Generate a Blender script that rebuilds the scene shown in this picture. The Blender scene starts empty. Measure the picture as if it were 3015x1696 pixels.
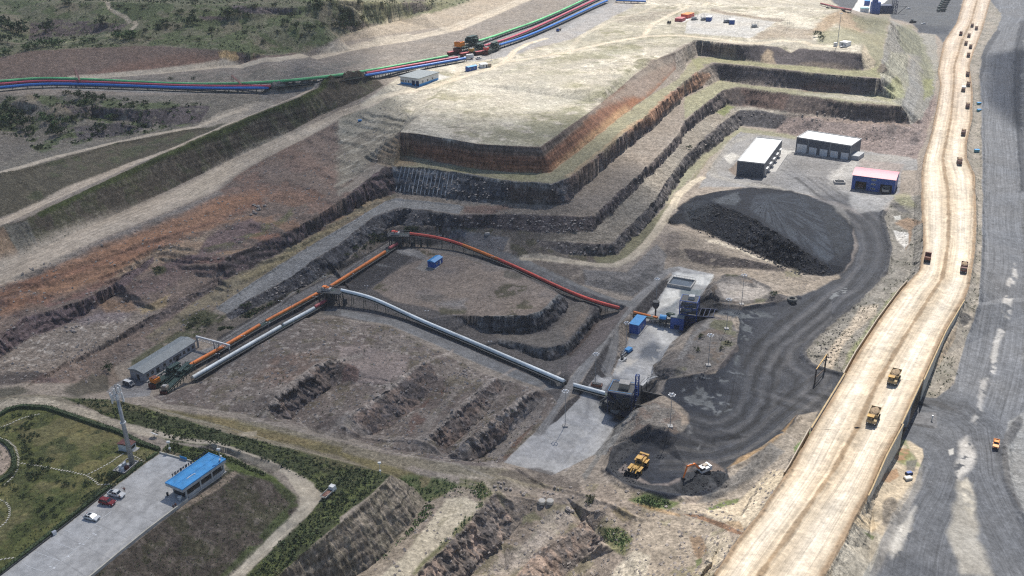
QUAL=(1.4,1.9)
SUN_E=4.5;SKY_S=.08;EXPO=.6;CLOUDS=True;SPREAD=.34;COP=.066;HAZE=.00007

import bpy,bmesh,math,random
import numpy as np
from mathutils import Vector,Matrix
from mathutils.geometry import delaunay_2d_cdt
random.seed(7);np.random.seed(7)
scene=bpy.context.scene
COL=scene.collection
# ------------------------------------------------------------------ viewpoint
H0,F0=177.0,2800.0
TH=math.radians(24.9);RO=0.02
fw=np.array([0,math.cos(TH),-math.sin(TH)])
u0=np.array([0,math.sin(TH),math.cos(TH)]);r0=np.array([1.0,0,0])
up=u0*math.cos(RO)+r0*math.sin(RO);rt=r0*math.cos(RO)-u0*math.sin(RO)
CAM=np.array([0,0,H0])
OR={'A':(0,0,2.565),'B':(1000,0,2.565),'C':(2015,0,2.565),'D':(0,565,2.565),'E':(1000,565,2.565),
'F':(2015,565,2.565),'G':(0,1130,2.56),'H':(1000,1130,2.56),'I':(2015,1130,2.56),'S':(0,0,.8544),
'K':(1780,760,4.83),'L':(1680,1040,4.83),'M':(900,650,4.83),'N':(360,960,6.44),'O':(1300,80,7.576),
'P':(1900,0,4.293),'Q':(2480,0,4.831),'R':(280,1130,4.14),'X':(0,0,1)}
def sp(t,p):
 o=OR[t];return(o[0]+p[0]/o[2],o[1]+p[1]/o[2])
def sps(*a):
 """source image pixels: tile letter followed by its points, may repeat"""
 out=[];t=None
 for q in a:
  if isinstance(q,str):t=q
  else:out.append(sp(t,q))
 return out
def ray(px,py):
 d=fw+rt*(px-1507.5)/F0-up*(py-848)/F0
 return d
def unproj(px,py,z):
 d=ray(px,py);k=(z-H0)/d[2];return CAM+d*k
def proj(x,y,z):
 dx,dy,dz=x,y,z-H0
 zz=dx*fw[0]+dy*fw[1]+dz*fw[2];zz=np.maximum(zz,1.0)
 return(1507.5+F0*(dx*rt[0]+dy*rt[1]+dz*rt[2])/zz,848-F0*(dx*up[0]+dy*up[1]+dz*up[2])/zz)
 # ------------------------------------------------------------------ noise
def _h(ix,iy,s):
 n=(ix.astype(np.int64)*374761393+iy.astype(np.int64)*668265263+s*974634437)&0xffffffff
 n=((n^(n>>13))*1274126177)&0xffffffff
 return((n^(n>>16))&0xffff).astype(np.float32)/65535.0
def vn(x,y,s=0):
 ix=np.floor(x);iy=np.floor(y);fx=(x-ix).astype(np.float32);fy=(y-iy).astype(np.float32)
 fx=fx*fx*(3-2*fx);fy=fy*fy*(3-2*fy)
 a=_h(ix,iy,s);b=_h(ix+1,iy,s);c=_h(ix,iy+1,s);d=_h(ix+1,iy+1,s)
 return(a+(b-a)*fx)*(1-fy)+(c+(d-c)*fx)*fy
def fbm(x,y,sc,o=4,s=0,g=.55):
 r=0;a=1.0;t=0;c,sn=.8,.6
 x=x/sc;y=y/sc
 for k in range(o):
  r=r+a*(vn(x,y,s+k*17)-.5);t+=a;a*=g
  x,y=(c*x-sn*y)*2.03+11.3,(sn*x+c*y)*2.03+5.7
 return r/t*2 # about -1..1
def sstep(a,b,x):t=np.clip((x-a)/(b-a),0,1);return t*t*(3-2*t)
# ------------------------------------------------------------------ break lines of the ground (crest and toe lines with their levels)
BL=[];JIT=1.5
def L(z,*a):
 p=sps(*a);n=len(p)
 if not isinstance(z,(list,tuple)):zz=[z]*n
 elif len(z)==n:zz=list(z)
 else:
  d=[0]
  for i in range(1,n):d.append(d[-1]+math.hypot(p[i][0]-p[i-1][0],p[i][1]-p[i-1][1]))
  zz=list(np.interp(np.array(d)/d[-1],np.linspace(0,1,len(z)),z))
 q3=[np.array(unproj(q[0],q[1],w))for q,w in zip(p,zz)];out=[]
 for i,b in enumerate(q3):
  if i:
   a_=q3[i-1];m=max(1,int(np.hypot(*(b-a_)[:2])/3.5))
   out+=[a_+(b-a_)*k/m for k in range(1,m)]
  out.append(b)
 A=np.array(out);j=JIT if n>2 else 0
 jx=fbm(A[:,0],A[:,1],7,3,201)*j;jy=fbm(A[:,0],A[:,1],7,3,202)*j
 BL.append([(x+u,y+v,z)for(x,y,z),u,v in zip(A,jx,jy)])
def spots(*a):
 for t,x,y,z in a:BL.append([tuple(unproj(*sp(t,(x,y)),z))])
def W(*pts):BL.append([tuple(p)for p in pts])
# hills in the far left
spots(('A',0,0,60),('A',400,30,62),('A',800,15,63),('A',1300,30,64),('A',1900,20,66),('A',2500,0,62),('A',100,330,50),('A',1100,200,53),
('A',1500,170,54),('A',1900,170,53),('A',1900,280,46),('A',2400,150,53),('A',2450,280,42),('B',100,50,56),('B',400,20,52),('B',600,90,42),('B',250,190,42),
('B',800,20,40),('A',-400,200,60),('A',-400,500,46))
L([52,53,54],'A',(230,170),(480,150),(950,185));L([45,46,48],'A',(220,290),(500,270),(940,225))
L([60,60],'A',(1750,50),(2250,60));L([55,55],'A',(1800,110),(2270,110))
L([46,46,45,45,43,39,36],'A',(-300,470),(0,430),(700,365),(1180,340),(1620,370),(2000,410),(2250,395))
L([39,38,36,35,34,33,32.5,31,31,32,33],'A',(-300,600),(0,590),(560,590),(720,585),(1200,550),(1700,500),(2100,455),'B',(0,390),(500,310),(870,240),(1400,20))
L([37,36,35],'B',(0,275),(400,165),(1000,40))
L([38,37,36,35,33,32],'A',(-300,720),(0,705),(600,690),(1100,705),(1700,720),(2000,705))
L([30.5,30,30,30,30,30],'B',(200,590),(500,565),(950,475),(1250,405),(1640,225),(2020,28))
L([34,34,33.5,33,32,31],'A',(0,760),(480,812),(770,807),(1080,827),(1450,802),(1590,792))
L([29,28,27,27,27],'A',(0,850),(540,862),(900,907),(1300,942),(1510,932))
L([27,26.5,26,26],'A',(640,925),(900,937),(1100,970),(1290,955))
L([23,22,22,24],'A',(600,1062),(740,1042),(1000,1005),(1200,965))
L([24,23,22],'A',(0,950),(150,1010),(330,1110))
L([31,30,27,25,26,27,28,30],'A',(-300,1390),(0,1310),(400,1190),(880,1077),(1200,1013),(1500,963),(1700,875),(2050,775))
L([17,17.5,18.5,20,22,24,27,29,33],'D',(-300,330),(0,200),(300,78),(560,-12),'A',(1000,1215),(1300,1110),(1680,940),(1950,840),(2450,630))
L([17,17.5,19,21,23,26,29,33,34.5,34],'D',(-300,400),(0,268),(200,207),(650,0),'A',(1080,1242),(1500,1052),(1900,882),(2250,742),(2565,582),'B',(200,567))
L([5.5,6.5,8,9,9.5,11,15,19,23,27,29.5],'D',(-300,710),(0,580),(300,430),(760,222),'A',(1250,1449),(1700,1222),(2100,1042),(2400,882),(2565,812),'B',(160,742),(320,652))
L([34,29.8],'B',(200,569),(330,645))
L([4.5,5.5,7,8,8.5,9.5,13.5,19.5,24,27,29,30,30],'D',(-300,790),(0,662),(300,552),(700,382),(1300,132),'A',(1900,1252),(2300,1042),'B',(0,907),(200,832),(450,742),(800,645),(1150,545),(1400,470))
# left pit wall
L([-.5,0,1,2,3,4,5,7,9,12,17],'D',(-300,1030),(0,930),(250,840),(600,700),(870,560),(1180,405),(1500,300),(1900,150),(2200,20),'B',(0,1290),(330,1110))
L([-1,-1,-1,-.5,0,1,2],'D',(-300,1230),(0,1110),(180,965),(500,865),(700,785),(920,655),(1150,490))
L([-5,-5.5,-5.5,-5.5,-5,-4,-1],'D',(-300,1330),(0,1240),(250,1095),(540,965),(750,855),(930,725),(1160,525))
L([-6,-6.5,-6.5,-6,-5],'D',(600,1235),(900,1082),(1250,882),(1450,762),(1640,650))
L([-8,-8.8,-8.8,-8.5,-7],'D',(620,1270),(950,1105),(1290,930),(1490,810),(1670,700))
L([1,3,6,10,13,16],'D',(1650,530),(1900,410),(2200,290),'E',(0,75),(250,-100),(400,-189))
L([-4,-2.5,0,2.5,4,5.2],'D',(1690,655),(1900,560),(2200,400),'E',(0,185),(220,60),(440,5))
L([-9,-6,-4,-2,-.5,2.5,3,3.6],'D',(1630,880),(1900,700),(2150,530),(2400,380),'E',(0,280),(350,75),(430,50),(900,100))
# bench edges around the middle and up the right flank
L([30]*6+[29.5,28.5,26,24.5,26,29]+[30]*5+[23,28,30,30],'B',(455,1000),(600,1012),(1050,1090),(1520,1112),(1700,980),(1900,840),(2100,680),(2230,565),(2430,430),(2530,395),'C',(80,300),(190,310),(400,340),(520,335),(700,350),(800,398),(870,365),(1000,372),(1335,400))
L([17,17,17,17,17,17,17,17,17,17,18,19,19,19,19,19,19,19],'B',(490,1170),(700,1210),(1000,1270),(1300,1300),(1580,1308),(1760,1170),(1950,1020),(2150,860),(2330,730),(2565,590),'C',(40,460),(120,412),(300,440),(560,472),(820,492),(1200,530),(1352,535),(1400,520))
L([30,30,30,30],'B',(1980,690),(2140,545),(2330,400),(2450,330));L([24,30],'B',(440,1060),(455,1000));L([30,30,30],'B',(455,1000),(520,930),(600,880))
L([17,20,26],'B',(330,1110),(440,1010),(520,880))
L([16]*10+[17,17.5,18,18,18,18],'B',(400,1260),(600,1270),(900,1310),(1300,1380),(1600,1395),(1750,1335),(1900,1225),(2050,1085),(2300,895),(2565,655),'C',(0,610),(100,545),(205,475),(500,500),(1000,555),(1475,595))
L([4,4.6,5,5.3,5.6,5.6,5.6,5.6,5.6,5.6,5.6]+[6,6.3,6.5,6.5,6.5,6.5,6.5],'E',(440,8),(700,33),(850,52),(1000,75),(1300,85),(1700,100),'B',(1800,1449),(1930,1330),(2100,1180),(2350,985),(2565,785),'C',(0,725),(150,652),(270,607),(600,650),(1100,690),(1350,718),(1500,712))
L([-9.5,-7,-5,-3,-1.5,1,2.5,3,3.5,3.5,3.5,3.5,3.5,3.5,3.5,4,4.5,5,5,5,5,5,5,5,5],'D',(1700,930),(1900,800),(2200,640),(2350,520),'E',(0,390),(250,190),(430,120),(600,130),(900,175),(1330,170),(1560,185),(1800,195),(1920,185),(2050,50),'B',(2350,1240),(2565,1008),'C',(0,915),(140,800),(300,680),(400,658),(800,705),(1000,730),(1300,780),(1500,795),(1640,805))
L([-11,-9.5,-8.2,-7,-5.2,-4,-2.5,-1.7,-1.7,-2,-2,-2.2,-2.2,-2.5,-2.5,-2.6,-3,-3.5,-4.5,-5,-5,-5,-5],'D',(1740,965),(2000,840),(2300,720),'E',(0,545),(250,340),(330,300),(450,250),(700,258),(900,262),(1100,268),(1500,308),(1800,313),(1910,300),(2030,180),'B',(2400,1275),(2565,1095),'C',(0,1010),(170,880),(320,795),(500,795),(800,855),(1200,890),(1660,935))
L([-4,-4,-4.5,-4.5,-4.8,-5,-5.5,-5.5,-6,-6,-6,-7],'E',(1500,365),(1700,382),(1900,402),(2050,396),(2150,300),(2300,150),(2400,30),'C',(0,1190),(200,1000),(420,830),(560,830),(770,880))
L([-5,-7.7,-9,-9,-9.5,-10.5,-11.5,-12,-13,-14,-14.5,-14.5,-8],'E',(1490,410),(1700,470),(1900,490),(2100,470),(2200,370),(2350,215),(2450,100),(2520,0),'C',(0,1300),(200,1130),(430,945),(700,975),(790,895))
# right ends of the benches and the flank down to the haul road
L([30,31,34,32],'C',(1335,400),(1250,300),(1180,70),(1000,60))
L([25,24,22,20,18.5],'C',(1560,160),(1530,290),(1510,400),(1480,480),(1400,520))
L([18,14,9,5],'C',(1475,595),(1510,560),(1600,640),(1640,805))
L([19,14,5],'C',(1510,500),(1490,640),(1510,712))
L([5,0,-5],'C',(1640,805),(1680,870),(1700,925))
L([14,10,8,4,-2,-4],'C',(1600,180),(1640,360),(1690,420),(1680,640),(1740,850),(1780,900))
L([-10,-9,-9,-9,-8,-7,-7],'C',(1700,185),(1770,250),(1800,420),(1850,560),(1870,700),(1830,850),(1780,950))
L([-12,-12,-12,-12,-12],'C',(1570,140),(1720,180),(1780,245),(1900,255),(1930,290))
spots(('C',1300,110,26),('C',1400,200,24),('C',1180,170,31))
# yard of the warehouses
L([-15,-15.5,-15,-13],'C',(450,980),(830,1020),(1290,1130),(1700,1180))
L([-6,-7,-7,-7],'C',(830,870),(1000,900),(1500,960),(1760,930))
L([-15.5,-15.5,-15.5,-14.5,-13.5],'C',(300,1100),(220,1300),(700,1250),(1300,1300),(1600,1449))
# haul road
HLl=sps('I',(150,1580),(230,1449),(400,1190),(560,1000),(800,640),(960,350));HLf=sps('F',(1215,1385),(1300,1230),(1470,970),(1640,740),(1780,590),(1810,400),(1800,200),(1795,0),'C',(1795,1300),(1810,1200),(1870,1000),(1910,800),(1935,640),(1915,540),(1940,420),(1960,320),(2060,170),(2110,0),(2200,-140))
HRl=sps('I',(950,1600),(1050,1449),(1190,1200),(1270,1030),(1385,820),(1500,560),(1630,318));HRf=sps('F',(1790,1432),(1960,1060),(2110,810),(2150,700),(2190,450),(2200,250),(2195,0),'C',(2190,1330),(2130,1200),(2130,1080),(2170,900),(2175,700),(2150,500),(2180,400),(2250,220),(2310,0),(2400,-140))
HMl=sps('I',(420,1640),(560,1449),(850,1050),(1130,650),(1300,330),(1450,0),'F',(1560,1270),(1750,960),(1950,650),(1990,400),(1995,200),(1990,0),'C',(1950,1200),(2010,900),(2030,700),(2040,500),(2100,300),(2170,150),(2210,0),(2290,-140))
ZF=lambda py:float(np.interp(py,[-60,0,250,500,700,860,1120,1800],[-10,-10,-9,-6.5,-4,-1.5,0,0]))
def road_edge(pts,out,drop,zt=None):
 p=[unproj(q[0],q[1],ZF(q[1]))for q in pts]
 BL.append([tuple(q)for q in p])
 t=[]
 for i,q in enumerate(p):
  a=p[max(i-1,0)];b=p[min(i+1,len(p)-1)]
  n=np.array([b[1]-a[1],-(b[0]-a[0])]);n/=np.hypot(*n)+1e-9
  dr=drop(pts[i][1]);w=out(pts[i][1])
  t.append((q[0]+n[0]*w,q[1]+n[1]*w,q[2]-dr))
 BL.append(t);return p,t
road_edge(HLl,lambda y:-np.interp(y,[1250,1350,1700],[.6,6,4]),lambda y:np.interp(y,[1250,1350,1450,1700],[7,4.5,2,2]))
road_edge(HLf,lambda y:-np.interp(y,[0,860,1000,1100],[3,4,1,.6]),lambda y:np.interp(y,[0,200,500,700,860,1000,1120],[.8,.8,2.5,4.5,6.5,8,9]))
road_edge(HRl,lambda y:np.interp(y,[1250,1440,1500,1700],[.6,.6,8,9]),lambda y:np.interp(y,[1250,1440,1500,1700],[8.3,4.5,6,7]))
road_edge(HRf,lambda y:np.interp(y,[0,860,900,1100],[3,5,.6,.6]),lambda y:np.interp(y,[0,200,500,700,860,1000,1100,1122],[.8,.8,2,2.5,2.8,3.2,5,8]))
# under the bridge
L([-9,-9],'I',(930,60),(1040,130));spots(('I',1700,250,-9),('I',1900,200,-9),('I',1300,150,-9),('I',1450,200,-9))
BR=dict(nl=unproj(*HLl[-1],0),nr=unproj(*HRl[-1],0),fl=unproj(*HLf[0],0),fr=unproj(*HRf[0],0))
_m0=(BR['nl']+BR['nr'])/2;_m1=(BR['fl']+BR['fr'])/2;BD=(_m1-_m0)/np.linalg.norm((_m1-_m0)[:2]);BD[2]=0
for _a,_b,_s in((BR['nl'],BR['nr'],1),(BR['fl'],BR['fr'],-1)):
 W(_a,_b);W(*[_a+(_b-_a)*k+BD*.5*_s+np.array([0,0,-9])for k in(.02,.5,.98)])
 # right hand coal highway
spots(('I',1600,700,-8),('I',1500,900,-6.5),('I',1400,1250,-7.5),('I',1500,1449,-8.5),('I',2000,1449,-9),('I',2560,1449,-9),('I',2560,700,-9),('I',2000,600,-9),('F',2400,800,-9),('F',2250,1100,-9),
('F',2400,100,-9),('C',2400,900,-9.5),('C',2350,500,-10),('C',2400,100,-11),('C',2560,500,-10),('I',2900,1449,-7),('F',2800,800,-7),('C',2800,500,-8),('C',2560,20,-11))
# coal yard
L(-7.5,'F',(70,1010),(220,955),(350,995),(385,1070),(355,1170),(265,1275),(150,1345),(30,1365),'E',(2490,1320),(2530,1200),'F',(70,1010));L(-8,'F',(200,730),(310,655),(480,675),(610,730),(650,780),(440,835),(280,815),(200,730));L(-7.8,'L',(930,830),(1010,775),(1210,725),(1410,810),(1560,905),(1625,1000),(1560,1090),(1400,1120),(1150,1040),(930,830))
spots(('F',1500,300,-10),('F',1400,600,-10),('F',1550,150,-10),('F',1700,350,-9),('F',1650,600,-8),('F',1000,900,-10),('F',700,1150,-10),('F',500,1350,-10),('F',900,1350,-9.7),('I',500,100,-9.5),('I',500,400,-10),
('I',200,450,-11),('F',1300,1000,-9),('F',1150,1200,-8),('F',900,720,-10),('F',500,720,-9.5),('F',300,700,-9.5),('F',1400,850,-7),('I',300,650,-11),('I',700,330,-9),('I',850,420,-6),('I',700,650,-6.5),('I',500,850,-7.5),('I',420,1000,-7),('I',200,1000,-8),
('I',0,600,-11.5),('H',2200,600,-11.5),('I',100,800,-11.5),('H',2350,450,-11.5),('H',2450,850,-9.5),('H',2100,750,-10.5))
# stockpile
L([-3,-2.6,-2.2,-3.2,-8,-12.3],'X',(2108,598),(2180,626),(2238,653),(2336,715),(2420,771),(2462,803))
L([-13.5,-13.8,-13.5,-13.2,-12.5,-13],'X',(1962,660),(2060,680),'F',(480,442),(870,614),(1050,642),(1165,622))
L([-13,-12,-12,-11.5,-11.5],'F',(1180,600),(1260,530),(1290,400),(1250,260),(1100,90))
L([-11.5,-12.5,-13,-13.5,-14],'F',(1100,90),(900,10),(800,-20),'C',(560,1440),(300,1420));L([-14,-14,-13.5],'C',(300,1420),'X',(2050,580),(1995,618))
spots(('F',330,0,-5),('F',500,60,-4.5),('F',700,190,-4.5),('F',960,380,-7.5),('F',130,40,-8),('F',20,150,-10))
L([-13,-12,-11.5,-11,-10.8],'F',(0,290),(250,400),(500,500),(720,570),(850,640));L([-10,-9.8,-9.3,-9.8],'F',(0,440),(200,440),(430,500),(720,568));L([-13,-13,-12.6,-11],'F',(20,525),(200,568),(430,580),(720,604))
# road with the culverts, pads and crusher pits
L([-12,-12,-11.5,-11,-11,-11.5,-13,-15.5],'K',(930,130),(860,180),(700,310),(360,640),'E',(1950,1130),(1750,1380),'H',(1640,130),(1480,360))
L([-12,-12,-11.5,-11,-11,-11.5,-13,-15.5],'K',(1060,190),(930,215),(760,350),(420,730),'E',(2020,1120),(1830,1440),'H',(1720,130),(1520,370))
L([-13,-14.5,-15,-15.5,-16],'K',(980,260),(740,600),(600,790),(350,1130),(205,1440));L([-11,-13,-16,-16.3],'E',(2060,1010),(2060,1200),(2000,1380),(2060,1420))
L([-11,-13,-16],'E',(2110,1000),(2090,1180),(2050,1360))
L([-12,-12,-12],'K',(1060,120),(1300,170),(1550,230))
L([-13,-14.5,-15.5,-16,-16.3,-16.5,-16.7,-17,-17,-17],'K',(1400,430),(1330,600),(1180,760),(1120,1050),(940,1205),'L',(1170,170),(1130,390),(880,640),(770,890),(640,1020))
L([-11,-10.3,-10,-10,-9.6,-9.6,-9.6,-10,-10.3,-10.2,-10.2,-10.2,-10.5,-12],'K',(1560,240),(1470,440),(1610,610),(1570,725),(1490,835),(1290,930),(1150,1060),'L',(1290,60),(1250,250),(1400,350),(1310,560),(1230,700),(1000,745),(870,800))
L([-17,-17,-17,-16.5],'L',(640,1020),(560,1200),(330,1440),'H',(1600,690));L([-13,-13.5,-14,-14],'L',(830,870),(720,1050),(620,1280),'H',(1830,720))
L([-16.5,-16.5,-16,-16],'H',(1600,690),(1240,590),(1440,395),(1480,365))
# inner floor
L([-11.5,-11,-10,-9,-8.5,-8],'D',(1630,1110),(2100,835),'E',(0,595),(200,480),(390,345),(450,300))
L([-8.5,-9,-9,-9.5,-9.5,-10,-10.5,-12],'E',(1250,460),(1400,498),(1900,557),(2150,542),(2320,400),(2400,285),(2500,120),(2565,20))
L([-9.8,-9.8,-9.8,-10],'E',(1830,582),(2000,592),(2170,602),(2400,390));L([-11.3,-11.6,-11.8,-11.5],'E',(1850,705),(2050,745),(2200,790),(2450,610))
L([-8.2,-9,-10,-11,-11],'E',(700,330),(1100,440),(1500,580),(1900,770),(2130,850))
L([-9.2,-10.2,-11.8,-13,-13.6,-14],'E',(560,390),(900,440),(1300,590),(1650,750),(1950,850),(2120,905))
L([-7.5,-7,-6.5,-6.5],'E',(640,440),(900,520),(1300,590),(1600,730));
L([-6.5,-6,-6,-6,-6,-6.2,-7.5],'E',(1600,730),(1660,770),(1640,810),(1530,910),(1400,945),(1100,945),(850,930))
L([-12,-12,-12.3,-12.5,-12.5,-12,-10],'E',(1690,790),(1715,850),(1700,910),(1560,1040),(1400,1075),(1150,1060),(900,970))
L([-11,-10.8,-10.8,-10.8,-11,-11.3],'E',(1900,830),(1950,860),(1900,940),(1700,1150),(1560,1180),(1200,1115))
L([-14.3,-15.2,-15.2,-15,-14.6,-12.8],'E',(1985,880),(1960,970),(1730,1230),(1610,1275),(1450,1240),(1200,1150))
L([-10.5,-11,-12,-13.5,-14.5,-15],'E',(130,800),(600,980),(1000,1170),(1400,1370),(1650,1460),(1700,1490))
L([-10,-10,-11.5,-12.5,-13.5,-14.5],'E',(0,890),(390,965),(700,1100),(1100,1270),(1500,1430),'H',(1540,40))
L([-9,-10,-11.5,-12.5,-13.5],'E',(0,960),(380,1020),(700,1180),(1100,1370),'H',(1500,40))
L([-12,-11.5,-11,-10.5],'D',(1480,1449),(1800,1260),(2150,1040),(2420,900))
L([-12,-12,-11.5],'D',(950,1330),(1480,1100),(1640,1080));L([-12.5,-12.5],'G',(900,60),(1300,30))
# quarry steps in front of the floor
L([-9,-6,-5,-5],'D',(1500,1440),(1750,1290),(2000,1130),(2300,960))
L([-4.5,-4,-4,-5],'S',(665,1030),(700,990),(790,920),(845,900));L([-11.5,-11.5,-11,-8],'S',(735,1050),(760,1025),(845,965),(872,928))
L([-8,-8,-8,-8.5],'S',(870,1045),(960,995),(1040,925),(1075,905));L([-15,-15,-15,-11],'S',(935,1092),(980,1070),(1050,1020),(1100,950))
L([-11,-11,-11,-11],'S',(1078,1095),(1130,1042),(1220,965),(1250,950));L([-17,-17,-17,-13.5],'S',(1120,1130),(1150,1110),(1215,1050),(1262,975))
L([-11.5,-11.5,-11.5,-12],'S',(1175,1110),(1235,1062),(1310,1000),(1345,980));L([-18.5,-18.5,-18,-15],'S',(1225,1148),(1245,1130),(1315,1060),(1372,1000))
L([-2,-4,-5,-6.5,-8,-9.5,-11,-12],'G',(900,120),(1250,150),(1600,190),(2000,270),(2560,430),'H',(400,530),(900,590),(1230,600))
L([-7,-10,-12.5,-14,-17,-17],'S',(640,1040),(730,1065),(870,1110),(1050,1140),(1180,1160),(1260,1165))
# lookout
L([8.5,8.5,7.5,6,3,1],'G',(0,170),(400,170),(760,300),(1230,490),(1650,500),(2050,690))
L([8,7.5,5,1,-3,-7,-9.5],'G',(100,95),(560,120),(900,130),(1700,360),(2560,590),'H',(380,680),(550,780))
L([2,1,-2,-5,-7.5,-9.5],'G',(0,130),(560,80),(1200,200),(1900,390),(2560,570),'H',(700,660))
L([8,8,8,8,8],'G',(-400,1760),(0,1449),(440,1110),(870,770),(1210,520));L([8,8,8],'G',(1210,520),(1440,585),(1700,640))
L([8,8,8,8,8],'G',(300,1760),(700,1449),(1100,1120),(1420,880),(1690,660))
L([-4,-2.5,-1,.5,1.5,2,3],'G',(1440,1700),(1740,1449),(1990,1190),(2150,1030),(2240,930),(2225,850),(2050,700))
L([-4.5,-3,-1.2,.5,1.5,1,3,5],'G',(1600,1640),(1850,1430),(2150,1130),(2350,960),(2430,850),(2350,740),(2000,570),(1600,450))
spots(('G',200,500,9),('G',600,600,9),('G',200,1000,9),('G',-400,500,8),('G',-400,1000,9))
L([-3,-1.5,0,1,1.5,1],'G',(2000,1560),(2150,1400),(2350,1210),(2560,1050),'H',(230,840),(385,685))
L([-15,-14,-13,-11.5,-10],'H',(-250,1690),(120,1449),(400,1230),(650,890),(500,740))
L([-13.5,-12,-11],'H',(-100,1720),(300,1449),(950,850));L([-13.5,-12.5,-11.5,-10.5],'H',(300,1740),(600,1440),(930,1090),(1160,830))
L([-22,-21,-20,-17,-14],'H',(700,1740),(1000,1440),(1290,1140),(1400,1000),(1480,880))
L([-17,-17,-15,-13],'H',(1250,1720),(1500,1270),(1850,1050),(1900,960));L([-17,-16,-14],'H',(1850,1050),(1990,1170),(2100,1240))
L([-24,-23,-20,-14],'H',(1500,1740),(1700,1449),(1890,1290),(1980,1200))
spots(('H',1250,1400,-22),('H',2200,1250,-11),('H',2250,1449,-11),('I',100,1250,-7),('I',150,1449,-4),('H',1000,720,-11.5),('H',1700,850,-13),('H',2000,950,-11.5))
# surroundings out of the frame
for x in range(-3600,3601,600):
 W((x,1800,20 if x>0 else 50));W((x,3200,25));W((x,7500,30));W((x,40,-5))
for y in(100,250,450,700,1000,1400):
 for x in(-3600,-1500,-900,1100,1800,3600):
  if y>700 and abs(x)<1000 or y>1000 and abs(x)<1200:continue
  W((x,y,-5 if x>0 else(5 if y<300 else 25)))
W((300,1500,-11),(480,1500,-11),(620,1500,-11));W((-200,1400,40),(0,1350,30),(150,1350,28))

# ------------------------------------------------------------------ triangulate the break lines
def build_tin():
 vs,zs,es=[],[],[]
 for l in BL:
  b=len(vs)
  # resample long segments
  pts=[]
  for i,p in enumerate(l):
   if i:
    q=l[i-1];d=math.hypot(p[0]-q[0],p[1]-q[1]);n=max(1,int(d/12))
    for k in range(1,n):pts.append(tuple(q[j]+(p[j]-q[j])*k/n for j in range(3)))
   pts.append(p)
  for p in pts:vs.append(Vector((p[0],p[1])));zs.append(p[2])
  es+=[(b+i,b+i+1)for i in range(len(pts)-1)]
 ov,oe,of,ovo,oeo,ofo=delaunay_2d_cdt(vs,es,[],0,.05)
 V=np.array([[v.x,v.y,0]for v in ov]);segs=np.array([[*vs[a],*vs[b],zs[a],zs[b]]for a,b in es])
 bad=0
 for i,o in enumerate(ovo):
  if o:V[i,2]=zs[o[0]]
  else:
   bad+=1
   p=V[i,:2];a=segs[:,:2];d=segs[:,2:4]-a;t=np.clip(((p-a)*d).sum(1)/((d*d).sum(1)+1e-9),0,1)
   m=np.hypot(*(p-a-d*t[:,None]).T);k=np.argsort(m)[:2]
   V[i,2]=np.mean(segs[k,4]+(segs[k,5]-segs[k,4])*t[k])
 T=[]
 for f in of:
  for k in range(1,len(f)-1):T.append((f[0],f[k],f[k+1]))
 print('TIN',len(V),'verts',len(T),'tris',bad,'crossings')
 return V,np.array(T)
TV,TT=build_tin()
# fan of rows and columns spaced in image pixels: fine near the viewpoint, wider far away
ROWPX,COLPX=QUAL
ys=np.concatenate([np.arange(1830,620,-ROWPX),np.arange(620,140,-ROWPX*.86),np.arange(140,-75,-ROWPX*.72)])
v_=(ys-848)/F0;Yr=(H0+6)*(math.cos(TH)-v_*math.sin(TH))/(math.sin(TH)+v_*math.cos(TH))
far=[Yr[-1]*1.04]
while far[-1]<7000:far.append(far[-1]*1.06)
near=[Yr[0]-3]
while near[-1]>60:near.append(near[-1]-4)
Yr=np.concatenate([near[::-1],Yr,far])
Uc=np.arange(-1507-110,1507+110,COLPX)/F0
ue=[Uc[-1]*1.02]
while ue[-1]<2.2:ue.append(ue[-1]*1.05+.01)
Uc=np.concatenate([-np.array(ue[::-1]),Uc,ue])
NR,NC=len(Yr),len(Uc)
ca,sa=math.cos(TH),math.sin(TH)
GX=(Uc[None,:]*(Yr*ca+H0*sa)[:,None]);GY=np.repeat(Yr[:,None],NC,1)
GZ=np.full((NR,NC),np.nan)
print('grid',NR,NC)
def gidx(x,y):
 j=np.interp(y,Yr,np.arange(NR));i=np.interp(x/(y*ca+H0*sa),Uc,np.arange(NC));return j,i
def snap():
 sx,sy,sz=[],[],[]
 for l in BL:
  for a,b in zip(l[:-1],l[1:]):
   a=np.array(a);b=np.array(b)
   ja,ia=gidx(a[0],a[1]);jb,ib=gidx(b[0],b[1])
   n=int(max(abs(ja-jb),abs(ia-ib))*2)+2
   t=np.linspace(0,1,n);p=a+(b-a)*t[:,None]
   sx.append(p[:,0]);sy.append(p[:,1]);sz.append(p[:,2])
 sx=np.concatenate(sx);sy=np.concatenate(sy);sz=np.concatenate(sz)
 j,i=gidx(sx,sy);jj=np.rint(j).astype(int);ii=np.rint(i).astype(int)
 d=np.maximum(abs(j-jj),abs(i-ii));o=np.argsort(-d)
 GX[jj[o],ii[o]]=sx[o];GY[jj[o],ii[o]]=sy[o];GZ[jj[o],ii[o]]=sz[o]
 return jj,ii
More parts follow.
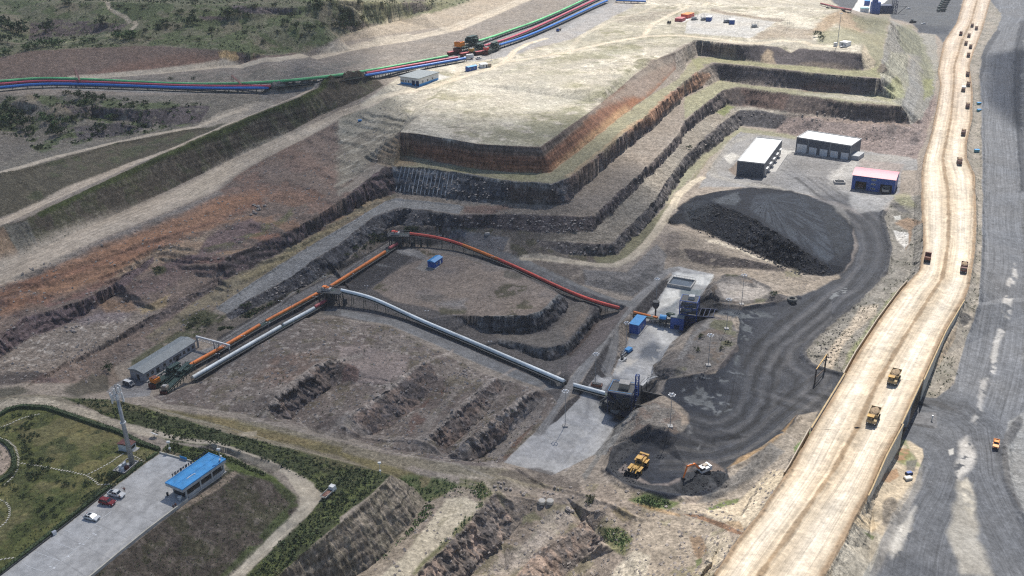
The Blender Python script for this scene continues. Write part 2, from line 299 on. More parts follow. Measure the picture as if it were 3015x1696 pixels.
def raster():
 for t in TT:
  p=TV[t];j,i=gidx(p[:,0],p[:,1])
  j0,j1=max(int(j.min())-1,0),min(int(j.max())+2,NR-1);i0,i1=max(int(i.min())-1,0),min(int(i.max())+2,NC-1)
  X=GX[j0:j1+1,i0:i1+1];Y=GY[j0:j1+1,i0:i1+1]
  (x0,y0,z0),(x1,y1,z1),(x2,y2,z2)=p
  D=(y1-y2)*(x0-x2)+(x2-x1)*(y0-y2)
  if abs(D)<1e-9:continue
  a=((y1-y2)*(X-x2)+(x2-x1)*(Y-y2))/D;b=((y2-y0)*(X-x2)+(x0-x2)*(Y-y2))/D;c=1-a-b
  m=(a>-1e-6)&(b>-1e-6)&(c>-1e-6)
  Z=GZ[j0:j1+1,i0:i1+1];m&=np.isnan(Z)
  Z[m]=(a*z0+b*z1+c*z2)[m]
snap();raster()
GZ[np.isnan(GZ)]=0
XS,YS=GX.ravel(),GY.ravel();ZS=GZ.ravel().copy()
PX,PY=proj(XS,YS,ZS)  # ground points projected to image pixels; cover outlines are tested there
N=len(XS)
# slope of the bare ground
def slope_of(Z):
 Z=Z.reshape(NR,NC)
 ax=np.gradient(GX,axis=1);ay=np.gradient(GY,axis=0);zx=np.gradient(Z,axis=1)/np.where(abs(ax)<.05,.05,ax);zy=np.gradient(Z,axis=0)/np.where(abs(ay)<.05,.05,ay)
 return zx,zy
zx,zy=slope_of(GZ);SL=np.hypot(zx,zy)
for _ in range(1):SL=(SL+np.roll(SL,1,0)+np.roll(SL,-1,0)+np.roll(SL,1,1)+np.roll(SL,-1,1))/5
SL=SL.ravel()
def Zat(x,y):
 j,i=gidx(x,y);j0=int(min(max(j,0),NR-2));i0=int(min(max(i,0),NC-2));fj,fi=j-j0,i-i0
 Z=ZS.reshape(NR,NC)
 return(Z[j0,i0]*(1-fj)+Z[j0+1,i0]*fj)*(1-fi)+(Z[j0,i0+1]*(1-fj)+Z[j0+1,i0+1]*fj)*fi
def hit(px,py):
 """where the line of sight through an image pixel meets the ground"""
 d=ray(px,py);k0=(75-H0)/d[2];k1=(-26-H0)/d[2];st=(k1-k0)/400;k=k0
 while k<k1:
  p=CAM+d*k
  if p[2]<=Zat(p[0],p[1]):
   a,b=k-st,k
   for _ in range(14):
    m=(a+b)/2;p=CAM+d*m
    if p[2]<=Zat(p[0],p[1]):b=m
    else:a=m
   return CAM+d*b
  k+=st
 return CAM+d*k1
def at(t,x,y):return hit(*sp(t,(x,y)))

# ------------------------------------------------------------------ ground cover: what the surface is made of, point by point
n4=fbm(XS,YS,5,3,1);n4b=fbm(XS,YS,5,3,2);n15=fbm(XS,YS,22,3,3);n15b=fbm(XS,YS,22,3,4)
n60=fbm(XS,YS,80,3,5);n2=fbm(XS,YS,1.6,2,6);n8=fbm(XS,YS,10,4,7);TER=np.zeros(N,np.float32);n1=fbm(XS,YS,.8,2,8)
SC=F0/np.maximum(YS*ca+(H0-ZS)*sa,30) # image pixels per metre
C=np.empty((N,3),np.float32);C[:]=(.25,.215,.18)
RG=np.full(N,.22,np.float32) # roughness of the ground in metres
WET=np.zeros(N,np.float32)
ZONE=np.zeros(N,np.uint8)
def mixc(m,c,k=1.0):
 m=(m*k)[:,None]if np.ndim(m)else m*k
 C[:]=C*(1-m)+np.array(c,np.float32)*m
def pdist(P,x,y,closed=True):
 """signed distance to a polygon, negative inside"""
 P=np.array(P);d2=np.full(len(x),1e12);ins=np.zeros(len(x),bool);n=len(P)
 for i in range(n if closed else n-1):
  a=P[i];b=P[(i+1)%n];d=b-a;L2=d@d+1e-9
  t=np.clip(((x-a[0])*d[0]+(y-a[1])*d[1])/L2,0,1)
  d2=np.minimum(d2,(x-a[0]-t*d[0])**2+(y-a[1]-t*d[1])**2)
  if closed:
   c=(a[1]>y)!=(b[1]>y)
   with np.errstate(divide='ignore',invalid='ignore'):ins^=c&(x<(b[0]-a[0])*(y-a[1])/(b[1]-a[1]+1e-12)+a[0])
 r=np.sqrt(d2)
 return np.where(ins,-r,r)if closed else r
def sub(P,m):
 P=np.array(P);lo=P.min(0)-m;hi=P.max(0)+m
 return np.nonzero((PX>lo[0])&(PX<hi[0])&(PY>lo[1])&(PY<hi[1]))[0]
def area(c,*pts,f=6,w=8,k=1.0,rough=None,zone=None,nz=None,th=0,sl=None):
 """an area of one surface; f soft edge, w ragged edge; nz/th: only where that noise is above th"""
 P=sps(*pts);s=sub(P,f+w*2+4)
 if not len(s):return
 x=PX[s]+(n4[s]*.6+n15[s])*w;y=PY[s]+(n4b[s]*.6+n15b[s])*w*.7
 m=sstep(f/2,-f/2,pdist(P,x,y))
 if nz is not None:m=m*sstep(th-.12,th+.12,nz[s])
 if sl is not None:m=m*sstep(sl[0],sl[1],SL[s])
 m=m*k
 if c is not None:
  C[s]=C[s]*(1-m[:,None])+np.array(c,np.float32)*m[:,None]
 if rough is not None:RG[s]=RG[s]*(1-m)+rough*m
 if zone is not None:ZONE[s[m>.5]]=zone
def lane(c,wd,*pts,f=.35,w=0,k=1.0,st=0,sf=6,seed=0,rough=None,zone=None,wd2=None,breakup=0,off=0):
 """a strip wd metres wide along a line; st: strength of lengthwise wheel streaks"""
 P=np.array(sps(*pts))if isinstance(pts[0],str)else np.array(pts[0])
 WP=np.array([hit(*p)[:2]for p in P]);strip(c,wd,WP,P,f,w,k,st,sf,seed,rough,zone,wd2,breakup,off)
def strip(c,wd,WP,P,f=.35,w=0,k=1.0,st=0,sf=6,seed=0,rough=None,zone=None,wd2=None,breakup=0,off=0):
 s=sub(P,60+wd*12)
 if not len(s):return
 x=XS[s]+n8[s]*w;y=YS[s]+n15b[s]*w
 best=np.full(len(s),1e9);lat=np.zeros(len(s));al=np.zeros(len(s));acc=0
 tot=np.hypot(*np.diff(WP,axis=0).T).sum()
 for a,b in zip(WP[:-1],WP[1:]):
  d=b-a;ln=math.hypot(*d);d=d/(ln+1e-9)
  t=np.clip((x-a[0])*d[0]+(y-a[1])*d[1],0,ln);qx=x-a[0]-t*d[0];qy=y-a[1]-t*d[1]
  r=np.hypot(qx,qy);m=r<best
  best[m]=r[m];lat[m]=(d[0]*qy-d[1]*qx)[m];al[m]=acc+t[m];acc+=ln
 lat=lat-off;best=np.where(abs(off)>0,abs(lat),best)
 hw=wd/2 if wd2 is None else(wd+(wd2-wd)*al/tot)/2
 m=sstep(1+f,1-f,best/hw)
 if breakup:m=m*sstep(-breakup,breakup*.3,fbm(al,lat*3,14,3,40+seed))
 col=np.array(c,np.float32)[None,:]*np.ones((len(s),1),np.float32)
 if st:
  u=lat/hw*sf+fbm(al,lat*0,60,2,seed)*1.2;q=fbm(u*3,al*.02,1.0,4,seed+3)+.5*fbm(u*9,al*.03,1.0,2,seed+5)
  col=col*(1+st*q)[:,None]
 m=(m*k)[:,None];C[s]=C[s]*(1-m)+col*m;m=m[:,0]
 if rough is not None:RG[s]=RG[s]*(1-m)+rough*m
 if zone is not None:ZONE[s[m>.5]]=zone
PALE=(.40,.365,.30);GREY=(.20,.19,.175);ORANGE=(.29,.165,.095);RED=(.21,.115,.08);ROCK=(.105,.085,.08);COAL=(.026,.028,.033)
PURP=(.13,.095,.095);GRASS=(.082,.108,.045);DGRASS=(.052,.062,.028);OLIVE=(.17,.165,.085);TAN=(.34,.285,.215);CONC=(.42,.415,.40);WHITE=(.58,.57,.54)
GRAVEL=(.185,.185,.185);BROWN=(.16,.125,.10);CROAD=(.072,.076,.083);SAND=(.46,.39,.29)
# ---- far left hills and gullies
hills=('A',(-400,-60),(2565,-60),'B',(1100,-10),(830,60),(450,160),(230,210),(60,260),'A',(2300,400),(2000,420),(1620,375),(1180,345),(700,370),(250,390),(0,440),(-400,480))
area((.15,.15,.095),*hills,f=10,w=6,rough=.5)
area(GRASS,*hills,f=10,w=6,nz=n8+.5*n15,th=.02,k=.75);area(DGRASS,*hills,f=10,w=6,nz=n4+.6*n15b,th=.34,k=.6)
area((.2,.175,.13),*hills,f=10,w=6,nz=n15b-.3*n4,th=.3,k=.7)
area((.22,.19,.12),'B',(0,-60),(1000,-60),(800,60),(450,160),(0,240),f=30,w=20,k=.5,nz=n8,th=-.1)
area((.155,.115,.095),'A',(-400,480),(0,430),(250,385),(700,365),(1180,342),(1620,375),(2000,410),(2250,400),(2100,455),(1700,500),(1200,545),(720,580),(0,600),(-400,620),f=5,w=5,rough=.4)
area(RED,'A',(900,440),(1400,400),(1650,440),(1700,500),(1200,545),(700,560),f=40,w=25,k=.5);area((.36,.25,.13),'A',(1630,385),(1790,380),(1830,440),(1720,465),(1650,430),f=6,w=12,rough=.7)
for q in(((230,170),(480,145),(700,165),(960,182),(940,215),(500,280),(220,300)),):area(ROCK,'A',*q,f=5,w=10,rough=1.0,nz=n4+.5*n2,th=-.3)
area((.12,.1,.1),'A',(1750,45),(2250,60),(2280,105),(2000,110),(1800,100),f=5,w=8,rough=.8);area(ROCK,'A',(1500,120),(1700,130),(1720,155),(1520,150),f=5,w=6,rough=.6)
area(ROCK,'B',(480,0),(600,-30),(700,60),(560,100),(520,60),f=8,w=14,k=.8,nz=n4,th=-.2);area(ROCK,'B',(0,190),(330,170),(280,200),(60,235),f=8,w=8,k=.7)
area(TAN,'B',(380,160),(700,95),(1000,0),(1400,-30),(1360,30),(900,190),(560,230),(200,290),(0,330),(0,270),f=10,w=8,k=.75,rough=.35)
lane((.38,.33,.25),3.5,'A',(760,-20),(830,70),(950,130),(1030,185),(990,225),w=.4,f=.4)
lane((.30,.28,.17),5,'A',(450,325),(600,300),(750,282),(880,285),w=1.5,f=.7,k=.6)
# ---- ground between the upper dirt road and the conveyors
area((.21,.185,.16),'A',(-400,610),(0,600),(720,585),(1700,500),(2300,430),'B',(0,395),(500,310),(870,240),(1300,60),(1420,-40),(2100,-40),(1700,130),(1000,300),(820,410),(0,560),'A',(1700,640),(600,610),(-400,640),f=6,w=5,rough=.4)
area((.12,.115,.10),'A',(900,600),(1500,560),(2565,480),'B',(200,440),'A',(2500,560),(1700,625),(1200,625),f=12,w=14,k=.7,nz=n4,th=-.1)
lane((.42,.365,.29),11,'A',(560,590),(720,583),(1200,545),(1700,495),(2100,450),(2565,378),'B',(220,335),(500,290),(870,215),(1130,110),(1440,-20),st=.35,sf=4,seed=2,rough=.12,zone=3,wd2=15)
area((.20,.195,.19),'A',(-400,650),(0,600),(560,590),(1300,630),(2050,620),(2565,560),'B',(300,520),(800,420),(900,390),(1100,300),(1300,225),(1640,95),(1850,-10),(2120,-30),(2040,60),(1700,240),(1500,330),(1300,420),(1150,450),(950,470),(500,570),(190,600),'A',(2050,700),(1700,712),(1000,695),(300,670),(-400,700),f=4,w=3,rough=.08)
area((.33,.31,.27),'A',(-300,700),(0,690),(300,668),(600,675),(1100,692),(1700,708),(2000,698),(2000,688),(1500,690),(600,664),(300,660),(0,680),f=3,w=1)
area((.30,.29,.28),'B',(900,460),(1300,330),(1640,230),(1950,70),(2050,30),(2150,20),(2250,30),(1750,300),(1420,380),(1300,430),(1100,500),f=10,w=8,k=.8)
# ---- gullies below the conveyors
area((.165,.15,.125),'A',(-300,720),(2000,712),(2050,770),(1500,965),(880,1075),(400,1190),(0,1310),(-300,1370),f=6,w=5,rough=.5)
gl=('A',(-300,740),(500,720),(1590,790),(1500,930),(1200,1000),(800,1040),(300,1150),(0,1000));area(GRASS,*gl,f=12,w=8,nz=n8+.4*n4,th=.05,k=.8);area(DGRASS,*gl,f=12,w=8,nz=n4+.6*n15,th=.3)
area((.10,.085,.085),'A',(480,808),(770,803),(1080,825),(1450,798),(1590,790),(1500,935),(1300,945),(900,912),(540,865),f=5,w=7,rough=.9,nz=n4+.4*n2,th=-.45)
area((.10,.09,.09),'A',(560,960),(900,930),(1100,965),(1000,1010),(740,1045),(600,1065),f=5,w=7,rough=.9,nz=n4,th=-.5)
area((.24,.20,.155),'A',(60,800),(210,700),(280,760),(180,850),f=8,w=10,k=.8);area((.26,.215,.16),'A',(330,860),(430,790),(570,870),(420,890),f=8,w=10,k=.8)
area((.15,.135,.115),'A',(0,990),(150,1020),(260,1130),(100,1200),(-200,1280),(-200,1000),f=6,w=5)
area((.34,.30,.245),'A',(1480,950),(1640,850),(1950,770),(2050,765),(2100,800),(1850,900),(1700,960),f=8,w=10,k=.85);area(GREY,'A',(2030,640),(2200,600),(2565,585),(2565,600),(2200,740),(2060,765),(1950,740),f=6,w=8,k=.8,rough=.4)
area(DGRASS,'A',(-300,1400),(0,1315),(880,1085),(1500,970),(1700,930),(1300,1120),(1000,1225),'D',(560,-15),(0,195),(-300,330),f=6,w=6,rough=.3,k=.85);area((.10,.085,.065),'A',(-300,1400),(0,1315),(880,1085),(1500,970),(1700,930),(1300,1120),(1000,1225),'D',(560,-15),(0,195),(-300,330),f=6,w=6,k=.75,nz=n8,th=-.25)
lane((.42,.365,.29),5,'A',(-300,1380),(0,1306),(400,1188),(880,1073),(1200,1008),(1500,957),(1700,870),(1850,825),st=.3,sf=3,seed=4,rough=.1,zone=3)
lane((.44,.37,.29),9,'D',(-300,370),(0,237),(300,95),(600,-40),'A',(1000,1235),(1300,1128),(1690,958),(1950,850),(2250,725),(2400,650),st=.4,sf=4,seed=5,rough=.12,zone=3,wd2=4)
# ---- dark grassed dump face
emb=('D',(-300,405),(0,266),(200,205),(650,-2),'A',(1080,1240),(1500,1050),(1900,880),(2250,740),(2565,580),'B',(100,555),(200,566),(260,590),(332,645),(160,742),'A',(2565,812),(2400,882),(2100,1042),(1700,1222),(1250,1449),'D',(760,222),(300,430),(0,582),(-300,712))
area((.078,.066,.05),*emb,f=3,w=2,rough=.16);area((.06,.066,.032),*emb,f=3,w=2,k=.6,nz=n4+.5*n15,th=.12);area((.12,.105,.085),*emb,f=3,w=2,k=.5,nz=n2+n4*.6,th=.35)
lane((.05,.062,.022),3.0,'D',(300,165),(650,0),'A',(1080,1246),(1500,1056),(1900,886),(2250,748),(2500,630),f=.6,w=.6)
area((.17,.16,.135),'D',(30,260),(210,215),(300,410),(160,500),f=8,w=5,k=.8);area((.27,.19,.13),'D',(-300,420),(30,265),(160,490),(0,580),(-300,700),f=10,w=6,k=.85)
# ---- left pit wall
lw=('D',(-300,790),(0,662),(700,382),(1300,132),(1650,-20),'A',(1900,1252),(2300,1042),'B',(0,907),(200,832),(450,742),(600,760),(540,900),(455,1000),(490,1170),(330,1200),(0,1449),'E',(300,0),(430,50),'D',(2565,280),(2150,530),(1630,880),(1500,1000),(900,1300),(700,1449),(-300,1449))
area((.175,.135,.112),*lw,f=6,w=5,rough=.4)
s=sub(sps(*lw),5);TER[s]=sstep(0,-12,pdist(sps(*lw),PX[s],PY[s]))
bd=ZS*1.0+n15*1.6+.6*n4
for lo_,hi_,c_,k_ in((3.2,5.2,(.21,.105,.07),.7),(1.6,2.6,(.30,.20,.125),.6),(.2,1.2,(.16,.095,.085),.7),(-3.2,-.6,(.105,.075,.075),.6),(5.8,7,(.25,.15,.095),.6),(8,9.5,(.22,.135,.10),.5),(11,13,(.21,.14,.11),.5),(-7.2,-6.2,(.25,.20,.165),.6)):area(c_,*lw,f=8,w=6,k=k_,nz=.5*np.clip(1-np.abs(bd-(lo_+hi_)/2)/((hi_-lo_)*.6),-1,1)+.12*n2,th=.18)
area((.19,.175,.16),'D',(-300,790),(0,662),(700,382),(1300,132),(1650,-20),(1700,10),(1300,190),(700,440),(350,600),(0,760),(-300,880),f=14,w=6,k=.8)
area((.27,.145,.085),'D',(-300,900),(0,740),(350,620),(700,450),(1300,200),(1800,10),(2000,-20),(1950,90),(1500,320),(1180,420),(900,630),(600,740),(250,850),(0,950),(-300,1050),f=40,w=16,k=.72,nz=n15*.6+n4*.4,th=-.4)
area(RED,'D',(-300,860),(0,690),(400,640),(700,530),(1250,330),(1700,190),(1950,50),(2000,90),(1300,350),(700,570),(350,700),(0,830),f=16,w=8,k=.75,nz=n8,th=-.3)
lane((.12,.075,.055),3,'D',(0,800),(350,668),(700,520),(1000,425),(1250,345),(1600,240),f=.7,w=1.2,k=.7,breakup=.6)
area((.30,.235,.165),'D',(850,640),(1180,440),(1600,310),(1900,230),(1850,330),(1250,540),(930,660),f=16,w=12,k=.6,rough=.8);area(PURP,'D',(1580,330),(1900,200),(2000,260),(1800,400),(1500,520),(1250,620),(1230,540),(1500,470),f=12,w=10,k=.9)
area((.2,.125,.09),'D',(2000,20),(2350,-20),(2450,40),(2200,120),(2050,90),f=10,w=14,k=.8,rough=.8)
area((.095,.11,.045),'D',(1380,440),(1700,400),(1800,330),(2100,210),(2250,90),(2300,110),(2100,270),(1700,430),(1450,480),f=14,w=20,k=.55,nz=n4,th=0);area((.06,.07,.03),'D',(1150,600),(1230,560),(1260,600),(1180,640),f=8,w=8,k=.8)
area(PURP,'D',(-300,1230),(0,1100),(180,960),(500,860),(700,780),(920,650),(1160,490),(1170,530),(930,730),(750,860),(540,970),(250,1100),(0,1250),(-300,1340),f=6,w=8,rough=1.3);area((.075,.06,.062),'D',(-300,1230),(0,1100),(180,960),(500,860),(700,780),(920,650),(1160,490),(1170,530),(930,730),(750,860),(540,970),(250,1100),(0,1250),(-300,1340),f=6,w=8,k=.7,nz=n2+n4*.5,th=.05)
area((.24,.205,.17),'D',(-300,1350),(0,1250),(250,1100),(540,975),(900,860),(1250,860),(900,1080),(600,1240),(200,1449),(-300,1449),f=14,w=14,k=.7,rough=.6);area((.33,.25,.13),'D',(1050,880),(1300,770),(1250,860),(1080,920),f=14,w=10,k=.6);area((.20,.17,.18),'D',(560,960),(760,880),(1000,920),(900,980),(640,1000),f=20,w=14,k=.7);area((.25,.16,.10),'D',(720,830),(1000,830),(1050,900),(800,910),f=14,w=10,k=.6)
area((.38,.345,.30),'D',(-100,1300),(250,1100),(900,900),(1000,1000),(500,1230),(0,1449),f=14,w=14,k=.6,nz=n2+.3*n4,th=.38)
area((.065,.055,.055),'D',(1640,535),(1900,410),(2200,290),(2565,85),'E',(170,-60),(350,-195),(420,-189),(440,8),(220,62),(0,190),'D',(2200,405),(1900,565),(1690,660),f=5,w=7,rough=1.3);area(PURP,'D',(1640,535),(1900,410),(2200,290),(2565,85),'E',(170,-60),(350,-195),(420,-189),(440,8),(220,62),(0,190),'D',(2200,405),(1900,565),(1690,660),f=5,w=7,k=.7,nz=n2+n4*.6,th=.1)
area((.22,.19,.125),'D',(1690,665),(1900,570),(2200,410),(2565,210),'E',(220,65),(430,10),(420,45),(340,70),(0,275),'D',(2150,525),(1640,870),(1200,1150),(1100,1100),f=8,w=5,k=.75);area((.27,.225,.12),'D',(1800,640),(2300,370),(2565,230),(2565,260),(2300,420),(1850,680),f=20,w=10,k=.5)
area(ROCK,'D',(900,1080),(1250,880),(1450,760),(1640,650),(1690,690),(1490,815),(1290,935),(950,1110),f=5,w=8,rough=.9,k=.8);area((.15,.125,.11),'D',(700,1300),(1200,1060),(1600,850),(1650,880),(1450,1000),(900,1330),(700,1449),f=20,w=12,k=.6)
area((.055,.06,.03),'D',(1350,960),(1550,900),(1700,930),(1620,1040),(1400,1080),f=14,w=18,k=.9,rough=.6,nz=n4,th=-.2);area(DGRASS,'D',(1000,1280),(1350,1060),(1500,1080),(1200,1240),(1000,1330),f=10,w=10,k=.8,nz=n4,th=-.2);area(BROWN,'D',(700,1449),(860,1330),(900,1430),(860,1480),f=14,w=8,k=.8)
area((.06,.052,.05),'D',(-100,1400),(0,1390),(250,1360),(330,1390),(200,1449),(-100,1480),f=10,w=12,k=.8);area((.055,.055,.04),'G',(-100,60),(0,40),(150,30),(240,60),(80,120),(-100,140),f=10,w=12,k=.8);area((.07,.065,.05),'G',(480,60),(560,0),(700,-60),(820,-40),(800,60),(600,110),f=12,w=12,k=.8)
# ---- gravel berm and lower rock face
area((.215,.215,.212),'D',(1625,882),(1900,700),(2150,530),(2400,380),(2565,280),'E',(350,70),(430,45),(900,95),(940,110),(900,165),(600,128),(430,118),(250,188),(0,388),'D',(2350,520),(2200,640),(1900,800),(1720,925),f=4,w=2.5,rough=.15)
rf=('D',(1700,930),(1900,800),(2200,640),(2350,520),'E',(0,390),(250,190),(430,120),(600,130),(900,175),(900,262),(700,260),(450,252),(330,303),(250,345),(0,550),'D',(2300,722),(2000,842),(1740,967));area((.058,.058,.064),*rf,f=4,w=4,rough=1.0);area((.10,.10,.105),*rf,f=4,w=4,k=.7,nz=n2+.7*n4,th=.15)
area((.115,.10,.085),'D',(1740,967),(2000,842),(2300,722),(2565,560),'E',(250,345),(330,305),(450,254),(900,265),(1130,270),(840,280),(600,300),(420,320),(200,470),(0,592),'D',(2100,832),(1640,1108),(1450,1120),(1480,1040),f=8,w=8,rough=.4,k=.9);area((.05,.058,.026),'D',(1740,967),(2000,842),(2300,722),(2565,560),'E',(250,345),(330,305),(450,254),(900,265),(1130,270),(840,280),(600,300),(420,320),(200,470),(0,592),'D',(2100,832),(1640,1108),(1450,1120),(1480,1040),f=8,w=8,nz=n4+.4*n8,th=.18,k=.85)
# ---- plateau
plat=('B',(0,905),(330,660),(420,600),(900,470),(1150,455),(1420,385),(1750,300),(2250,30),(2400,-60),'C',(1000,-40),(1180,60),(1340,330),(1335,400),(1000,372),(870,365),(800,400),(700,352),(520,337),(190,312),(80,302),(0,330),'B',(2430,432),(2230,567),(1900,842),(1700,982),(1520,1114),(1050,1092),(600,1014),(455,1002),(200,1000),(0,1050))
area((.40,.365,.295),*plat,f=8,w=4,rough=.22)
area((.52,.475,.385),*plat,f=8,w=4,k=.85,nz=n15+.5*n4+.3*n2,th=.04);area((.25,.235,.17),*plat,f=8,w=4,k=.55,nz=n60*.7+n8*.6+n4*.35,th=.08);area((.17,.17,.085),*plat,f=8,w=4,k=.55,nz=n15b+.6*n4b,th=.38);area((.2,.185,.155),*plat,f=8,w=4,k=.5,nz=n4b+.5*n2,th=.36)
ang=XS*.80-YS*.60;sg=fbm(ang,(XS*.6+YS*.8)*.12,3.0,3,31)
area((.22,.205,.165),'B',(0,1449),(0,910),(330,700),(500,760),(520,900),(455,1000),(300,1200),f=30,w=14,k=.8);area((.34,.315,.26),'B',(0,1449),(0,1000),(250,850),(500,800),(560,900),(455,1000),(300,1200),(0,1449),f=30,w=14,k=.7,nz=sg,th=.1)
area((.45,.42,.35),'B',(800,600),(1400,560),(1900,520),(1700,800),(1300,900),(900,820),(700,720),f=60,w=40,k=.5)
for q in(((1300,470),(1750,400),(2350,330),(2300,420),(1700,470),(1350,500)),((1900,420),(2100,400),(1950,480)),((1050,1040),(1200,950),(1600,880),(1900,700),(2350,420),(2250,570),(1900,850),(1520,1110),(1080,1090))):area((.20,.195,.12),'B',*q,f=24,w=16,k=.55,nz=n8,th=-.15)
RD=(.50,.44,.34)
lane((.41,.35,.28),20,'D',(-300,750),(0,622),(300,492),(700,302),(1300,65),(1500,-20),st=.35,sf=6,seed=8,rough=.12,zone=3);lane((.43,.37,.295),18,'A',(1450,1449),(1800,1235),(2200,1040),(2565,860),'B',(200,800),(330,730),(450,700),(560,690),st=.4,sf=6,seed=8,rough=.12,zone=3,wd2=7)
lane(RD,7,'B',(200,790),(330,725),(450,700),(700,655),(950,575),(1130,520),(1240,470),(1290,425),(1320,385),(1420,330),(1560,290),st=.3,sf=3,seed=9,rough=.1,zone=3,w=.3,wd2=5)
lane(RD,6,'B',(1240,470),(1450,440),(1700,395),(1900,350),(2100,310),(2300,275),(2565,265),'C',(0,270),(200,290),(400,315),(550,330),(750,305),(900,315),(1050,350),(1150,355),st=.3,sf=3,seed=10,rough=.1,zone=3,w=.3)
lane(RD,5,'B',(1740,380),(1780,320),(1850,260),(2000,180),(2300,90),(2565,30),w=1,k=.5);lane(RD,5,'B',(2300,270),(2350,190),(2500,110),'C',(10,60),(180,20),st=.2,seed=11,rough=.1,w=.5);lane(RD,4,'B',(860,600),(900,540),(960,490),(1150,450),w=.8,k=.7)
area((.40,.385,.355),'C',(20,160),(60,125),(150,95),(300,110),(690,165),(600,230),(500,290),(300,270),(0,250),f=5,w=4,rough=.08);area((.24,.2,.16),'C',(195,60),(340,95),(560,130),(750,150),(720,165),(330,115),(200,85),f=5,w=5,k=.9,rough=.5);area((.22,.185,.15),'B',(2050,140),(2350,90),(2565,60),(2400,150),(2150,180),f=14,w=14,k=.6,nz=n4,th=-.1,rough=.6)
area((.55,.54,.52),'C',(-20,165),(40,120),(60,128),(0,168),f=2,w=0);area((.5,.485,.45),'B',(440,640),(590,520),(830,585),(600,660),f=5,w=3)
area((.25,.2,.15),'C',(500,290),(700,180),(850,210),(1000,230),(960,290),(700,285),(540,300),f=10,w=10,k=.7,rough=.4);area((.30,.225,.15),'C',(960,230),(1060,130),(1180,70),(1330,130),(1440,170),(1330,260),(1240,240),(1150,180),(1050,260),f=14,w=10,k=.85,rough=.6);area((.155,.155,.10),'C',(1240,110),(1560,120),(1540,200),(1500,260),(1300,200),f=20,w=12,k=.8)
area((.23,.22,.14),'C',(1000,330),(1030,250),(1200,200),(1350,250),(1520,230),(1510,420),(1490,500),(1400,560),(1340,400),(1330,330),(1200,340),f=16,w=12,k=.8);area((.40,.34,.25),'C',(1340,400),(1350,330),(1440,470),(1410,550),(1350,535),f=8,w=6,k=.9)
# ---- fort face: grey over orange soil
ff=('B',(440,1005),(455,998),(600,1010),(1050,1088),(1520,1110),(1700,978),(1900,838),(2100,678),(2230,563),(2430,430),(2530,395),(2540,520),(2330,735),(2150,865),(1950,1025),(1760,1175),(1580,1312),(1300,1303),(1000,1273),(700,1213),(490,1172))
area((.15,.115,.092),*ff,f=3,w=2,rough=.1)
zz=ZS+n15*1.2+n60*1.5;fs=np.array([1.0]);P_=sps(*ff);s_=sub(P_,6);m_=sstep(2,-2,pdist(P_,PX[s_],PY[s_]))*sstep(.25,.5,SL[s_])
for lo,hi,c,k in((16,25,(.19,.095,.06),.9),(16,20,(.25,.12,.065),.6),(24.5,25.3,(.22,.13,.09),.5),(26,31,(.115,.092,.08),.85)):
 mm=m_*sstep(lo-.8,lo+.8,zz[s_])*sstep(hi+.8,hi-.8,zz[s_])*k;C[s_]=C[s_]*(1-mm[:,None])+np.array(c)*mm[:,None]
area((.40,.265,.15),'B',(1700,1180),(1950,960),(2150,800),(2200,830),(1960,1015),(1600,1305),f=24,w=8,k=.75);area((.25,.215,.18),'B',(1900,850),(2230,570),(2430,440),(2540,400),(2540,520),(2330,720),(2100,760),f=24,w=14,k=.75)
# ---- upper benches
area((.27,.255,.165),'B',(490,1172),(1000,1275),(1300,1306),(1600,1312),(1600,1390),(1300,1378),(900,1308),(420,1262),(330,1200),f=6,w=5,k=.85);area((.20,.20,.11),'B',(620,1220),(1300,1310),(1550,1320),(1500,1370),(1200,1350),(880,1300),f=10,w=10,k=.6,nz=n4,th=-.1);area((.24,.185,.125),'B',(330,1110),(440,1010),(490,1170),(600,1240),(400,1260),(280,1230),f=10,w=10,k=.8)
area((.235,.225,.145),'B',(1600,1312),(1760,1175),(1950,1025),(2150,865),(2330,735),(2565,590),'C',(50,460),(120,412),(100,545),(0,610),'B',(2300,895),(2050,1085),(1900,1225),(1750,1335),(1600,1390),f=6,w=6,k=.85);area((.33,.235,.15),'B',(1700,1340),(1900,1190),(2100,1010),(2200,930),(2250,900),(2300,890),(2050,1080),(1750,1335),f=8,w=8,k=.6)
area((.235,.23,.13),'C',(50,440),(200,430),(560,472),(820,492),(1352,535),(1490,500),(1480,590),(1000,552),(500,497),(205,472),(100,540),f=5,w=5,k=.85);area((.36,.31,.22),'C',(560,465),(620,410),(690,480),f=6,w=4)
F1=('B',(395,1255),(600,1268),(900,1308),(1300,1378),(1600,1393),(1750,1333),'E',(1780,90),(1700,102),(1300,87),(1000,77),(850,54),(700,35),(440,10))
area((.066,.068,.076),*F1,f=3,w=3,rough=.8);area((.105,.10,.10),*F1,f=3,w=3,k=.7,nz=n2+.6*n4,th=.12);area((.14,.145,.155),'B',(400,1262),(900,1310),(1000,1330),(870,1449),'E',(860,50),(440,8),f=8,w=6,k=.6);area((.09,.068,.058),'B',(1250,1370),(1600,1393),'E',(1700,100),(1300,86),f=20,w=10,k=.7);area((.21,.21,.205),'B',(400,1255),(1000,1325),(1300,1375),(1600,1390),(1620,1402),(1300,1392),(900,1325),(400,1285),f=6,w=5,k=.8)
RSL=(.11,.09,.085)
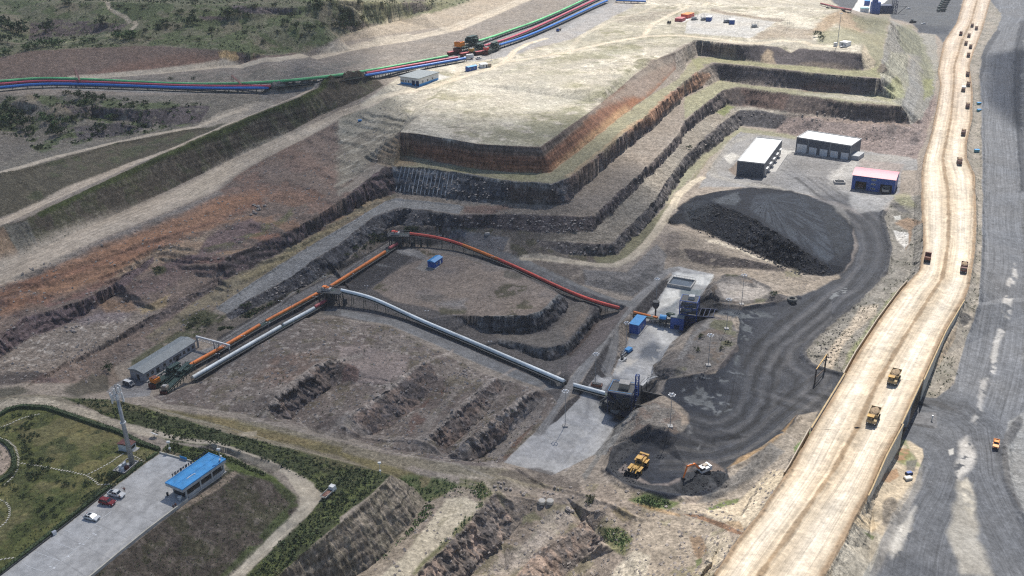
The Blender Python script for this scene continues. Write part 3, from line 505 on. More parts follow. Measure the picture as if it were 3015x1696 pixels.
area(RSL,'B',(1750,1333),(1900,1223),(2050,1083),(2300,893),(2565,653),'C',(0,608),(100,543),(150,655),(0,728),'B',(2350,987),(2100,1182),(1930,1332),'E',(1800,60),(1700,100),f=5,w=8,rough=1.1);area((.30,.17,.105),'B',(2150,1000),(2565,660),'C',(100,545),(205,575),(150,640),(0,715),'B',(2350,940),f=10,w=12,k=.8);area((.2,.14,.11),'B',(1700,1370),(2050,1090),(2300,900),(2320,920),(2060,1130),(1760,1400),f=8,w=6,k=.7)
area((.21,.18,.15),'E',(440,10),(1000,80),(1700,104),'B',(1930,1334),(2350,990),(2565,790),'C',(0,728),(150,655),(270,610),(300,680),(140,800),(0,915),'B',(2350,1240),'E',(2050,50),(1920,185),(1560,183),(1330,168),(930,165),(940,105),(430,48),f=6,w=6,k=.9,rough=.5);area((.17,.115,.095),'E',(930,105),(1250,100),(1300,120),(1130,160),(930,160),f=10,w=10,k=.8);area((.14,.14,.14),'E',(850,54),(1000,77),(1250,88),(1200,100),(900,90),f=8,w=6,k=.6);area((.24,.235,.15),'C',(0,740),(270,612),(600,655),(1350,722),(1500,715),(1640,800),(1300,778),(400,655),(300,680),(140,800),(0,900),f=6,w=6,k=.85);area((.34,.32,.27),'C',(850,700),(1350,722),(1600,790),(1400,770),(1000,725),f=10,w=6,k=.7)
F2=('E',(900,172),(1330,168),(1560,183),(1800,193),(1920,183),(2050,48),'B',(2350,1238),(2565,1006),'C',(0,913),(140,798),(300,678),(325,797),(170,883),(0,1013),'B',(2565,1098),(2400,1278),'E',(2030,182),(1910,302),(1800,315),(1500,310),(1100,270),(900,264))
area((.085,.07,.068),*F2,f=4,w=5,rough=1.0);area((.06,.052,.055),'E',(900,172),(1330,168),(1800,193),(1800,315),(1500,310),(900,264),f=4,w=4,k=.7);area((.125,.105,.10),*F2,f=4,w=5,k=.6,nz=n2+.5*n4,th=.15)
area((.20,.18,.15),'E',(1480,320),(1910,304),(2030,182),'B',(2400,1280),(2565,1100),'C',(0,1015),(170,885),(320,800),(500,797),(420,830),(200,1000),(0,1190),'E',(2400,30),(2300,150),(2150,300),(2050,396),(1700,382),(1500,365),f=6,w=8,k=.9,rough=.7);area((.13,.15,.05),'C',(240,850),(320,795),(380,800),(300,880),f=8,w=6,k=.8);area((.33,.31,.26),'C',(330,830),(500,797),(830,850),(700,870),(420,830),f=8,w=8,k=.6)
F3=('E',(1490,363),(1700,380),(1900,400),(2050,394),(2150,298),(2300,148),(2400,28),'C',(0,1188),(200,998),(420,828),(560,828),(775,878),(790,897),(700,978),(430,948),(200,1133),(0,1303),'E',(2520,3),(2450,103),(2350,218),(2200,373),(2100,473),(1900,493),(1700,473),(1490,412))
area((.075,.068,.068),*F3,f=4,w=5,rough=1.0);area((.12,.11,.105),*F3,f=4,w=5,k=.7,nz=n2+.5*n4,th=.12);area((.062,.06,.065),'C',(420,828),(560,828),(775,878),(700,978),(430,948),f=4,w=4,k=.7)
# upper right faces
area((.072,.062,.064),'C',(80,302),(190,312),(400,342),(520,337),(700,352),(800,402),(870,367),(1000,374),(1335,402),(1352,533),(1200,528),(820,490),(560,470),(300,440),(120,412),f=3,w=3,rough=.5);area((.26,.2,.135),'C',(195,320),(280,345),(380,350),(400,440),(300,440),(210,380),f=8,w=8,k=.55,nz=n4,th=-.2);area((.36,.28,.19),'C',(570,420),(620,370),(660,400),(690,480),(560,470),f=10,w=8,k=.75);area((.2,.16,.125),'C',(830,490),(900,470),(1150,480),(1352,530),(1200,530),f=8,w=8,k=.6)
area((.07,.062,.066),'C',(207,476),(500,501),(1000,556),(1478,596),(1508,712),(1350,718),(1100,690),(600,650),(270,607),f=3,w=3,rough=.5);area((.13,.075,.055),'C',(850,640),(1000,620),(1250,640),(1250,690),(1100,690),(900,680),f=12,w=12,k=.7);area((.21,.175,.15),'C',(400,590),(800,640),(900,680),(600,650),(300,610),f=8,w=8,k=.7);area((.19,.165,.145),'C',(130,490),(207,476),(270,607),(230,600),f=5,w=4,k=.8)
area((.078,.062,.058),'C',(300,678),(400,660),(800,707),(1000,732),(1300,782),(1500,797),(1640,807),(1705,930),(1660,935),(1200,888),(800,850),(500,793),(325,795),f=4,w=5,rough=.9);area((.12,.095,.08),'C',(300,678),(400,660),(1640,807),(1705,930),(800,850),(325,795),f=4,w=5,k=.7,nz=n2+.5*n4,th=.12);area((.115,.07,.055),'C',(420,670),(800,710),(760,830),(450,780),f=14,w=12,k=.6)
# east flank
area((.225,.215,.19),'C',(1560,150),(1770,250),(1900,260),(1925,540),(1885,700),(1790,930),(1760,930),(1705,925),(1640,805),(1510,712),(1480,590),(1500,420),(1520,300),f=6,w=5,rough=.5);area((.155,.16,.09),'C',(1600,190),(1720,200),(1800,300),(1900,560),(1880,680),(1800,640),(1780,420),(1650,400),f=16,w=12,k=.55);area((.30,.29,.22),'C',(1490,540),(1560,400),(1690,410),(1680,640),(1640,800),(1560,760),(1510,690),f=12,w=12,k=.7);area((.23,.235,.10),'C',(1520,650),(1600,580),(1660,720),(1560,760),f=12,w=12,k=.6);area((.42,.34,.24),'C',(1690,410),(1710,430),(1705,530),(1690,500),f=4,w=4,k=.8);area((.13,.105,.085),'C',(1470,490),(1520,475),(1530,540),(1450,550),f=5,w=6,k=.8,rough=.8);area((.23,.225,.21),'C',(1690,420),(1740,480),(1780,700),(1720,880),(1640,800),(1690,640),f=6,w=4,k=.8);area((.22,.225,.10),'C',(1800,600),(1885,600),(1870,700),(1800,760),f=10,w=10,k=.7)
area((.205,.165,.15),'C',(700,975),(790,890),(1200,892),(1700,935),(1790,900),(1890,700),(1900,800),(1800,1100),(1760,1200),(1300,1130),(1290,1080),(830,1030),(700,1000),f=6,w=6,rough=.6);area((.095,.08,.075),'C',(1500,950),(1620,960),(1540,1045),f=8,w=8,k=.7,rough=.8);area((.12,.1,.095),'C',(1700,1010),(1790,980),(1760,1090),(1700,1090),f=10,w=10,k=.8,rough=.9);area((.27,.21,.17),'C',(790,880),(1200,895),(1700,940),(1740,960),(1200,925),(850,890),f=6,w=5,k=.7)
area((.20,.20,.13),'C',(430,960),(850,1030),(830,1060),(430,1000),(200,1200),(60,1330),(-60,1449),'E',(2450,110),(2520,5),'C',(0,1305),(200,1135),f=8,w=8,k=.8)
# ---- far coal yard in the top right
area((.085,.09,.098),'C',(1020,-60),(2120,-60),(2060,170),(1960,320),(1900,260),(1770,245),(1740,180),(1570,140),(1540,90),(1180,60),f=6,w=4,rough=.12);area((.055,.06,.07),'C',(1720,180),(1900,200),(2010,190),(2000,260),(1920,255),(1780,245),f=6,w=6);area((.09,.095,.10),'C',(1570,60),(1900,40),(2050,60),(2000,200),(1700,170),f=20,w=14,k=.6);area(WHITE,'C',(1270,70),(1330,-30),(1400,-40),(1570,-30),(1500,30),(1420,60),(1440,95),(1330,90),f=3,w=2);area(PALE,'C',(0,-40),(1060,-40),(1170,60),(1000,70),(200,10),(0,40),f=6,w=4,k=.5)

# ---- warehouse yard
area((.225,.22,.215),'C',(430,1000),(760,1040),(1290,1130),(1650,1180),(1760,1200),(1760,1290),(1640,1290),(1620,1449),'F',(1480,120),(1330,170),(1100,60),(800,-10),(400,-40),(150,-40),'C',(100,1420),(180,1300),(330,1080),f=6,w=5,rough=.08);area((.38,.37,.35),'C',(1190,1210),(1320,1215),(1260,1340),(1100,1400),f=20,w=14,k=.6);area((.45,.44,.41),'C',(720,1130),(830,1140),(760,1180),(690,1200),(600,1330),(560,1330),f=6,w=4,k=.8);area((.45,.44,.41),'C',(300,1180),(360,1150),(420,1180),(340,1240),f=8,w=8,k=.9);area(BROWN,'C',(330,1290),(420,1210),(410,1310),(600,1350),(420,1345),f=6,w=5,k=.8);area((.3,.28,.25),'C',(800,1150),(1250,1200),(1300,1160),(1600,1170),(1740,1200),(1500,1240),f=10,w=8,k=.5);area((.13,.13,.135),'C',(820,1190),(1200,1220),(1120,1300),(1150,1449),(600,1449),(500,1400),(700,1300),f=40,w=20,k=.55);area((.26,.22,.2),'C',(1320,1210),(1450,1220),(1660,1240),(1620,1320),(1320,1260),f=10,w=8,k=.7)
for k,(dx,dy)in enumerate(((0,0),(40,35),(90,60))):lane((.11,.11,.115),2,'C',(760-dx,1180+dy),(900,1330+dy),(1100,1420+dy),'F',(900+dx,-20+dy),(1200+dx,80),(1330+dx,260),f=.8,k=.4,w=.5)
lane((.27,.255,.225),6,'C',(560,1010),(340,1080),(190,1250),(230,1330),(420,1380),(700,1420),'F',(800,10),(1100,90),f=.6,k=.5,st=.3,seed=14)
# ---- coal yard and coal road
cy=('F',(560,-10),(800,5),(1080,60),(1300,160),(1480,130),(1510,140),(1490,200),(1530,330),(1560,420),(1540,560),(1460,680),(1330,800),(1170,930),(1040,1050),(920,1170),(900,1240),(950,1310),(1060,1355),(1200,1380),(1220,1449),'I',(1010,210),(870,240),(800,330),(640,440),(430,560),(330,640),(330,740),(200,870),'H',(2420,880),(2200,800),(2000,680),(2050,500),(2330,330),(2450,390),(2560,330),'I',(-10,300),(40,280),(30,230),(-20,180),'H',(2400,60),'L',(1230,620),(1380,350),(1500,340),'F',(30,1400),(230,1370),(390,1170),(420,1000),(400,950),(200,900),(230,860),(460,880),(780,830),(860,800),(1150,650),(1240,560),(1290,400),(1270,280),(1100,90))
area((.022,.026,.036),*cy,f=5,w=4,rough=.06,zone=2)
for k,(wd,st,pts)in enumerate(((26,.55,('F',(1150,60),(1330,200),(1420,360),(1400,520),(1280,680),(1080,840),(850,1000),(700,1150),(640,1300),(700,1440))),(30,.6,('F',(1300,120),(1440,300),(1470,430),(1430,580),(1300,740),(1080,920),(860,1100),(780,1230),(850,1340),(1000,1400),'I',(1060,130))),(16,.6,('F',(700,1150),(560,1300),(480,1449),'I',(450,150),(420,260),(330,350),(180,360),(100,330))),(18,.6,('F',(650,1250),(640,1380),'I',(620,60),(800,120),(1040,190))),(22,.6,('I',(850,150),(700,260),(560,400),(400,500),(200,560),(0,560))))):
 lane((.045,.048,.056),wd,*pts,st=st,sf=9,seed=20+k,f=.5,k=.75,zone=2)
for k_,(o_,c_)in enumerate(((-9,.018),(-5,.085),(-2,.02),(2,.09),(5,.02),(8,.075))):
 lane((c_,c_,c_*1.07),2.2,'F',(1230,110),(1385,250),(1445,400),(1415,550),(1290,710),(1080,880),(855,1050),(740,1190),(760,1320),(900,1400),'I',(850,90),(1040,150),f=.9,k=.6,w=.8,off=o_,breakup=.9,seed=60+k_)
 lane((c_,c_,c_*1.05),2.0,'F',(900,1010),(700,1170),(600,1320),(560,1449),'I',(540,140),(470,260),(330,340),(190,350),(90,310),f=.9,k=.6,w=.8,off=o_*.8,breakup=.9,seed=70+k_)
 lane((c_*1.1,c_*1.05,c_),2.0,'I',(900,150),(760,260),(620,380),(430,500),(230,560),(30,560),f=.9,k=.55,w=.8,off=o_*.8,breakup=.9,seed=80+k_)
area((.045,.048,.055),'F',(1280,180),(1490,200),(1540,400),(1520,560),(1300,780),(1330,560),(1400,400),f=50,w=20,k=.45);area((.19,.165,.15),'F',(1270,280),(1320,400),(1260,540),(1200,600),(1280,420),f=12,w=6,k=.6);area((.10,.11,.118),'F',(230,890),(700,920),(540,960),(480,1150),(420,1300),(390,1300),(450,1050),(430,970),(260,920),f=16,w=22,k=.8,nz=n4+.5*n2,th=.05);area((.16,.17,.178),'F',(1090,800),(1180,750),(1300,700),(1230,770),(1120,810),f=6,w=14,k=.7,nz=n2+n4,th=.1);area((.13,.14,.148),'F',(-20,1410),(250,1390),(350,1320),(440,1360),(300,1420),(60,1445),'I',(300,60),(320,180),(230,230),(60,180),(-30,120),f=14,w=24,k=.8,nz=n4+.7*n2,th=.12);area((.06,.065,.07),'I',(0,0),(200,60),(300,180),(150,200),(0,100),f=30,w=20,k=.5,nz=n4,th=-.1)
area((.30,.30,.30),'F',(1250,0),(1560,60),(1530,110),(1480,140),(1330,160),(1240,80),f=14,w=14,k=.6);area((.24,.225,.22),'F',(950,20),(1300,130),(1330,180),(1100,90),f=14,w=10,k=.6)
area((.055,.056,.06),'F',(1490,200),(1510,150),(1560,130),(1500,200),(1560,420),(1540,600),(1330,820),(1050,1060),(930,1180),(910,1250),(960,1300),(1100,1355),(1210,1370),(1200,1390),(1060,1370),(930,1310),(895,1240),(910,1170),(1040,1030),(1320,790),(1520,590),(1540,420),f=4,w=4,k=.9)
# verge between coal road and haul road
vg=('F',(1560,60),(1790,20),(1800,200),(1805,400),(1770,590),(1640,735),(1470,965),(1300,1225),(1215,1370),(1080,1340),(960,1290),(920,1230),(940,1180),(1060,1060),(1340,820),(1540,610),(1570,430),(1510,210))
area((.19,.178,.158),*vg,f=4,w=4,rough=.5);area((.11,.105,.09),*vg,f=4,w=4,k=.7,nz=n4+.4*n8,th=.1);area((.34,.29,.23),'F',(1340,860),(1460,840),(1450,930),(1300,1050),(1200,1180),(1120,1350),(1050,1330),(1080,1220),(1180,1100),f=12,w=10,k=.85);area((.19,.205,.10),'F',(1530,820),(1640,720),(1650,750),(1470,960),(1300,1220),(1200,1340),(1240,1230),(1400,1010),f=14,w=10,k=.7);area((.20,.14,.095),'F',(1580,240),(1680,195),(1795,225),(1720,270),(1700,400),(1670,440),(1690,290),f=6,w=8,k=.9);area((.40,.39,.37),'F',(1580,290),(1690,310),(1695,400),(1660,430),(1600,360),f=3,w=4,k=.95);area((.38,.38,.36),'F',(1580,185),(1630,180),(1640,210),(1590,210),f=3,w=4);area((.20,.2,.11),'F',(1560,20),(1700,10),(1740,120),(1600,100),f=12,w=10,k=.6);area((.06,.058,.06),'F',(1540,90),(1600,80),(1700,160),(1620,150),f=8,w=8,k=.8)
# ---- stockpile
pile=('X',(1958,662),(1990,618),(2050,578),'F',(250,-10),(480,-40),'C',(560,1425),'F',(800,-15),(1000,50),(1110,95),(1265,270),(1290,400),(1255,530),(1180,610),(1150,625),(1050,640),(870,614),(480,442),(120,295),(0,255))
area((.009,.0115,.018),*pile,f=6,w=9,rough=.45,zone=4);area(None,'F',(0,120),(240,85),(400,155),(570,225),(820,385),(1040,530),(1150,612),(870,616),(480,445),(120,295),f=6,w=4,rough=.9);rad=np.arctan2((PY-586)*1.6,PX-2262);q_=fbm(rad*26,np.hypot(PX-2270,PY-590)*.02,1.0,3,77)
area((.031,.038,.05),'F',(540,20),(800,10),(1010,140),(1080,300),(1140,490),(1080,535),(920,430),(760,320),(600,215),(500,130),f=12,w=5,k=.95,rough=.05);area((.011,.014,.021),'F',(540,20),(800,10),(1010,140),(1080,300),(1140,490),(1060,540),(880,430),(720,330),(560,250),(500,150),f=12,w=5,k=.9,nz=q_+.2*n2,th=.0)
area((.05,.057,.067),'F',(210,60),(400,0),(430,60),(380,100),(270,90),f=8,w=5,k=.8);area((.026,.031,.039),'F',(0,100),(160,55),(230,95),(160,240),(120,285),(0,200),f=8,w=6,k=.8);area((.028,.033,.041),'F',(820,20),(900,20),(1110,100),(1260,300),(1270,420),(1170,500),(1080,300),(1020,130),f=14,w=8,k=.6)
area((.20,.172,.142),'F',(0,285),(120,295),(480,445),(870,616),(1050,645),(1160,620),(1180,650),(1000,740),(860,780),(650,770),(800,720),(440,640),(300,620),(200,600),(-60,585),'E',(2450,480),(2500,300),'F',(-50,300),f=8,w=10,rough=.5);area((.075,.065,.062),'F',(0,440),(150,450),(420,500),(700,560),(760,600),(600,605),(430,580),(200,570),(60,530),f=8,w=10,rough=.9,nz=n4,th=-.4);area((.43,.385,.31),'F',(150,360),(250,360),(500,470),(730,550),(600,520),(400,440),(200,380),f=6,w=8,k=.85);area((.15,.14,.09),'F',(750,600),(860,590),(870,640),(760,650),f=8,w=8,k=.7);area((.14,.12,.11),'E',(2420,330),(2565,300),(2565,560),(2480,480),f=10,w=10,k=.6)
# ---- mounds at the dump hoppers
for q in(('F',(170,720),(310,625),(480,650),(640,720),(700,790),(600,835),(430,860),(270,850),(150,780)),('F',(-40,1250),(100,960),(220,930),(360,980),(410,1060),(380,1180),(280,1300),(150,1370),(0,1400),'E',(2400,1420),(2380,1330))):
 area((.135,.125,.118),*q,f=6,w=5,rough=.3);area((.12,.095,.075),*q,f=6,w=5,k=.7,nz=n4+.3*n2,th=.25);area((.10,.11,.045),*q,f=6,w=5,k=.5,nz=n15b+n4b*.5,th=.35)
area((.33,.30,.27),'F',(250,690),(340,660),(560,700),(650,760),(560,810),(400,830),(300,800),f=8,w=6,k=.8);area((.075,.07,.07),'F',(600,830),(700,780),(800,800),(740,840),(640,860),f=6,w=6,rough=.5);area((.10,.09,.085),'F',(130,780),(250,850),(440,870),(420,890),(230,860),(110,830),f=8,w=6,k=.7);area((.09,.085,.085),'E',(2370,1340),(2480,1200),(2600,1180),'F',(40,1200),(-20,1380),'E',(2400,1440),f=14,w=10,k=.7);area((.12,.105,.1),'F',(0,1390),(150,1370),(290,1290),(400,1160),(410,1190),(300,1320),(120,1400),f=8,w=6,k=.7)
area((.19,.185,.18),'K',(1000,1449),(1250,1080),(1480,870),(1560,900),(1300,1120),(1100,1449),f=10,w=6,k=.7)
lm=('L',(870,790),(1000,745),(1230,690),(1430,790),(1600,900),(1670,1000),(1600,1120),(1480,1180),(1200,1100),(900,1250),(720,1330),(600,1440),(500,1440),(650,1020));area((.18,.166,.15),*lm,f=8,w=6,rough=.4);area((.12,.09,.075),*lm,f=8,w=6,k=.7,nz=n4+n2*.4,th=.15);area((.195,.195,.19),'L',(870,790),(980,830),(800,1000),(620,1280),(500,1449),(330,1440),(560,1200),(660,1020),(780,890),f=6,w=4,k=.85);area((.29,.235,.185),'L',(1450,760),(1640,900),(1670,1010),(1560,1050),(1560,900),f=8,w=8,k=.7)
# ---- gravel road, slopes, pads
area((.062,.058,.058),'K',(1060,190),(760,350),(420,730),(200,960),'E',(2110,1000),(2090,1180),(2045,1370),'L',(700,50),(350,560),(140,620),(0,860),'H',(1520,370),(1720,130),(1800,80),'E',(1830,1440),(2030,1110),(2200,900),'K',(600,790),(740,600),(980,260),f=4,w=3,rough=.15)
area((.35,.348,.342),'K',(900,140),(1060,120),(1550,230),(1440,440),(1340,620),(1180,770),(1120,1050),(940,1205),(800,1449),'L',(1170,170),(1120,420),(880,640),(770,890),(640,1020),(560,1200),(330,1440),'H',(1600,692),(1240,592),(1430,400),(1500,365),(1640,280),(1820,100),'E',(1960,1400),(2050,1420),'K',(205,1440),(350,1130),(600,790),(740,600),(980,260),f=3,w=2,rough=.03,zone=5)
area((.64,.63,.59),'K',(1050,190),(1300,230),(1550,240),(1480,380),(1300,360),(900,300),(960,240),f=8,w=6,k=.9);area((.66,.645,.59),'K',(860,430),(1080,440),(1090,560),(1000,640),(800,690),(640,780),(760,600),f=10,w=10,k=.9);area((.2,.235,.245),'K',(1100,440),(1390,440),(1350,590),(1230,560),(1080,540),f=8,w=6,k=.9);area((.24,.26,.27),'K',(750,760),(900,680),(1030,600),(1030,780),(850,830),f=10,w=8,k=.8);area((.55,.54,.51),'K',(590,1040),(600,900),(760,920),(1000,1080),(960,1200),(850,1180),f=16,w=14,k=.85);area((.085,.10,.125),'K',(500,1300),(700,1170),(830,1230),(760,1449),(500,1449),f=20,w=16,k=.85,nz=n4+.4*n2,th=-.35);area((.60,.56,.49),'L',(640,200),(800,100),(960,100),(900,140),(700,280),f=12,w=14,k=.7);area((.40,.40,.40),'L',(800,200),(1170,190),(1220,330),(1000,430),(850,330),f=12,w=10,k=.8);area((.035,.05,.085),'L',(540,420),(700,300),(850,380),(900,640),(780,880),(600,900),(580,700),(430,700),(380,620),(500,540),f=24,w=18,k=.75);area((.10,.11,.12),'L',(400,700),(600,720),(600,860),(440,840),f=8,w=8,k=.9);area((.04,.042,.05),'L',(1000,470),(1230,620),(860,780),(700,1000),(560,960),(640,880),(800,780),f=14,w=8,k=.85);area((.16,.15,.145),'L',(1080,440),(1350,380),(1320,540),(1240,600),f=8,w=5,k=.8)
area((.33,.335,.345),'H',(1270,580),(1500,380),(1900,200),(2000,300),(1850,500),(1700,680),f=40,w=20,k=.6,nz=n8,th=0);area((.27,.27,.275),'H',(1600,480),(1800,380),(1750,520),(1640,620),f=20,w=14,k=.5);lane((.23,.23,.235),.9,'H',(1700,590),(1760,500),(1830,430),(1960,300),k=.6,breakup=.4);lane((.26,.26,.265),1.6,'H',(1880,110),(1860,250),(1820,280),k=.7);lane((.28,.28,.285),.35,'H',(1700,660),(1890,470),(2070,300),k=.5);area((.17,.165,.155),'H',(1820,690),(1900,590),(2080,300),(2110,320),(1960,560),(1850,730),f=6,w=4,k=.8)
lane((.21,.205,.20),4.6,'K',(1000,160),(880,190),(720,325),(380,685),(150,920),'E',(1990,1120),(1790,1410),'H',(1690,70),(1500,365),st=.25,sf=3,seed=33,rough=.05,zone=3);lane((.20,.195,.19),3.2,'K',(150,920),'E',(2075,1010),(2080,1120),(2060,1240),(2010,1370),(2060,1430),st=.35,sf=3,seed=34,rough=.05,zone=3,wd2=4)
area((.34,.34,.34),'L',(130,620),(380,300),(450,340),(600,330),(560,420),(380,640),(300,640),f=4,w=2,k=.8)
# ---- inner floor
inn=('D',(1500,1449),(1640,1110),(2100,835),'E',(0,595),(200,480),(450,290),(700,330),(1100,440),(1500,580),(2130,850),(2220,830),(2000,1130),(1750,1380),'H',(1640,130),(1540,40),'E',(1400,1380),(700,1110),(380,1000),(0,950),'D',(2420,900),(1900,1200))
area((.105,.096,.092),*inn,f=5,w=4,rough=.15)
area((.155,.15,.148),'D',(1450,1290),(1660,1125),(2100,850),(2565,610),'E',(0,610),(200,490),(400,360),(420,380),(200,545),(0,660),'D',(2400,790),(1950,1020),(1480,1280),f=4,w=3,rough=.05);lane((.05,.048,.047),1.4,'D',(1650,1108),(2100,835),(2565,592),'E',(0,592),(200,478),(390,345),k=.9);lane((.19,.185,.18),.8,'D',(1660,1125),(2100,850),(2565,608),'E',(0,608),(200,492),(395,360),k=.9);lane((.06,.058,.057),.6,'D',(1680,1130),(2110,860),(2565,618),'E',(0,618),(200,500),k=.8)
for q in(('E',(160,800),(400,880),(660,1000),(1140,1205),(1500,1360),(1690,1440)),('E',(700,350),(1050,460),(1400,610),(1800,795),(2100,885)),('D',(1400,1340),(2000,1010),(2420,780),(2565,700)),('D',(1480,1400),(2120,1030),(2400,880))):lane((.045,.043,.045),4.5,*q,f=.9,w=.8,k=.65,breakup=1.2)
isl=('E',(560,400),(900,450),(1300,600),(1600,740),(1655,775),(1630,810),(1520,905),(1400,940),(1100,945),(850,925),(640,870),(400,820),(250,740),(330,650),(480,560),(640,500));area((.225,.185,.155),*isl,f=8,w=6,rough=.15);area((.17,.15,.14),*isl,f=8,w=6,k=.6,nz=n15,th=.1);area((.075,.07,.04),*isl,f=8,w=6,k=.8,nz=n15b+.7*n4,th=.42)
area((.07,.065,.04),'E',(1120,740),(1260,680),(1420,700),(1340,760),(1240,800),(1100,790),f=14,w=14,k=.85,nz=n4+n2*.4,th=-.1);area((.075,.072,.04),'E',(740,870),(950,880),(940,920),(760,915),f=10,w=10,k=.8);area((.21,.215,.22),'E',(700,830),(950,810),(940,870),(720,860),f=20,w=14,k=.5);area((.09,.085,.07),'E',(1250,590),(1380,620),(1360,660),(1240,640),f=8,w=10,k=.8);area((.08,.075,.05),'E',(1380,810),(1440,830),(1380,880),(1330,890),f=6,w=6,k=.7);area((.10,.095,.09),'E',(560,780),(760,760),(800,800),(640,830),f=14,w=12,k=.6)
area((.058,.056,.058),'E',(40,740),(130,600),(280,500),(420,440),(540,500),(340,650),(220,740),(120,760),f=10,w=8,k=.95);area((.16,.165,.165),'E',(270,550),(300,545),(420,575),(300,560),f=4,w=3,k=.8);area((.20,.195,.19),'E',(420,440),(560,430),(660,490),(640,520),(560,490),(440,465),f=5,w=4,k=.9);area((.30,.29,.28),'E',(430,440),(520,425),(570,455),(600,460),(540,470),f=4,w=6,k=.7);area((.25,.23,.205),'E',(570,580),(640,510),(670,520),(700,590),(640,600),f=4,w=2,k=.9);area((.165,.16,.155),'E',(640,420),(760,385),(1050,450),(1300,560),(1250,590),(900,490),(700,460),f=8,w=5,k=.7)
cl=('E',(1655,770),(1715,850),(1705,915),(1560,1045),(1400,1080),(1150,1062),(900,972),(850,930),(1100,945),(1400,945),(1530,910),(1640,812));area((.05,.048,.052),*cl,f=4,w=5,rough=.9);area((.12,.115,.115),*cl,f=4,w=5,k=.7,nz=n2+.5*n4,th=.15);area((.20,.20,.195),'E',(1655,765),(1665,800),(1530,915),(1500,950),(1100,955),(1100,940),(1400,935),(1510,900),(1620,800),f=4,w=4,k=.8)
cl=('E',(1900,830),(1955,860),(1985,880),(1960,970),(1730,1230),(1610,1275),(1450,1245),(1200,1155),(1200,1112),(1560,1178),(1700,1148),(1895,940),(1930,860));area((.055,.053,.056),*cl,f=4,w=5,rough=.7);area((.13,.125,.122),*cl,f=4,w=5,k=.6,nz=n2+.5*n4,th=.15);area((.17,.165,.16),'E',(1190,1110),(1560,1180),(1700,1150),(1900,935),(1920,950),(1720,1190),(1560,1215),(1200,1150),f=5,w=5,k=.6)
area((.15,.135,.12),'E',(1715,855),(1880,830),(1890,930),(1690,1140),(1560,1170),(1200,1105),(1150,1070),(1400,1090),(1570,1060),(1720,920),f=8,w=6,k=.8);area((.2,.165,.135),'E',(1680,1050),(1880,870),(1890,930),(1700,1120),f=12,w=8,k=.6);area((.145,.125,.12),'E',(1960,990),(2110,890),(2200,850),(2000,1110),(1750,1370),(1720,1300),f=14,w=8,k=.8);area((.07,.05,.045),'E',(1720,1230),(1850,1090),(1960,960),(1970,975),(1860,1110),(1740,1240),f=5,w=6,k=.7)
lane((.175,.175,.175),7,'E',(-60,905),(100,925),(385,975),(700,1105),(1100,1280),(1420,1410),(1560,1470),'H',(1640,20),st=.12,sf=3,seed=35,rough=.05,zone=3,f=.15,wd2=6);lane((.25,.24,.225),.8,'E',(0,935),(385,1005),(700,1140),(1080,1310),(1400,1440),k=.7);area((.10,.095,.095),'E',(130,800),(400,890),(600,980),(400,965),(100,905),(20,870),f=10,w=6,k=.8);area((.10,.095,.09),'D',(1900,1200),(2420,900),(2565,900),'E',(0,890),(20,930),'D',(2350,945),(1950,1190),f=10,w=6,k=.7)
lane((.165,.165,.163),7,'E',(1000,430),(1150,470),(1350,515),(1500,590),(1700,680),(1900,770),(2080,835),(2180,845),st=.1,sf=3,seed=36,rough=.05,zone=3,f=.2)
area((.155,.15,.15),'E',(820,330),(850,275),(1280,345),(1230,450),(1060,415),(820,335),f=3,w=2,k=.95,rough=.1);area((.09,.08,.07),'E',(850,270),(1130,272),(1500,312),(1800,318),(1900,330),(1500,365),(1500,410),(1700,475),(1900,495),(2050,480),(1900,560),(1500,500),(1300,490),(1280,340),f=10,w=8,k=.75,rough=.4);area((.06,.06,.03),'E',(850,270),(1130,272),(1500,312),(1500,410),(1700,475),(1900,495),(1900,560),(1500,500),(1300,490),(1280,340),f=10,w=8,k=.6,nz=n4+n15*.4,th=.1)
area((.17,.165,.095),'E',(1900,500),(2100,475),(2350,220),(2565,0),'F',(0,-20),'C',(60,1340),(200,1200),(300,1080),'E',(2565,40),(2400,290),(2150,540),(1950,560),f=8,w=8,k=.8)
lane((.44,.385,.30),4.4,'E',(1390,500),(1500,497),(1700,520),(1950,552),(2080,555),(2200,500),(2310,400),(2400,285),(2440,220),(2500,120),(2565,15),'C',(60,1380),(140,1340),st=.2,sf=2,seed=37,rough=.06,zone=3,w=.2);area((.155,.15,.148),'E',(1830,585),(2000,595),(2170,604),(2400,395),(2480,480),(2440,600),(2220,780),(2050,740),(1850,700),f=6,w=4,k=.85,rough=.3);area((.085,.082,.08),'E',(1860,680),(2050,640),(2200,690),(2330,560),(2450,540),(2440,610),(2220,790),(2050,750),f=8,w=10,k=.7,nz=n4,th=-.25,rough=.6);area((.09,.078,.07),'E',(1450,515),(1800,560),(1850,600),(1860,720),(1700,650),(1500,560),f=10,w=8,k=.7,nz=n4,th=-.3)
area((.22,.215,.215),'D',(880,1440),(1000,1390),(1440,1160),(1500,1200),(1680,1150),(1480,1290),(1200,1430),'G',(1150,0),(1130,90),(860,110),(800,60),f=4,w=2,rough=.04)
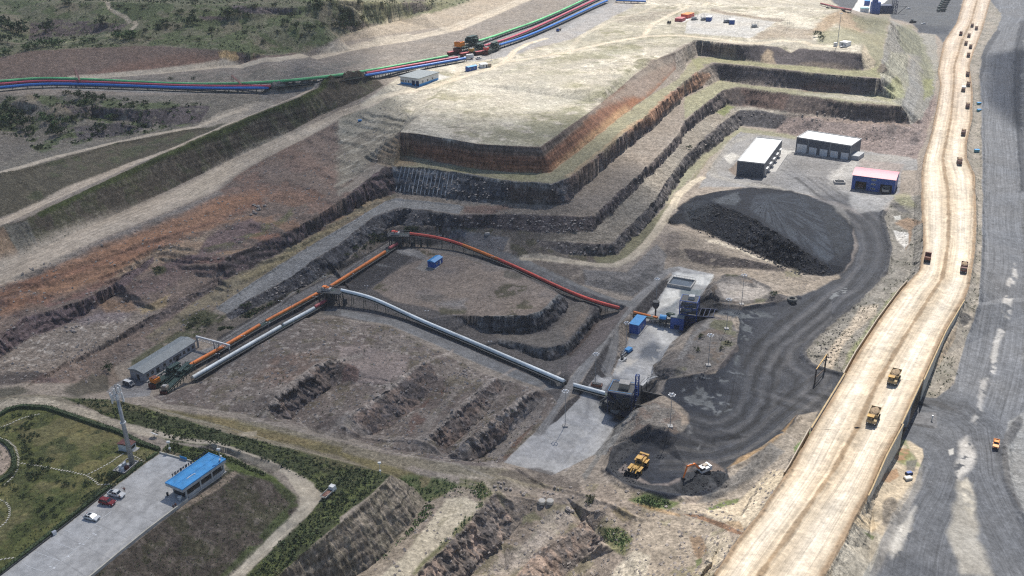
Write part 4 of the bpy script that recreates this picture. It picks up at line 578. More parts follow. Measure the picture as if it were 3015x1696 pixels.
# ---- quarry steps in the foreground
qs=('D',(1500,1449),(1750,1290),(2000,1130),(2300,960),(2420,950),'E',(0,960),(380,1025),(700,1185),(1100,1375),'H',(1500,40),(1600,80),(1640,140),(1480,365),(1240,590),(1000,620),(900,595),(400,530),(0,370),'G',(2000,270),(1600,190),(1250,150),(1150,90))
area((.165,.138,.12),*qs,f=6,w=6,rough=.28);area((.215,.185,.16),*qs,f=6,w=6,k=.55,nz=n15+.3*n4,th=.1);area((.125,.10,.09),*qs,f=6,w=6,k=.6,nz=n8,th=.15);area((.115,.10,.065),*qs,f=6,w=6,k=.55,nz=n4b+.5*n15b,th=.22);area((.31,.28,.25),*qs,f=6,w=6,k=.6,nz=n2+.3*n4,th=.42)
area((.25,.205,.185),'E',(0,1160),(200,1160),(520,1240),(510,1370),(350,1440),(100,1449),(0,1380),f=16,w=10,k=.8,rough=.1);area((.13,.085,.075),'E',(0,1340),(60,1310),(150,1360),(130,1440),(20,1449),f=8,w=10,k=.8,rough=.8);area((.20,.125,.085),'D',(1800,1449),(2100,1230),(2400,1180),(2500,1300),(2300,1449),f=24,w=20,k=.35,nz=n4,th=-.1)
for q in(((665,1030),(700,988),(790,918),(848,902),(874,930),(845,967),(760,1028),(735,1054)),((868,1045),(960,993),(1040,923),(1078,902),(1103,952),(1050,1024),(980,1074),(930,1096)),((1074,1097),(1130,1040),(1220,963),(1252,948),(1266,978),(1215,1054),(1150,1114),(1116,1134)),((1170,1112),(1235,1060),(1310,998),(1348,978),(1376,1002),(1315,1064),(1245,1134),(1222,1152))):
 area((.135,.11,.098),'S',*q,f=4,w=6,rough=1.5);area((.21,.155,.125),'S',*q,f=4,w=6,k=.7,nz=n4+.3*n2,th=.15);area((.075,.068,.07),'S',*q,f=4,w=6,k=.7,nz=n2-.3*n4,th=.12)
for q in(((665,1030),(700,988),(790,918),(845,903)),((868,1045),(960,993),(1040,923),(1075,904)),((1076,1095),(1130,1041),(1220,964),(1250,949)),((1172,1110),(1235,1061),(1310,999),(1345,979))):lane((.31,.27,.235),1.5,'S',*q,f=.9,w=.8,k=.8,off=-.6)  # pale strip along each step crest paints its lit top edge
area((.12,.07,.055),'H',(440,380),(600,180),(780,30),(800,60),(640,270),(520,390),f=12,w=12,k=.7,nz=n4,th=-.1);area((.12,.075,.055),'H',(1230,560),(1340,430),(1480,260),(1500,280),(1380,430),(1260,580),f=8,w=8,k=.8,nz=n4,th=-.2);area((.22,.20,.185),'H',(1110,560),(1200,430),(1360,200),(1450,110),(1560,100),(1480,300),(1330,430),(1220,560),f=8,w=6,k=.8,rough=.12);lane((.26,.23,.205),4,'H',(10,280),(150,340),(420,420),(700,500),(1000,590),(1200,640),f=.6,w=.8,k=.6);lane((.25,.225,.2),3.5,'H',(610,420),(700,250),(850,80),(900,20),f=.6,w=.6,k=.5);lane((.25,.225,.2),3,'H',(950,500),(960,400),(1050,260),(1180,100),f=.6,w=.6,k=.5)
# ---- ridge between lookout and quarry
area((.20,.175,.13),'G',(0,100),(300,80),(560,100),(1200,190),(2000,290),(2560,440),'H',(400,540),(900,600),(1240,640),(1700,820),(1500,800),(1160,810),(900,690),(560,620),(380,690),(0,590),'G',(1700,360),(900,140),(0,200),f=8,w=6,rough=.4);area((.15,.13,.06),'G',(1130,180),(1900,380),(2560,560),'H',(350,690),(600,900),(720,880),(900,760),(0,520),'G',(2560,480),(1900,300),f=12,w=10,k=.85);area((.22,.165,.085),'G',(1500,240),(2000,340),(2400,440),(2300,470),(1800,370),f=30,w=20,k=.5);area(GRASS,'H',(400,720),(560,680),(760,700),(1150,840),(1080,930),(960,820),(760,830),(660,900),(600,870),f=14,w=10,k=.8,nz=n4,th=-.25);area((.36,.31,.24),'G',(1800,370),(1940,350),(1930,390),(1830,395),f=6,w=6,k=.7)
area((.36,.315,.245),'G',(-100,150),(100,120),(300,92),(560,165),(760,240),(1000,330),(1250,400),(1100,400),(760,290),(400,180),(0,170),f=10,w=8,k=.9);lane((.30,.26,.21),1.5,'H',(900,690),(1080,720),(1170,810),(1240,930),f=.6,w=.8,k=.8);lane((.27,.25,.2),1.2,'G',(1130,180),(1600,300),(1950,400),(2560,590),'H',(380,680),f=.8,w=1,k=.55);lane((.28,.25,.21),1.5,'G',(1200,150),(1700,220),(2200,300),(2560,420),'H',(400,520),(900,620),(1160,720),f=.8,w=1.2,k=.6,breakup=.8)
gr=('G',(480,100),(900,130),(1700,360),(2560,590),'H',(0,590),(200,640),(385,685),(230,840),(0,1000),'G',(2560,1050),(2350,1210),(2150,1400),(2000,1560),(1830,1480),(1870,1420),(2170,1130),(2360,960),(2430,850),(2350,760),(2000,590),(1700,480),(1300,430),(1000,310),(760,230));area(DGRASS,*gr,f=6,w=6,rough=.5);area((.085,.10,.035),*gr,f=6,w=6,k=.6,nz=n4+.5*n2,th=.1);area((.14,.125,.07),*gr,f=6,w=6,k=.55,nz=n15b+.5*n4b,th=.3)
area((.225,.19,.15),'G',(2000,1560),(2150,1400),(2350,1210),(2560,1050),'H',(230,840),(385,685),(450,720),(560,780),(650,890),(400,1230),(120,1449),(-250,1700),f=4,w=4,rough=.5);area((.13,.115,.085),'G',(2000,1560),(2150,1400),(2350,1210),(2560,1050),'H',(230,840),(385,685),(560,780),(650,890),(400,1230),(120,1449),(-250,1700),f=4,w=4,k=.7,nz=n2+.5*n4,th=.05);area(GRASS,'H',(120,1460),(400,1235),(560,1040),(650,890),(740,850),(700,980),(540,1130),(350,1300),(180,1460),f=10,w=8,k=.85,nz=n4,th=-.3)
area((.155,.115,.09),'G',(1140,1100),(1700,660),(1790,640),(2050,710),(2225,850),(2260,900),(2150,1030),(1990,1190),(1740,1449),(1440,1700),(300,1760),(720,1449),(1110,1130),f=3,w=3,rough=.45,k=0)
sl=('G',(300,1760),(715,1449),(1110,1125),(1430,882),(1700,650),(1790,640),(2050,700),(2225,850),(2245,930),(2150,1030),(1990,1190),(1740,1449),(1440,1700));area((.082,.068,.055),*sl,f=4,w=4,rough=.4);area((.055,.055,.03),*sl,f=4,w=4,k=.6,nz=n4+.4*n15,th=.08);area((.125,.105,.09),*sl,f=4,w=4,k=.6,nz=n2+.6*n4b,th=.3);area((.055,.075,.025),'G',(1740,500),(2050,690),(2225,845),(2270,900),(2180,1030),(1900,1290),(1700,1460),(1640,1460),(1850,1240),(2090,1010),(2180,900),(2000,730),(1700,640),f=12,w=10,k=.7,nz=n4,th=-.3);area((.30,.24,.185),'G',(1400,870),(1550,800),(1700,690),(1770,650),(1790,670),(1720,740),(1560,850),(1400,940),(1330,970),f=8,w=6,k=.7)
area((.075,.095,.03),'G',(1210,520),(1280,440),(1650,510),(2050,700),(2200,830),(2100,760),(1740,640),(1690,600),(1500,580),(1440,590),f=6,w=5,rough=.4);area((.32,.255,.17),'G',(1220,505),(1320,510),(1380,560),(1280,545),f=5,w=5,k=.7)
lane((.37,.325,.26),3.2,'G',(1000,325),(1250,395),(1500,440),(1750,510),(2000,590),(2200,680),(2330,760),w=.5,f=.5,st=.2,seed=38,rough=.08,zone=3);area((.38,.335,.265),'G',(2150,690),(2330,740),(2430,830),(2420,880),(2330,980),(2160,1130),(1860,1430),(1760,1530),(1690,1520),(1750,1449),(2000,1190),(2170,1030),(2260,930),(2250,850),f=6,w=5,rough=.08,zone=3);lane((.42,.375,.30),3,'G',(1740,1500),(1980,1260),(2200,1060),(2320,900),(2280,800),f=.7,k=.6,st=.3,seed=39)
# ---- lookout lawn and lot
lawn=('G',(-500,1860),(0,1449),(440,1110),(870,770),(1100,590),(1210,515),(1000,400),(700,270),(350,175),(150,180),(0,240),(-500,400));area((.14,.13,.06),*lawn,f=5,w=4,rough=.25);area((.085,.10,.03),*lawn,f=5,w=4,k=.75,nz=n15+.4*n4,th=.05);area((.20,.175,.075),*lawn,f=5,w=4,k=.55,nz=n8-.2*n2,th=.22);area(DGRASS,*lawn,f=5,w=4,k=.7,nz=n4+.6*n15b,th=.34);area((.05,.065,.022),'G',(90,820),(400,690),(760,760),(600,860),(420,1010),(200,1180),(-100,1350),(60,1000),f=24,w=20,k=.6,nz=n4,th=-.2)
area((.36,.29,.235),'G',(-200,470),(0,440),(50,470),(85,540),(80,620),(30,680),(-60,720),(-200,740),f=4,w=2,rough=.05,k=.95)
area((.40,.40,.395),'G',(-420,1780),(8,1445),(445,1112),(872,772),(1110,592),(1215,520),(1445,588),(1690,650),(1420,882),(1100,1122),(700,1449),(300,1775),f=2,w=.5,rough=.02,zone=6);area((.345,.35,.355),'G',(60,1449),(440,1140),(860,800),(1080,640),(1000,800),(780,1010),(450,1290),(250,1449),f=40,w=14,k=.5,nz=n15,th=-.1);area((.45,.44,.42),'G',(745,1340),(860,1220),(1020,1115),(980,1170),(860,1270),(760,1350),f=6,w=6,k=.7)
for p_,q_2 in(((300,1226),(640,1449)),((430,1118),(850,1330)),((600,985),(1010,1190)),((760,850),(1190,1060)),((900,745),(1370,920)),((1060,620),(1260,700))):lane((.27,.27,.27),.3,'G',p_,q_2,k=.5,zone=6)
lane((.28,.28,.28),.3,'G',(330,1449),(780,1075),(1000,890),(1330,610),k=.4,zone=6);lane((.30,.30,.30),2.2,'G',(500,1449),(800,1190),(1050,1000),(1200,800),(1300,640),f=.9,k=.4,st=.2,zone=6,breakup=.9);lane((.29,.29,.29),1.6,'G',(420,1449),(760,1160),(980,960),(1150,760),f=.9,k=.35,zone=6,breakup=.9);area((.25,.25,.25),'G',(740,1010),(800,1030),(850,960),(900,880),(860,860),f=20,w=14,k=.35,nz=n4,th=-.1)
# ---- right foreground
rfz=('H',(650,890),(760,850),(900,760),(1160,820),(1500,800),(1850,760),(2100,760),(2420,890),'I',(200,880),(420,870),(640,640),(800,640),(560,1010),(400,1200),(230,1449),(80,1640),'H',(100,1740),(120,1449),(400,1230));area((.27,.228,.18),*rfz,f=8,w=6,rough=.4);area((.20,.165,.14),*rfz,f=8,w=6,k=.6,nz=n15+.4*n4,th=.1);area((.12,.115,.06),*rfz,f=8,w=6,k=.5,nz=n4b+.5*n15b,th=.3)
area((.43,.38,.29),'H',(960,840),(1060,900),(960,1040),(700,1280),(520,1449),(350,1600),(150,1600),(300,1449),(480,1290),(660,1080),(800,860),f=10,w=10,k=.95,rough=.12);area((.25,.22,.15),'H',(880,890),(930,900),(760,1080),(740,1060),f=8,w=10,k=.6,nz=n4,th=-.2);area((.115,.12,.05),'H',(900,700),(1080,740),(1160,830),(1000,1050),(850,1180),(560,1440),(540,1420),(820,1150),(1080,880),(1040,800),(900,760),f=10,w=8,k=.75,nz=n4,th=-.3)
for q in(('H',(600,1449),(930,1085),(1160,825),(1230,930),(1300,1000),(1290,1140),(1000,1440),(700,1740)),('H',(1500,1260),(1850,1045),(1990,1165),(1890,1290),(1700,1449),(1500,1740),(1250,1720),(1350,1449))):
 area((.20,.165,.14),*q,f=5,w=6,rough=1.2);area((.29,.215,.17),*q,f=5,w=6,k=.7,nz=n4+.3*n15,th=.12);area((.10,.09,.085),*q,f=5,w=6,k=.75,nz=n2-.3*n4,th=.1)
area((.10,.11,.05),'H',(1400,1000),(1480,960),(1560,1060),(1440,1200),(1350,1200),f=10,w=12,k=.6,nz=n4,th=-.1);area((.32,.285,.25),'H',(1450,1150),(1560,1000),(1700,960),(1800,1030),(1500,1250),(1350,1449),(1100,1449),(1250,1300),f=20,w=14,k=.6);area((.11,.12,.045),'H',(1970,1080),(2150,1100),(2220,1170),(2150,1300),(2080,1260),(1980,1160),f=10,w=8,k=.75,nz=n4,th=-.25);area((.42,.375,.30),'H',(2100,1380),(2220,1250),(2330,1300),(2300,1449),(2150,1620),(1950,1600),f=12,w=10,k=.85);area((.14,.115,.065),'H',(2060,960),(2160,930),(2230,1010),(2150,1050),f=10,w=10,k=.7);area((.19,.165,.145),'H',(1160,750),(1500,790),(1850,850),(1990,900),(1900,980),(1500,850),(1200,800),f=10,w=8,k=.6);area((.10,.085,.075),'H',(1180,670),(1500,640),(1800,720),(1820,800),(1500,770),(1200,720),f=10,w=10,k=.7,rough=.6,nz=n4,th=-.3)
area((.43,.365,.27),'I',(-20,960),(150,960),(420,880),(650,650),(790,660),(560,1000),(470,1090),(330,1060),(150,970),f=10,w=8,k=.85,rough=.2);area((.16,.095,.06),'I',(-20,980),(100,985),(300,1050),(450,1130),(440,1150),(330,1110),(200,1050),(80,1010),f=4,w=4,k=.95,rough=.5);area((.27,.19,.115),'I',(300,1040),(420,1030),(460,1120),(360,1080),f=6,w=5,k=.8);area((.09,.12,.04),'I',(160,940),(420,860),(400,900),(200,960),f=5,w=6,k=.85);area((.09,.12,.04),'H',(2180,880),(2300,840),(2560,900),(2500,940),(2380,960),f=8,w=6,k=.85);area((.30,.19,.09),'H',(2200,900),(2450,950),(2560,980),(2560,1000),(2350,960),f=8,w=8,k=.6);area((.20,.135,.085),'I',(30,1150),(120,1140),(170,1250),(100,1330),(60,1280),f=10,w=10,k=.8);area((.09,.12,.04),'I',(75,1330),(125,1310),(130,1350),(90,1390),f=5,w=5,k=.8);area((.45,.39,.30),'I',(150,1160),(330,1120),(380,1200),(300,1330),(200,1449),(100,1449),(180,1300),f=14,w=10,k=.7);area((.10,.15,.055),'I',(820,480),(980,290),(1010,260),(960,380),(840,550),f=8,w=6,k=.85)
area((.23,.20,.165),'I',(1020,210),(870,240),(800,330),(640,440),(430,560),(330,650),(360,720),(200,870),(420,870),(640,640),(800,640),(830,470),(960,350),f=6,w=6,k=.9,rough=.4);area((.25,.165,.085),'I',(850,240),(740,380),(600,500),(450,600),(330,640),(420,560),(620,450),f=8,w=8,k=.8,nz=n4,th=-.3);area((.10,.10,.10),'I',(640,450),(760,500),(600,650),(420,770),(330,840),(200,900),(100,900),(250,800),(400,680),f=10,w=8,k=.7)
# loader pocket
area((.045,.047,.052),'H',(2330,330),(2200,420),(2060,490),(2010,650),(2130,770),(2330,820),'I',(0,830),(200,820),(330,740),(330,700),(160,770),(-20,770),'H',(2300,760),(2120,680),(2110,600),(2220,520),(2350,380),f=8,w=6,rough=.3,k=.95);area((.215,.185,.17),'H',(2100,650),(2150,600),(2230,690),(2350,760),(2560,740),(2560,770),(2300,760),(2140,690),f=8,w=6,k=.7);area((.20,.155,.125),'I',(0,600),(200,580),(300,640),(330,700),(200,690),(0,700),f=12,w=10,k=.6,nz=n4,th=-.2);area((.28,.285,.29),'I',(20,320),(130,400),(100,500),(20,460),f=20,w=16,k=.6,nz=n4,th=-.1)
# ---- right coal highway
rh=('C',(2330,-60),(2700,-60),(2700,1449),'F',(2700,1449),'I',(2760,1600),(1400,1600),(1560,1300),(1700,1050),(1780,800),(1870,600),(1800,480),(1650,400),(1620,330),(1760,90),(1900,130),(2050,0),'F',(2100,1200),(2200,900),(2245,500),(2245,200),(2245,0),'C',(2245,1200),(2240,800),(2228,560),(2255,380),(2360,220),(2300,150));area((.085,.09,.1),*rh,f=6,w=5,rough=.06,zone=2);area((.06,.065,.072),*rh,f=6,w=5,k=.7,nz=n15b+.4*n60,th=.05);area((.052,.056,.065),'I',(1680,120),(1900,120),(2100,200),(2300,330),(2420,560),(2480,900),(2760,1400),(2760,1600),(1560,1600),(1680,1250),(1800,950),(1900,620),(1800,470),(1640,370),f=60,w=24,k=.75)  # last area puts the slight shade over the lower highway into its colour
lane((.135,.14,.15),34,'C',(2450,-60),(2480,120),(2370,300),(2340,560),(2350,900),(2370,1449),'F',(2400,300),(2420,600),(2330,1000),(2250,1380),'I',(2200,200),(2080,500),(1960,800),(1840,1100),(1750,1449),(1700,1600),st=.5,sf=12,seed=50,f=.35,k=.85,zone=2);lane((.12,.125,.135),26,'F',(2500,0),(2540,500),(2480,1000),(2420,1449),'I',(2350,200),(2300,450),(2300,650),(2400,950),(2560,1250),(2700,1450),st=.5,sf=8,seed=51,f=.4,k=.7,zone=2)
lane((.085,.09,.1),22,'I',(1700,150),(1900,170),(2100,230),(2230,340),(2260,500),(2280,680),(2380,900),(2560,1200),st=.6,sf=8,seed=52,f=.4,k=.8,zone=2);lane((.08,.085,.095),20,'I',(1680,360),(1800,420),(1930,520),(2000,680),(1950,850),(1850,1050),(1780,1300),(1750,1500),st=.5,sf=8,seed=53,f=.5,k=.75,zone=2)
area((.44,.425,.40),'F',(2500,530),(2520,680),(2490,840),(2420,1000),(2380,1200),(2360,1449),(2330,1449),(2320,1250),(2370,950),(2430,800),f=12,w=12,k=.6,nz=n4+.6*n8,th=-.05);area((.36,.35,.335),'I',(2250,-20),(2310,-20),(2260,150),(2210,300),(2180,280),(2230,120),f=16,w=16,k=.6,nz=n4+.5*n2,th=-.05);area((.42,.405,.38),'I',(2130,420),(2200,540),(2190,640),(2120,720),(2050,730),(2050,620),(2080,500),f=24,w=20,k=.8,nz=n4+.6*n2,th=-.3);area((.30,.28,.24),'I',(2050,740),(2180,760),(2200,950),(2230,1150),(2350,1449),(2100,1449),(2000,1100),f=24,w=16,k=.7);area((.40,.37,.31),'I',(2080,760),(2150,720),(2200,880),(2170,1000),(2100,930),f=14,w=14,k=.7,nz=n4,th=-.3);area((.42,.4,.36),'I',(1590,1150),(1700,980),(1760,930),(1730,1080),(1650,1260),(1570,1320),(1540,1250),f=26,w=20,k=.75,nz=n4+.6*n2,th=-.3);area((.45,.44,.41),'I',(1990,500),(2030,490),(2030,530),(2000,540),f=6,w=6,k=.8)
area((.09,.09,.088),'F',(2540,60),(2700,60),(2700,1449),(2560,1449),(2565,500),f=10,w=8,k=.6,rough=.5);area((.055,.058,.065),'C',(2540,150),(2490,400),(2480,700),(2500,1000),(2530,1300),(2545,1449),(2600,1449),(2560,1100),(2540,700),(2550,400),(2600,150),f=8,w=8,k=.9);area((.17,.17,.165),'C',(2570,300),(2700,300),(2700,1449),(2600,1449),(2550,900),f=10,w=12,k=.7,rough=.6);area((.055,.058,.065),'C',(2360,220),(2255,380),(2228,560),(2235,640),(2260,560),(2290,400),(2390,240),f=6,w=5,k=.8)
area((.20,.20,.195),'I',(2440,280),(2700,100),(2700,1250),(2560,1000),(2420,720),(2400,560),f=8,w=8,k=.8,rough=.5);area((.075,.075,.078),'I',(2420,380),(2520,230),(2560,280),(2440,520),(2460,700),(2560,980),(2530,980),(2420,740),(2395,560),f=8,w=8,k=.8)
# strip between haul road and highway
mid=('C',(2310,0),(2400,120),(2360,220),(2255,380),(2228,560),(2240,900),(2250,1449),'F',(2245,500),(2220,850),(2100,1200),(2040,1449),'I',(1900,110),(1800,90),'F',(1800,1430),(1960,1060),(2110,810),(2150,700),(2190,450),(2200,200),(2195,0),'C',(2190,1330),(2130,1200),(2130,1080),(2170,900),(2175,700),(2150,500),(2180,400),(2250,220));area((.25,.225,.19),*mid,f=5,w=4,rough=.4);area((.15,.14,.115),*mid,f=5,w=4,k=.7,nz=n4+.4*n8,th=.1);area((.30,.235,.165),'F',(1880,1300),(2000,1080),(2060,980),(2040,1100),(1950,1280),(1860,1380),f=8,w=6,k=.7);area((.075,.072,.07),'F',(2060,950),(2140,930),(2170,970),(2100,1020),f=6,w=6,k=.8,rough=.6)
ps=('I',(1620,420),(1700,430),(1800,490),(1805,540),(1760,680),(1700,850),(1600,1000),(1500,1150),(1350,1449),(1300,1600),(1000,1600),(1050,1449),(1190,1200),(1270,1030),(1385,830),(1500,700));area((.345,.29,.215),*ps,f=5,w=5,rough=.35);area((.25,.15,.085),'I',(1590,470),(1700,480),(1720,540),(1660,600),(1590,570),f=6,w=8,k=.9,rough=.03);area((.28,.18,.11),'I',(1500,680),(1600,640),(1620,700),(1560,750),(1480,730),f=6,w=8,k=.9,rough=.03);area((.11,.135,.055),'I',(1600,420),(1680,420),(1760,560),(1790,620),(1700,620),(1580,590),f=8,w=12,k=.7,nz=n4+n2*.4,th=.1);area((.10,.095,.09),'I',(1680,580),(1760,570),(1740,660),(1680,650),f=6,w=6,k=.8);area((.105,.095,.085),'I',(1490,900),(1600,860),(1620,950),(1580,1100),(1500,1060),f=10,w=12,k=.75,rough=.6);area((.20,.19,.175),'I',(1620,900),(1760,700),(1800,600),(1780,800),(1620,1100),(1450,1449),(1350,1449),(1500,1150),f=12,w=8,k=.7);area((.30,.285,.245),'I',(1250,1000),(1350,1050),(1500,1150),(1400,1449),(1100,1449),f=10,w=10,k=.6);area((.46,.37,.25),'I',(1270,1020),(1330,980),(1480,1050),(1420,1120),(1300,1060),f=10,w=8,k=.8);area((.10,.13,.05),'I',(1350,1110),(1440,1150),(1420,1180),f=5,w=5,k=.8)
area((.135,.135,.14),'I',(1700,210),(1900,220),(1910,330),(1880,340),(1720,290),f=5,w=4,k=.8);area((.06,.06,.062),'I',(1760,100),(1900,130),(2100,220),(1900,170),(1740,130),f=6,w=5,k=.8);area((.05,.05,.052),'I',(1690,290),(1880,320),(1900,345),(1700,310),f=4,w=3,k=.8)
BK=(.018,.02,.024)  # crusher pits: black coal ground and their deep shadow painted as one colour
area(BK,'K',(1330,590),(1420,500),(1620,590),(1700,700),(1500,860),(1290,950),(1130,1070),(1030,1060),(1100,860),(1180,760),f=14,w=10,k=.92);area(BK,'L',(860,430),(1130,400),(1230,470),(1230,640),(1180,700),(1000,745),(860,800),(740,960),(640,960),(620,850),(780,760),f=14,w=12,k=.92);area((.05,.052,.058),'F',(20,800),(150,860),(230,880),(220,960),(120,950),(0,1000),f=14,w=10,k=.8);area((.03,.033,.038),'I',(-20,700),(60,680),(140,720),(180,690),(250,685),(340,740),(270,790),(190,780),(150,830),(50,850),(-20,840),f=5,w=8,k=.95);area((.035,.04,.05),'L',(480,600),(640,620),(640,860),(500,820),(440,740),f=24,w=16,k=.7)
area((.22,.215,.205),'F',(1100,90),(1200,120),(1250,240),(1200,200),f=12,w=8,k=.4)
# ---- haul road
HAUL=np.array([(.50,.44,.35)],np.float32)
def haul_colour(x,y,s_edge_l,s_edge_r,al):
 """colour across the haul road from its left edge (-1) over the middle berm (0) to its right edge (1)"""
 t=s_edge_l
 u=t+.05*fbm(al,al*0,70,2,90)
 w1=fbm(u*14,al*.018,1.0,4,91);w2=fbm(u*34,al*.03,1.0,2,92);w3=fbm(x,y,6,3,93)
 col=np.array([.43,.355,.26])*(1+.30*w1+.20*w2+.10*w3)[:,None]
 lanes=np.exp(-((np.abs(t)-.52)/.24)**2)
 col=col*(1-lanes[:,None]*.75)+np.array([.57,.515,.43])*(1+.24*w1+.16*w2)[:,None]*lanes[:,None]*.75
 rut=sstep(.10,.02,np.abs(fbm(u*11,al*.012,1.0,2,95)))*sstep(-.2,.3,fbm(al,t*4,40,2,96));col=col*(1-.22*rut)[:,None]
 far_=sstep(560,760,y);col=col*(1-far_[:,None]*.25)+np.array([.24,.17,.135])*(1+.5*w1)[:,None]*far_[:,None]*.35
 edge=sstep(.86,.97,np.abs(t)+.05*w3);mid_=sstep(.10,.03,np.abs(t-.0)+.05*w3)
 for m,c in((edge,(.21,.145,.09)),(mid_,(.22,.155,.095))):col=col*(1-m[:,None]*.85)+np.array(c)*(1+.35*w3)[:,None]*m[:,None]*.85
 return col
def poly3(pts):return np.array([unproj(q[0],q[1],ZF(q[1]))for q in pts])
HL,HR,HM=poly3(HLl+HLf),poly3(HRl+HRf),poly3(HMl)
def resamp(P,n):
 d=np.concatenate([[0],np.cumsum(np.hypot(*np.diff(P[:,:2],axis=0).T))]);return np.interp
YK=np.linspace(max(HL[0,1],HR[0,1],HM[0,1])+.1,min(HL[-1,1],HR[-1,1],HM[-1,1])-.1,900)
xl,xm,xr=(np.interp(YK,P[:,1],P[:,0])for P in(HL,HM,HR));zk=np.interp(YK,HL[:,1],HL[:,2])
def road_t(x,y):
 a,b,c=np.interp(y,YK,xl),np.interp(y,YK,xm),np.interp(y,YK,xr)
 return np.where(x<b,(x-b)/(b-a),(x-b)/(c-b)),b
t_,b_=road_t(XS,YS);hm=(np.abs(t_)<1.03)&(YS>YK[0]-25)&(YS<YK[-1])
s=np.nonzero(hm)[0];al_=YS[s]*1.1
C[s]=haul_colour(XS[s],YS[s],t_[s],None,al_);RG[s]=.06;ZONE[s]=1

# ------------------------------------------------------------------ heaps and berms along the edges, then the fine relief
gx,gy=zx.ravel(),zy.ravel();gl_=np.hypot(gx,gy)+1e-6
dz=np.zeros(N)
def berm(h,wd,*pts):
 P=np.array(sps(*pts));WP=np.array([hit(*p)[:2]for p in P]);s=sub(P,25+wd*8)
 r=pdist(WP,XS[s]+n2[s]*.5,YS[s]+n4[s]*.8,closed=False);dz[s]=np.maximum(dz[s],h*(.75+.5*n4[s])*sstep(wd/2,0,r))
def heap(h,rad,t,x,y,el=1.0):
 p=at(t,x,y);d=np.hypot((XS-p[0])/el,YS-p[1])+n4*rad*.2;s=d<rad
 dz[s]=np.maximum(dz[s],(h*np.clip(1-d/rad,0,1)**.9)[s])
berm(1.4,4,'F',(1500,150),(1490,200),(1535,330),(1560,420),(1545,560),(1460,690),(1330,820),(1170,950),(1040,1070),(920,1185),(900,1250),(960,1315),(1100,1360),(1200,1385))
berm(1.2,3.5,'I',(860,250),(750,370),(600,490),(450,600),(360,640));berm(1.6,5,'I',(640,470),(560,640),(420,760),(300,830),(100,870),(-20,870),'H',(2350,830),(2130,760),(2010,650),(2060,500),(2200,420),(2330,330))
berm(1.2,3,'F',(180,720),(310,635),(480,655),(650,730));berm(1.5,4,'F',(200,860),(450,880),(640,850),(860,800));berm(1.0,3,'F',(400,950),(420,1060),(390,1180),(290,1300),(140,1380),(0,1400))
berm(.9,2.5,'I',(230,1449),(400,1190),(560,1000),(800,650));berm(.7,3,'I',(580,1449),(860,1050),(1130,650),(1300,330));berm(.7,3,'F',(1560,1270),(1750,960),(1950,650),(1990,400),(1995,200),(1990,0),'C',(1985,1449),(1950,1200),(2010,900),(2030,700),(2040,500),(2100,300),(2170,150))
berm(1.1,2.5,'C',(1795,1330),(1815,1200),(1872,1000),(1915,800),(1938,640),(1915,540),(1942,420),(1965,320));berm(.8,2.5,'I',(1190,1190),(1060,1440));berm(1.0,2.5,'F',(2195,0),(2200,250),(2190,450),(2150,690),'C',(2190,1330),(2130,1200),(2130,1080),(2170,900),(2178,700),(2155,500))
berm(1.3,4,'C',(2230,560),(2245,800),(2250,1200),'F',(2250,200),(2245,500),(2220,850),(2150,1040));berm(1.5,5,'C',(2545,200),(2490,400),(2480,700),(2500,1000),(2530,1449));berm(1.5,5,'I',(2500,300),(2420,480),(2430,700),(2540,980),(2640,1150))
berm(.9,2.5,'C',(430,1000),(330,1090),(190,1270));berm(1.0,3,'C',(330,1290),(420,1210));berm(.9,2.5,'C',(420,1345),(650,1400))
berm(1.0,2.2,'D',(1630,885),(1900,705),(2150,535),(2400,385),(2565,290),'E',(350,78),(430,55),(900,105));berm(.8,2,'B',(400,1256),(600,1266),(900,1306),(1300,1374),(1580,1390))
berm(.8,2.2,'E',(1655,775),(1635,808),(1525,908),(1400,943),(1100,945));berm(.8,2.2,'C',(560,130),(750,150));berm(.7,2,'C',(30,255),(300,275),(500,292));berm(.9,2.5,'C',(200,75),(340,100),(560,135));berm(.8,2,'C',(500,290),(610,230),(700,170))
berm(.9,2.5,'S',(1300,1180),(1500,1260),(1640,1310));berm(1.2,3,'G',(1250,505),(1400,560));berm(1.0,3,'H',(1190,840),(1300,900));berm(.9,2.5,'H',(30,330),(420,430),(900,570));berm(.6,1.6,'D',(0,800),(350,668),(700,520),(1000,425),(1250,345),(1600,240))
berm(7,15,'A',(2060,690),(2250,668),(2500,636),'B',(60,612),(160,598));berm(1.2,3,'A',(0,1325),(880,1088),(1500,975));berm(.8,2,'D',(0,262),(200,202),(650,-6),'A',(1080,1236),(1500,1046),(1900,876),(2250,736));berm(1,3,'F',(1900,1300),(2060,1000),(2110,920))
heap(3.6,8,'I',(120),(760));heap(3.4,6,'I',250,730);heap(2.6,6,'I',20,770);heap(2.0,6,'F',720,815);heap(2.2,5,'F',2110,950);heap(4.0,12,'C',1430,1000,2.0);heap(3,9,'C',960,930);heap(2.2,6,'C',1740,1050);heap(2.5,7,'E',70,1370);heap(2,6,'H',1260,760);heap(2,5,'I',1530,980);heap(1.6,4,'I',1590,900)
heap(2.4,7,'K',1180,650);heap(2.0,6,'L',1330,1120);heap(3,9,'A',200,760);heap(3,10,'A',450,830);heap(2.5,8,'A',2150,660);heap(3,10,'B',2330,470)
th_=(ZS+1.1*n15+.5*n4)/2.1;fr=th_-np.floor(th_);Z2=ZS+dz+TER*(1-sstep(.7,1.3,SL))*1.5*(sstep(.3,.7,fr)-fr)
steep=sstep(.55,1.2,SL)
det=fbm(XS,YS,3.2,4,101)+.7*fbm(XS,YS,11,3,102)
ridge=np.abs(fbm(XS,YS,2.2,3,103));lump=np.clip(n1*.8+n2*.5-.28,0,1)
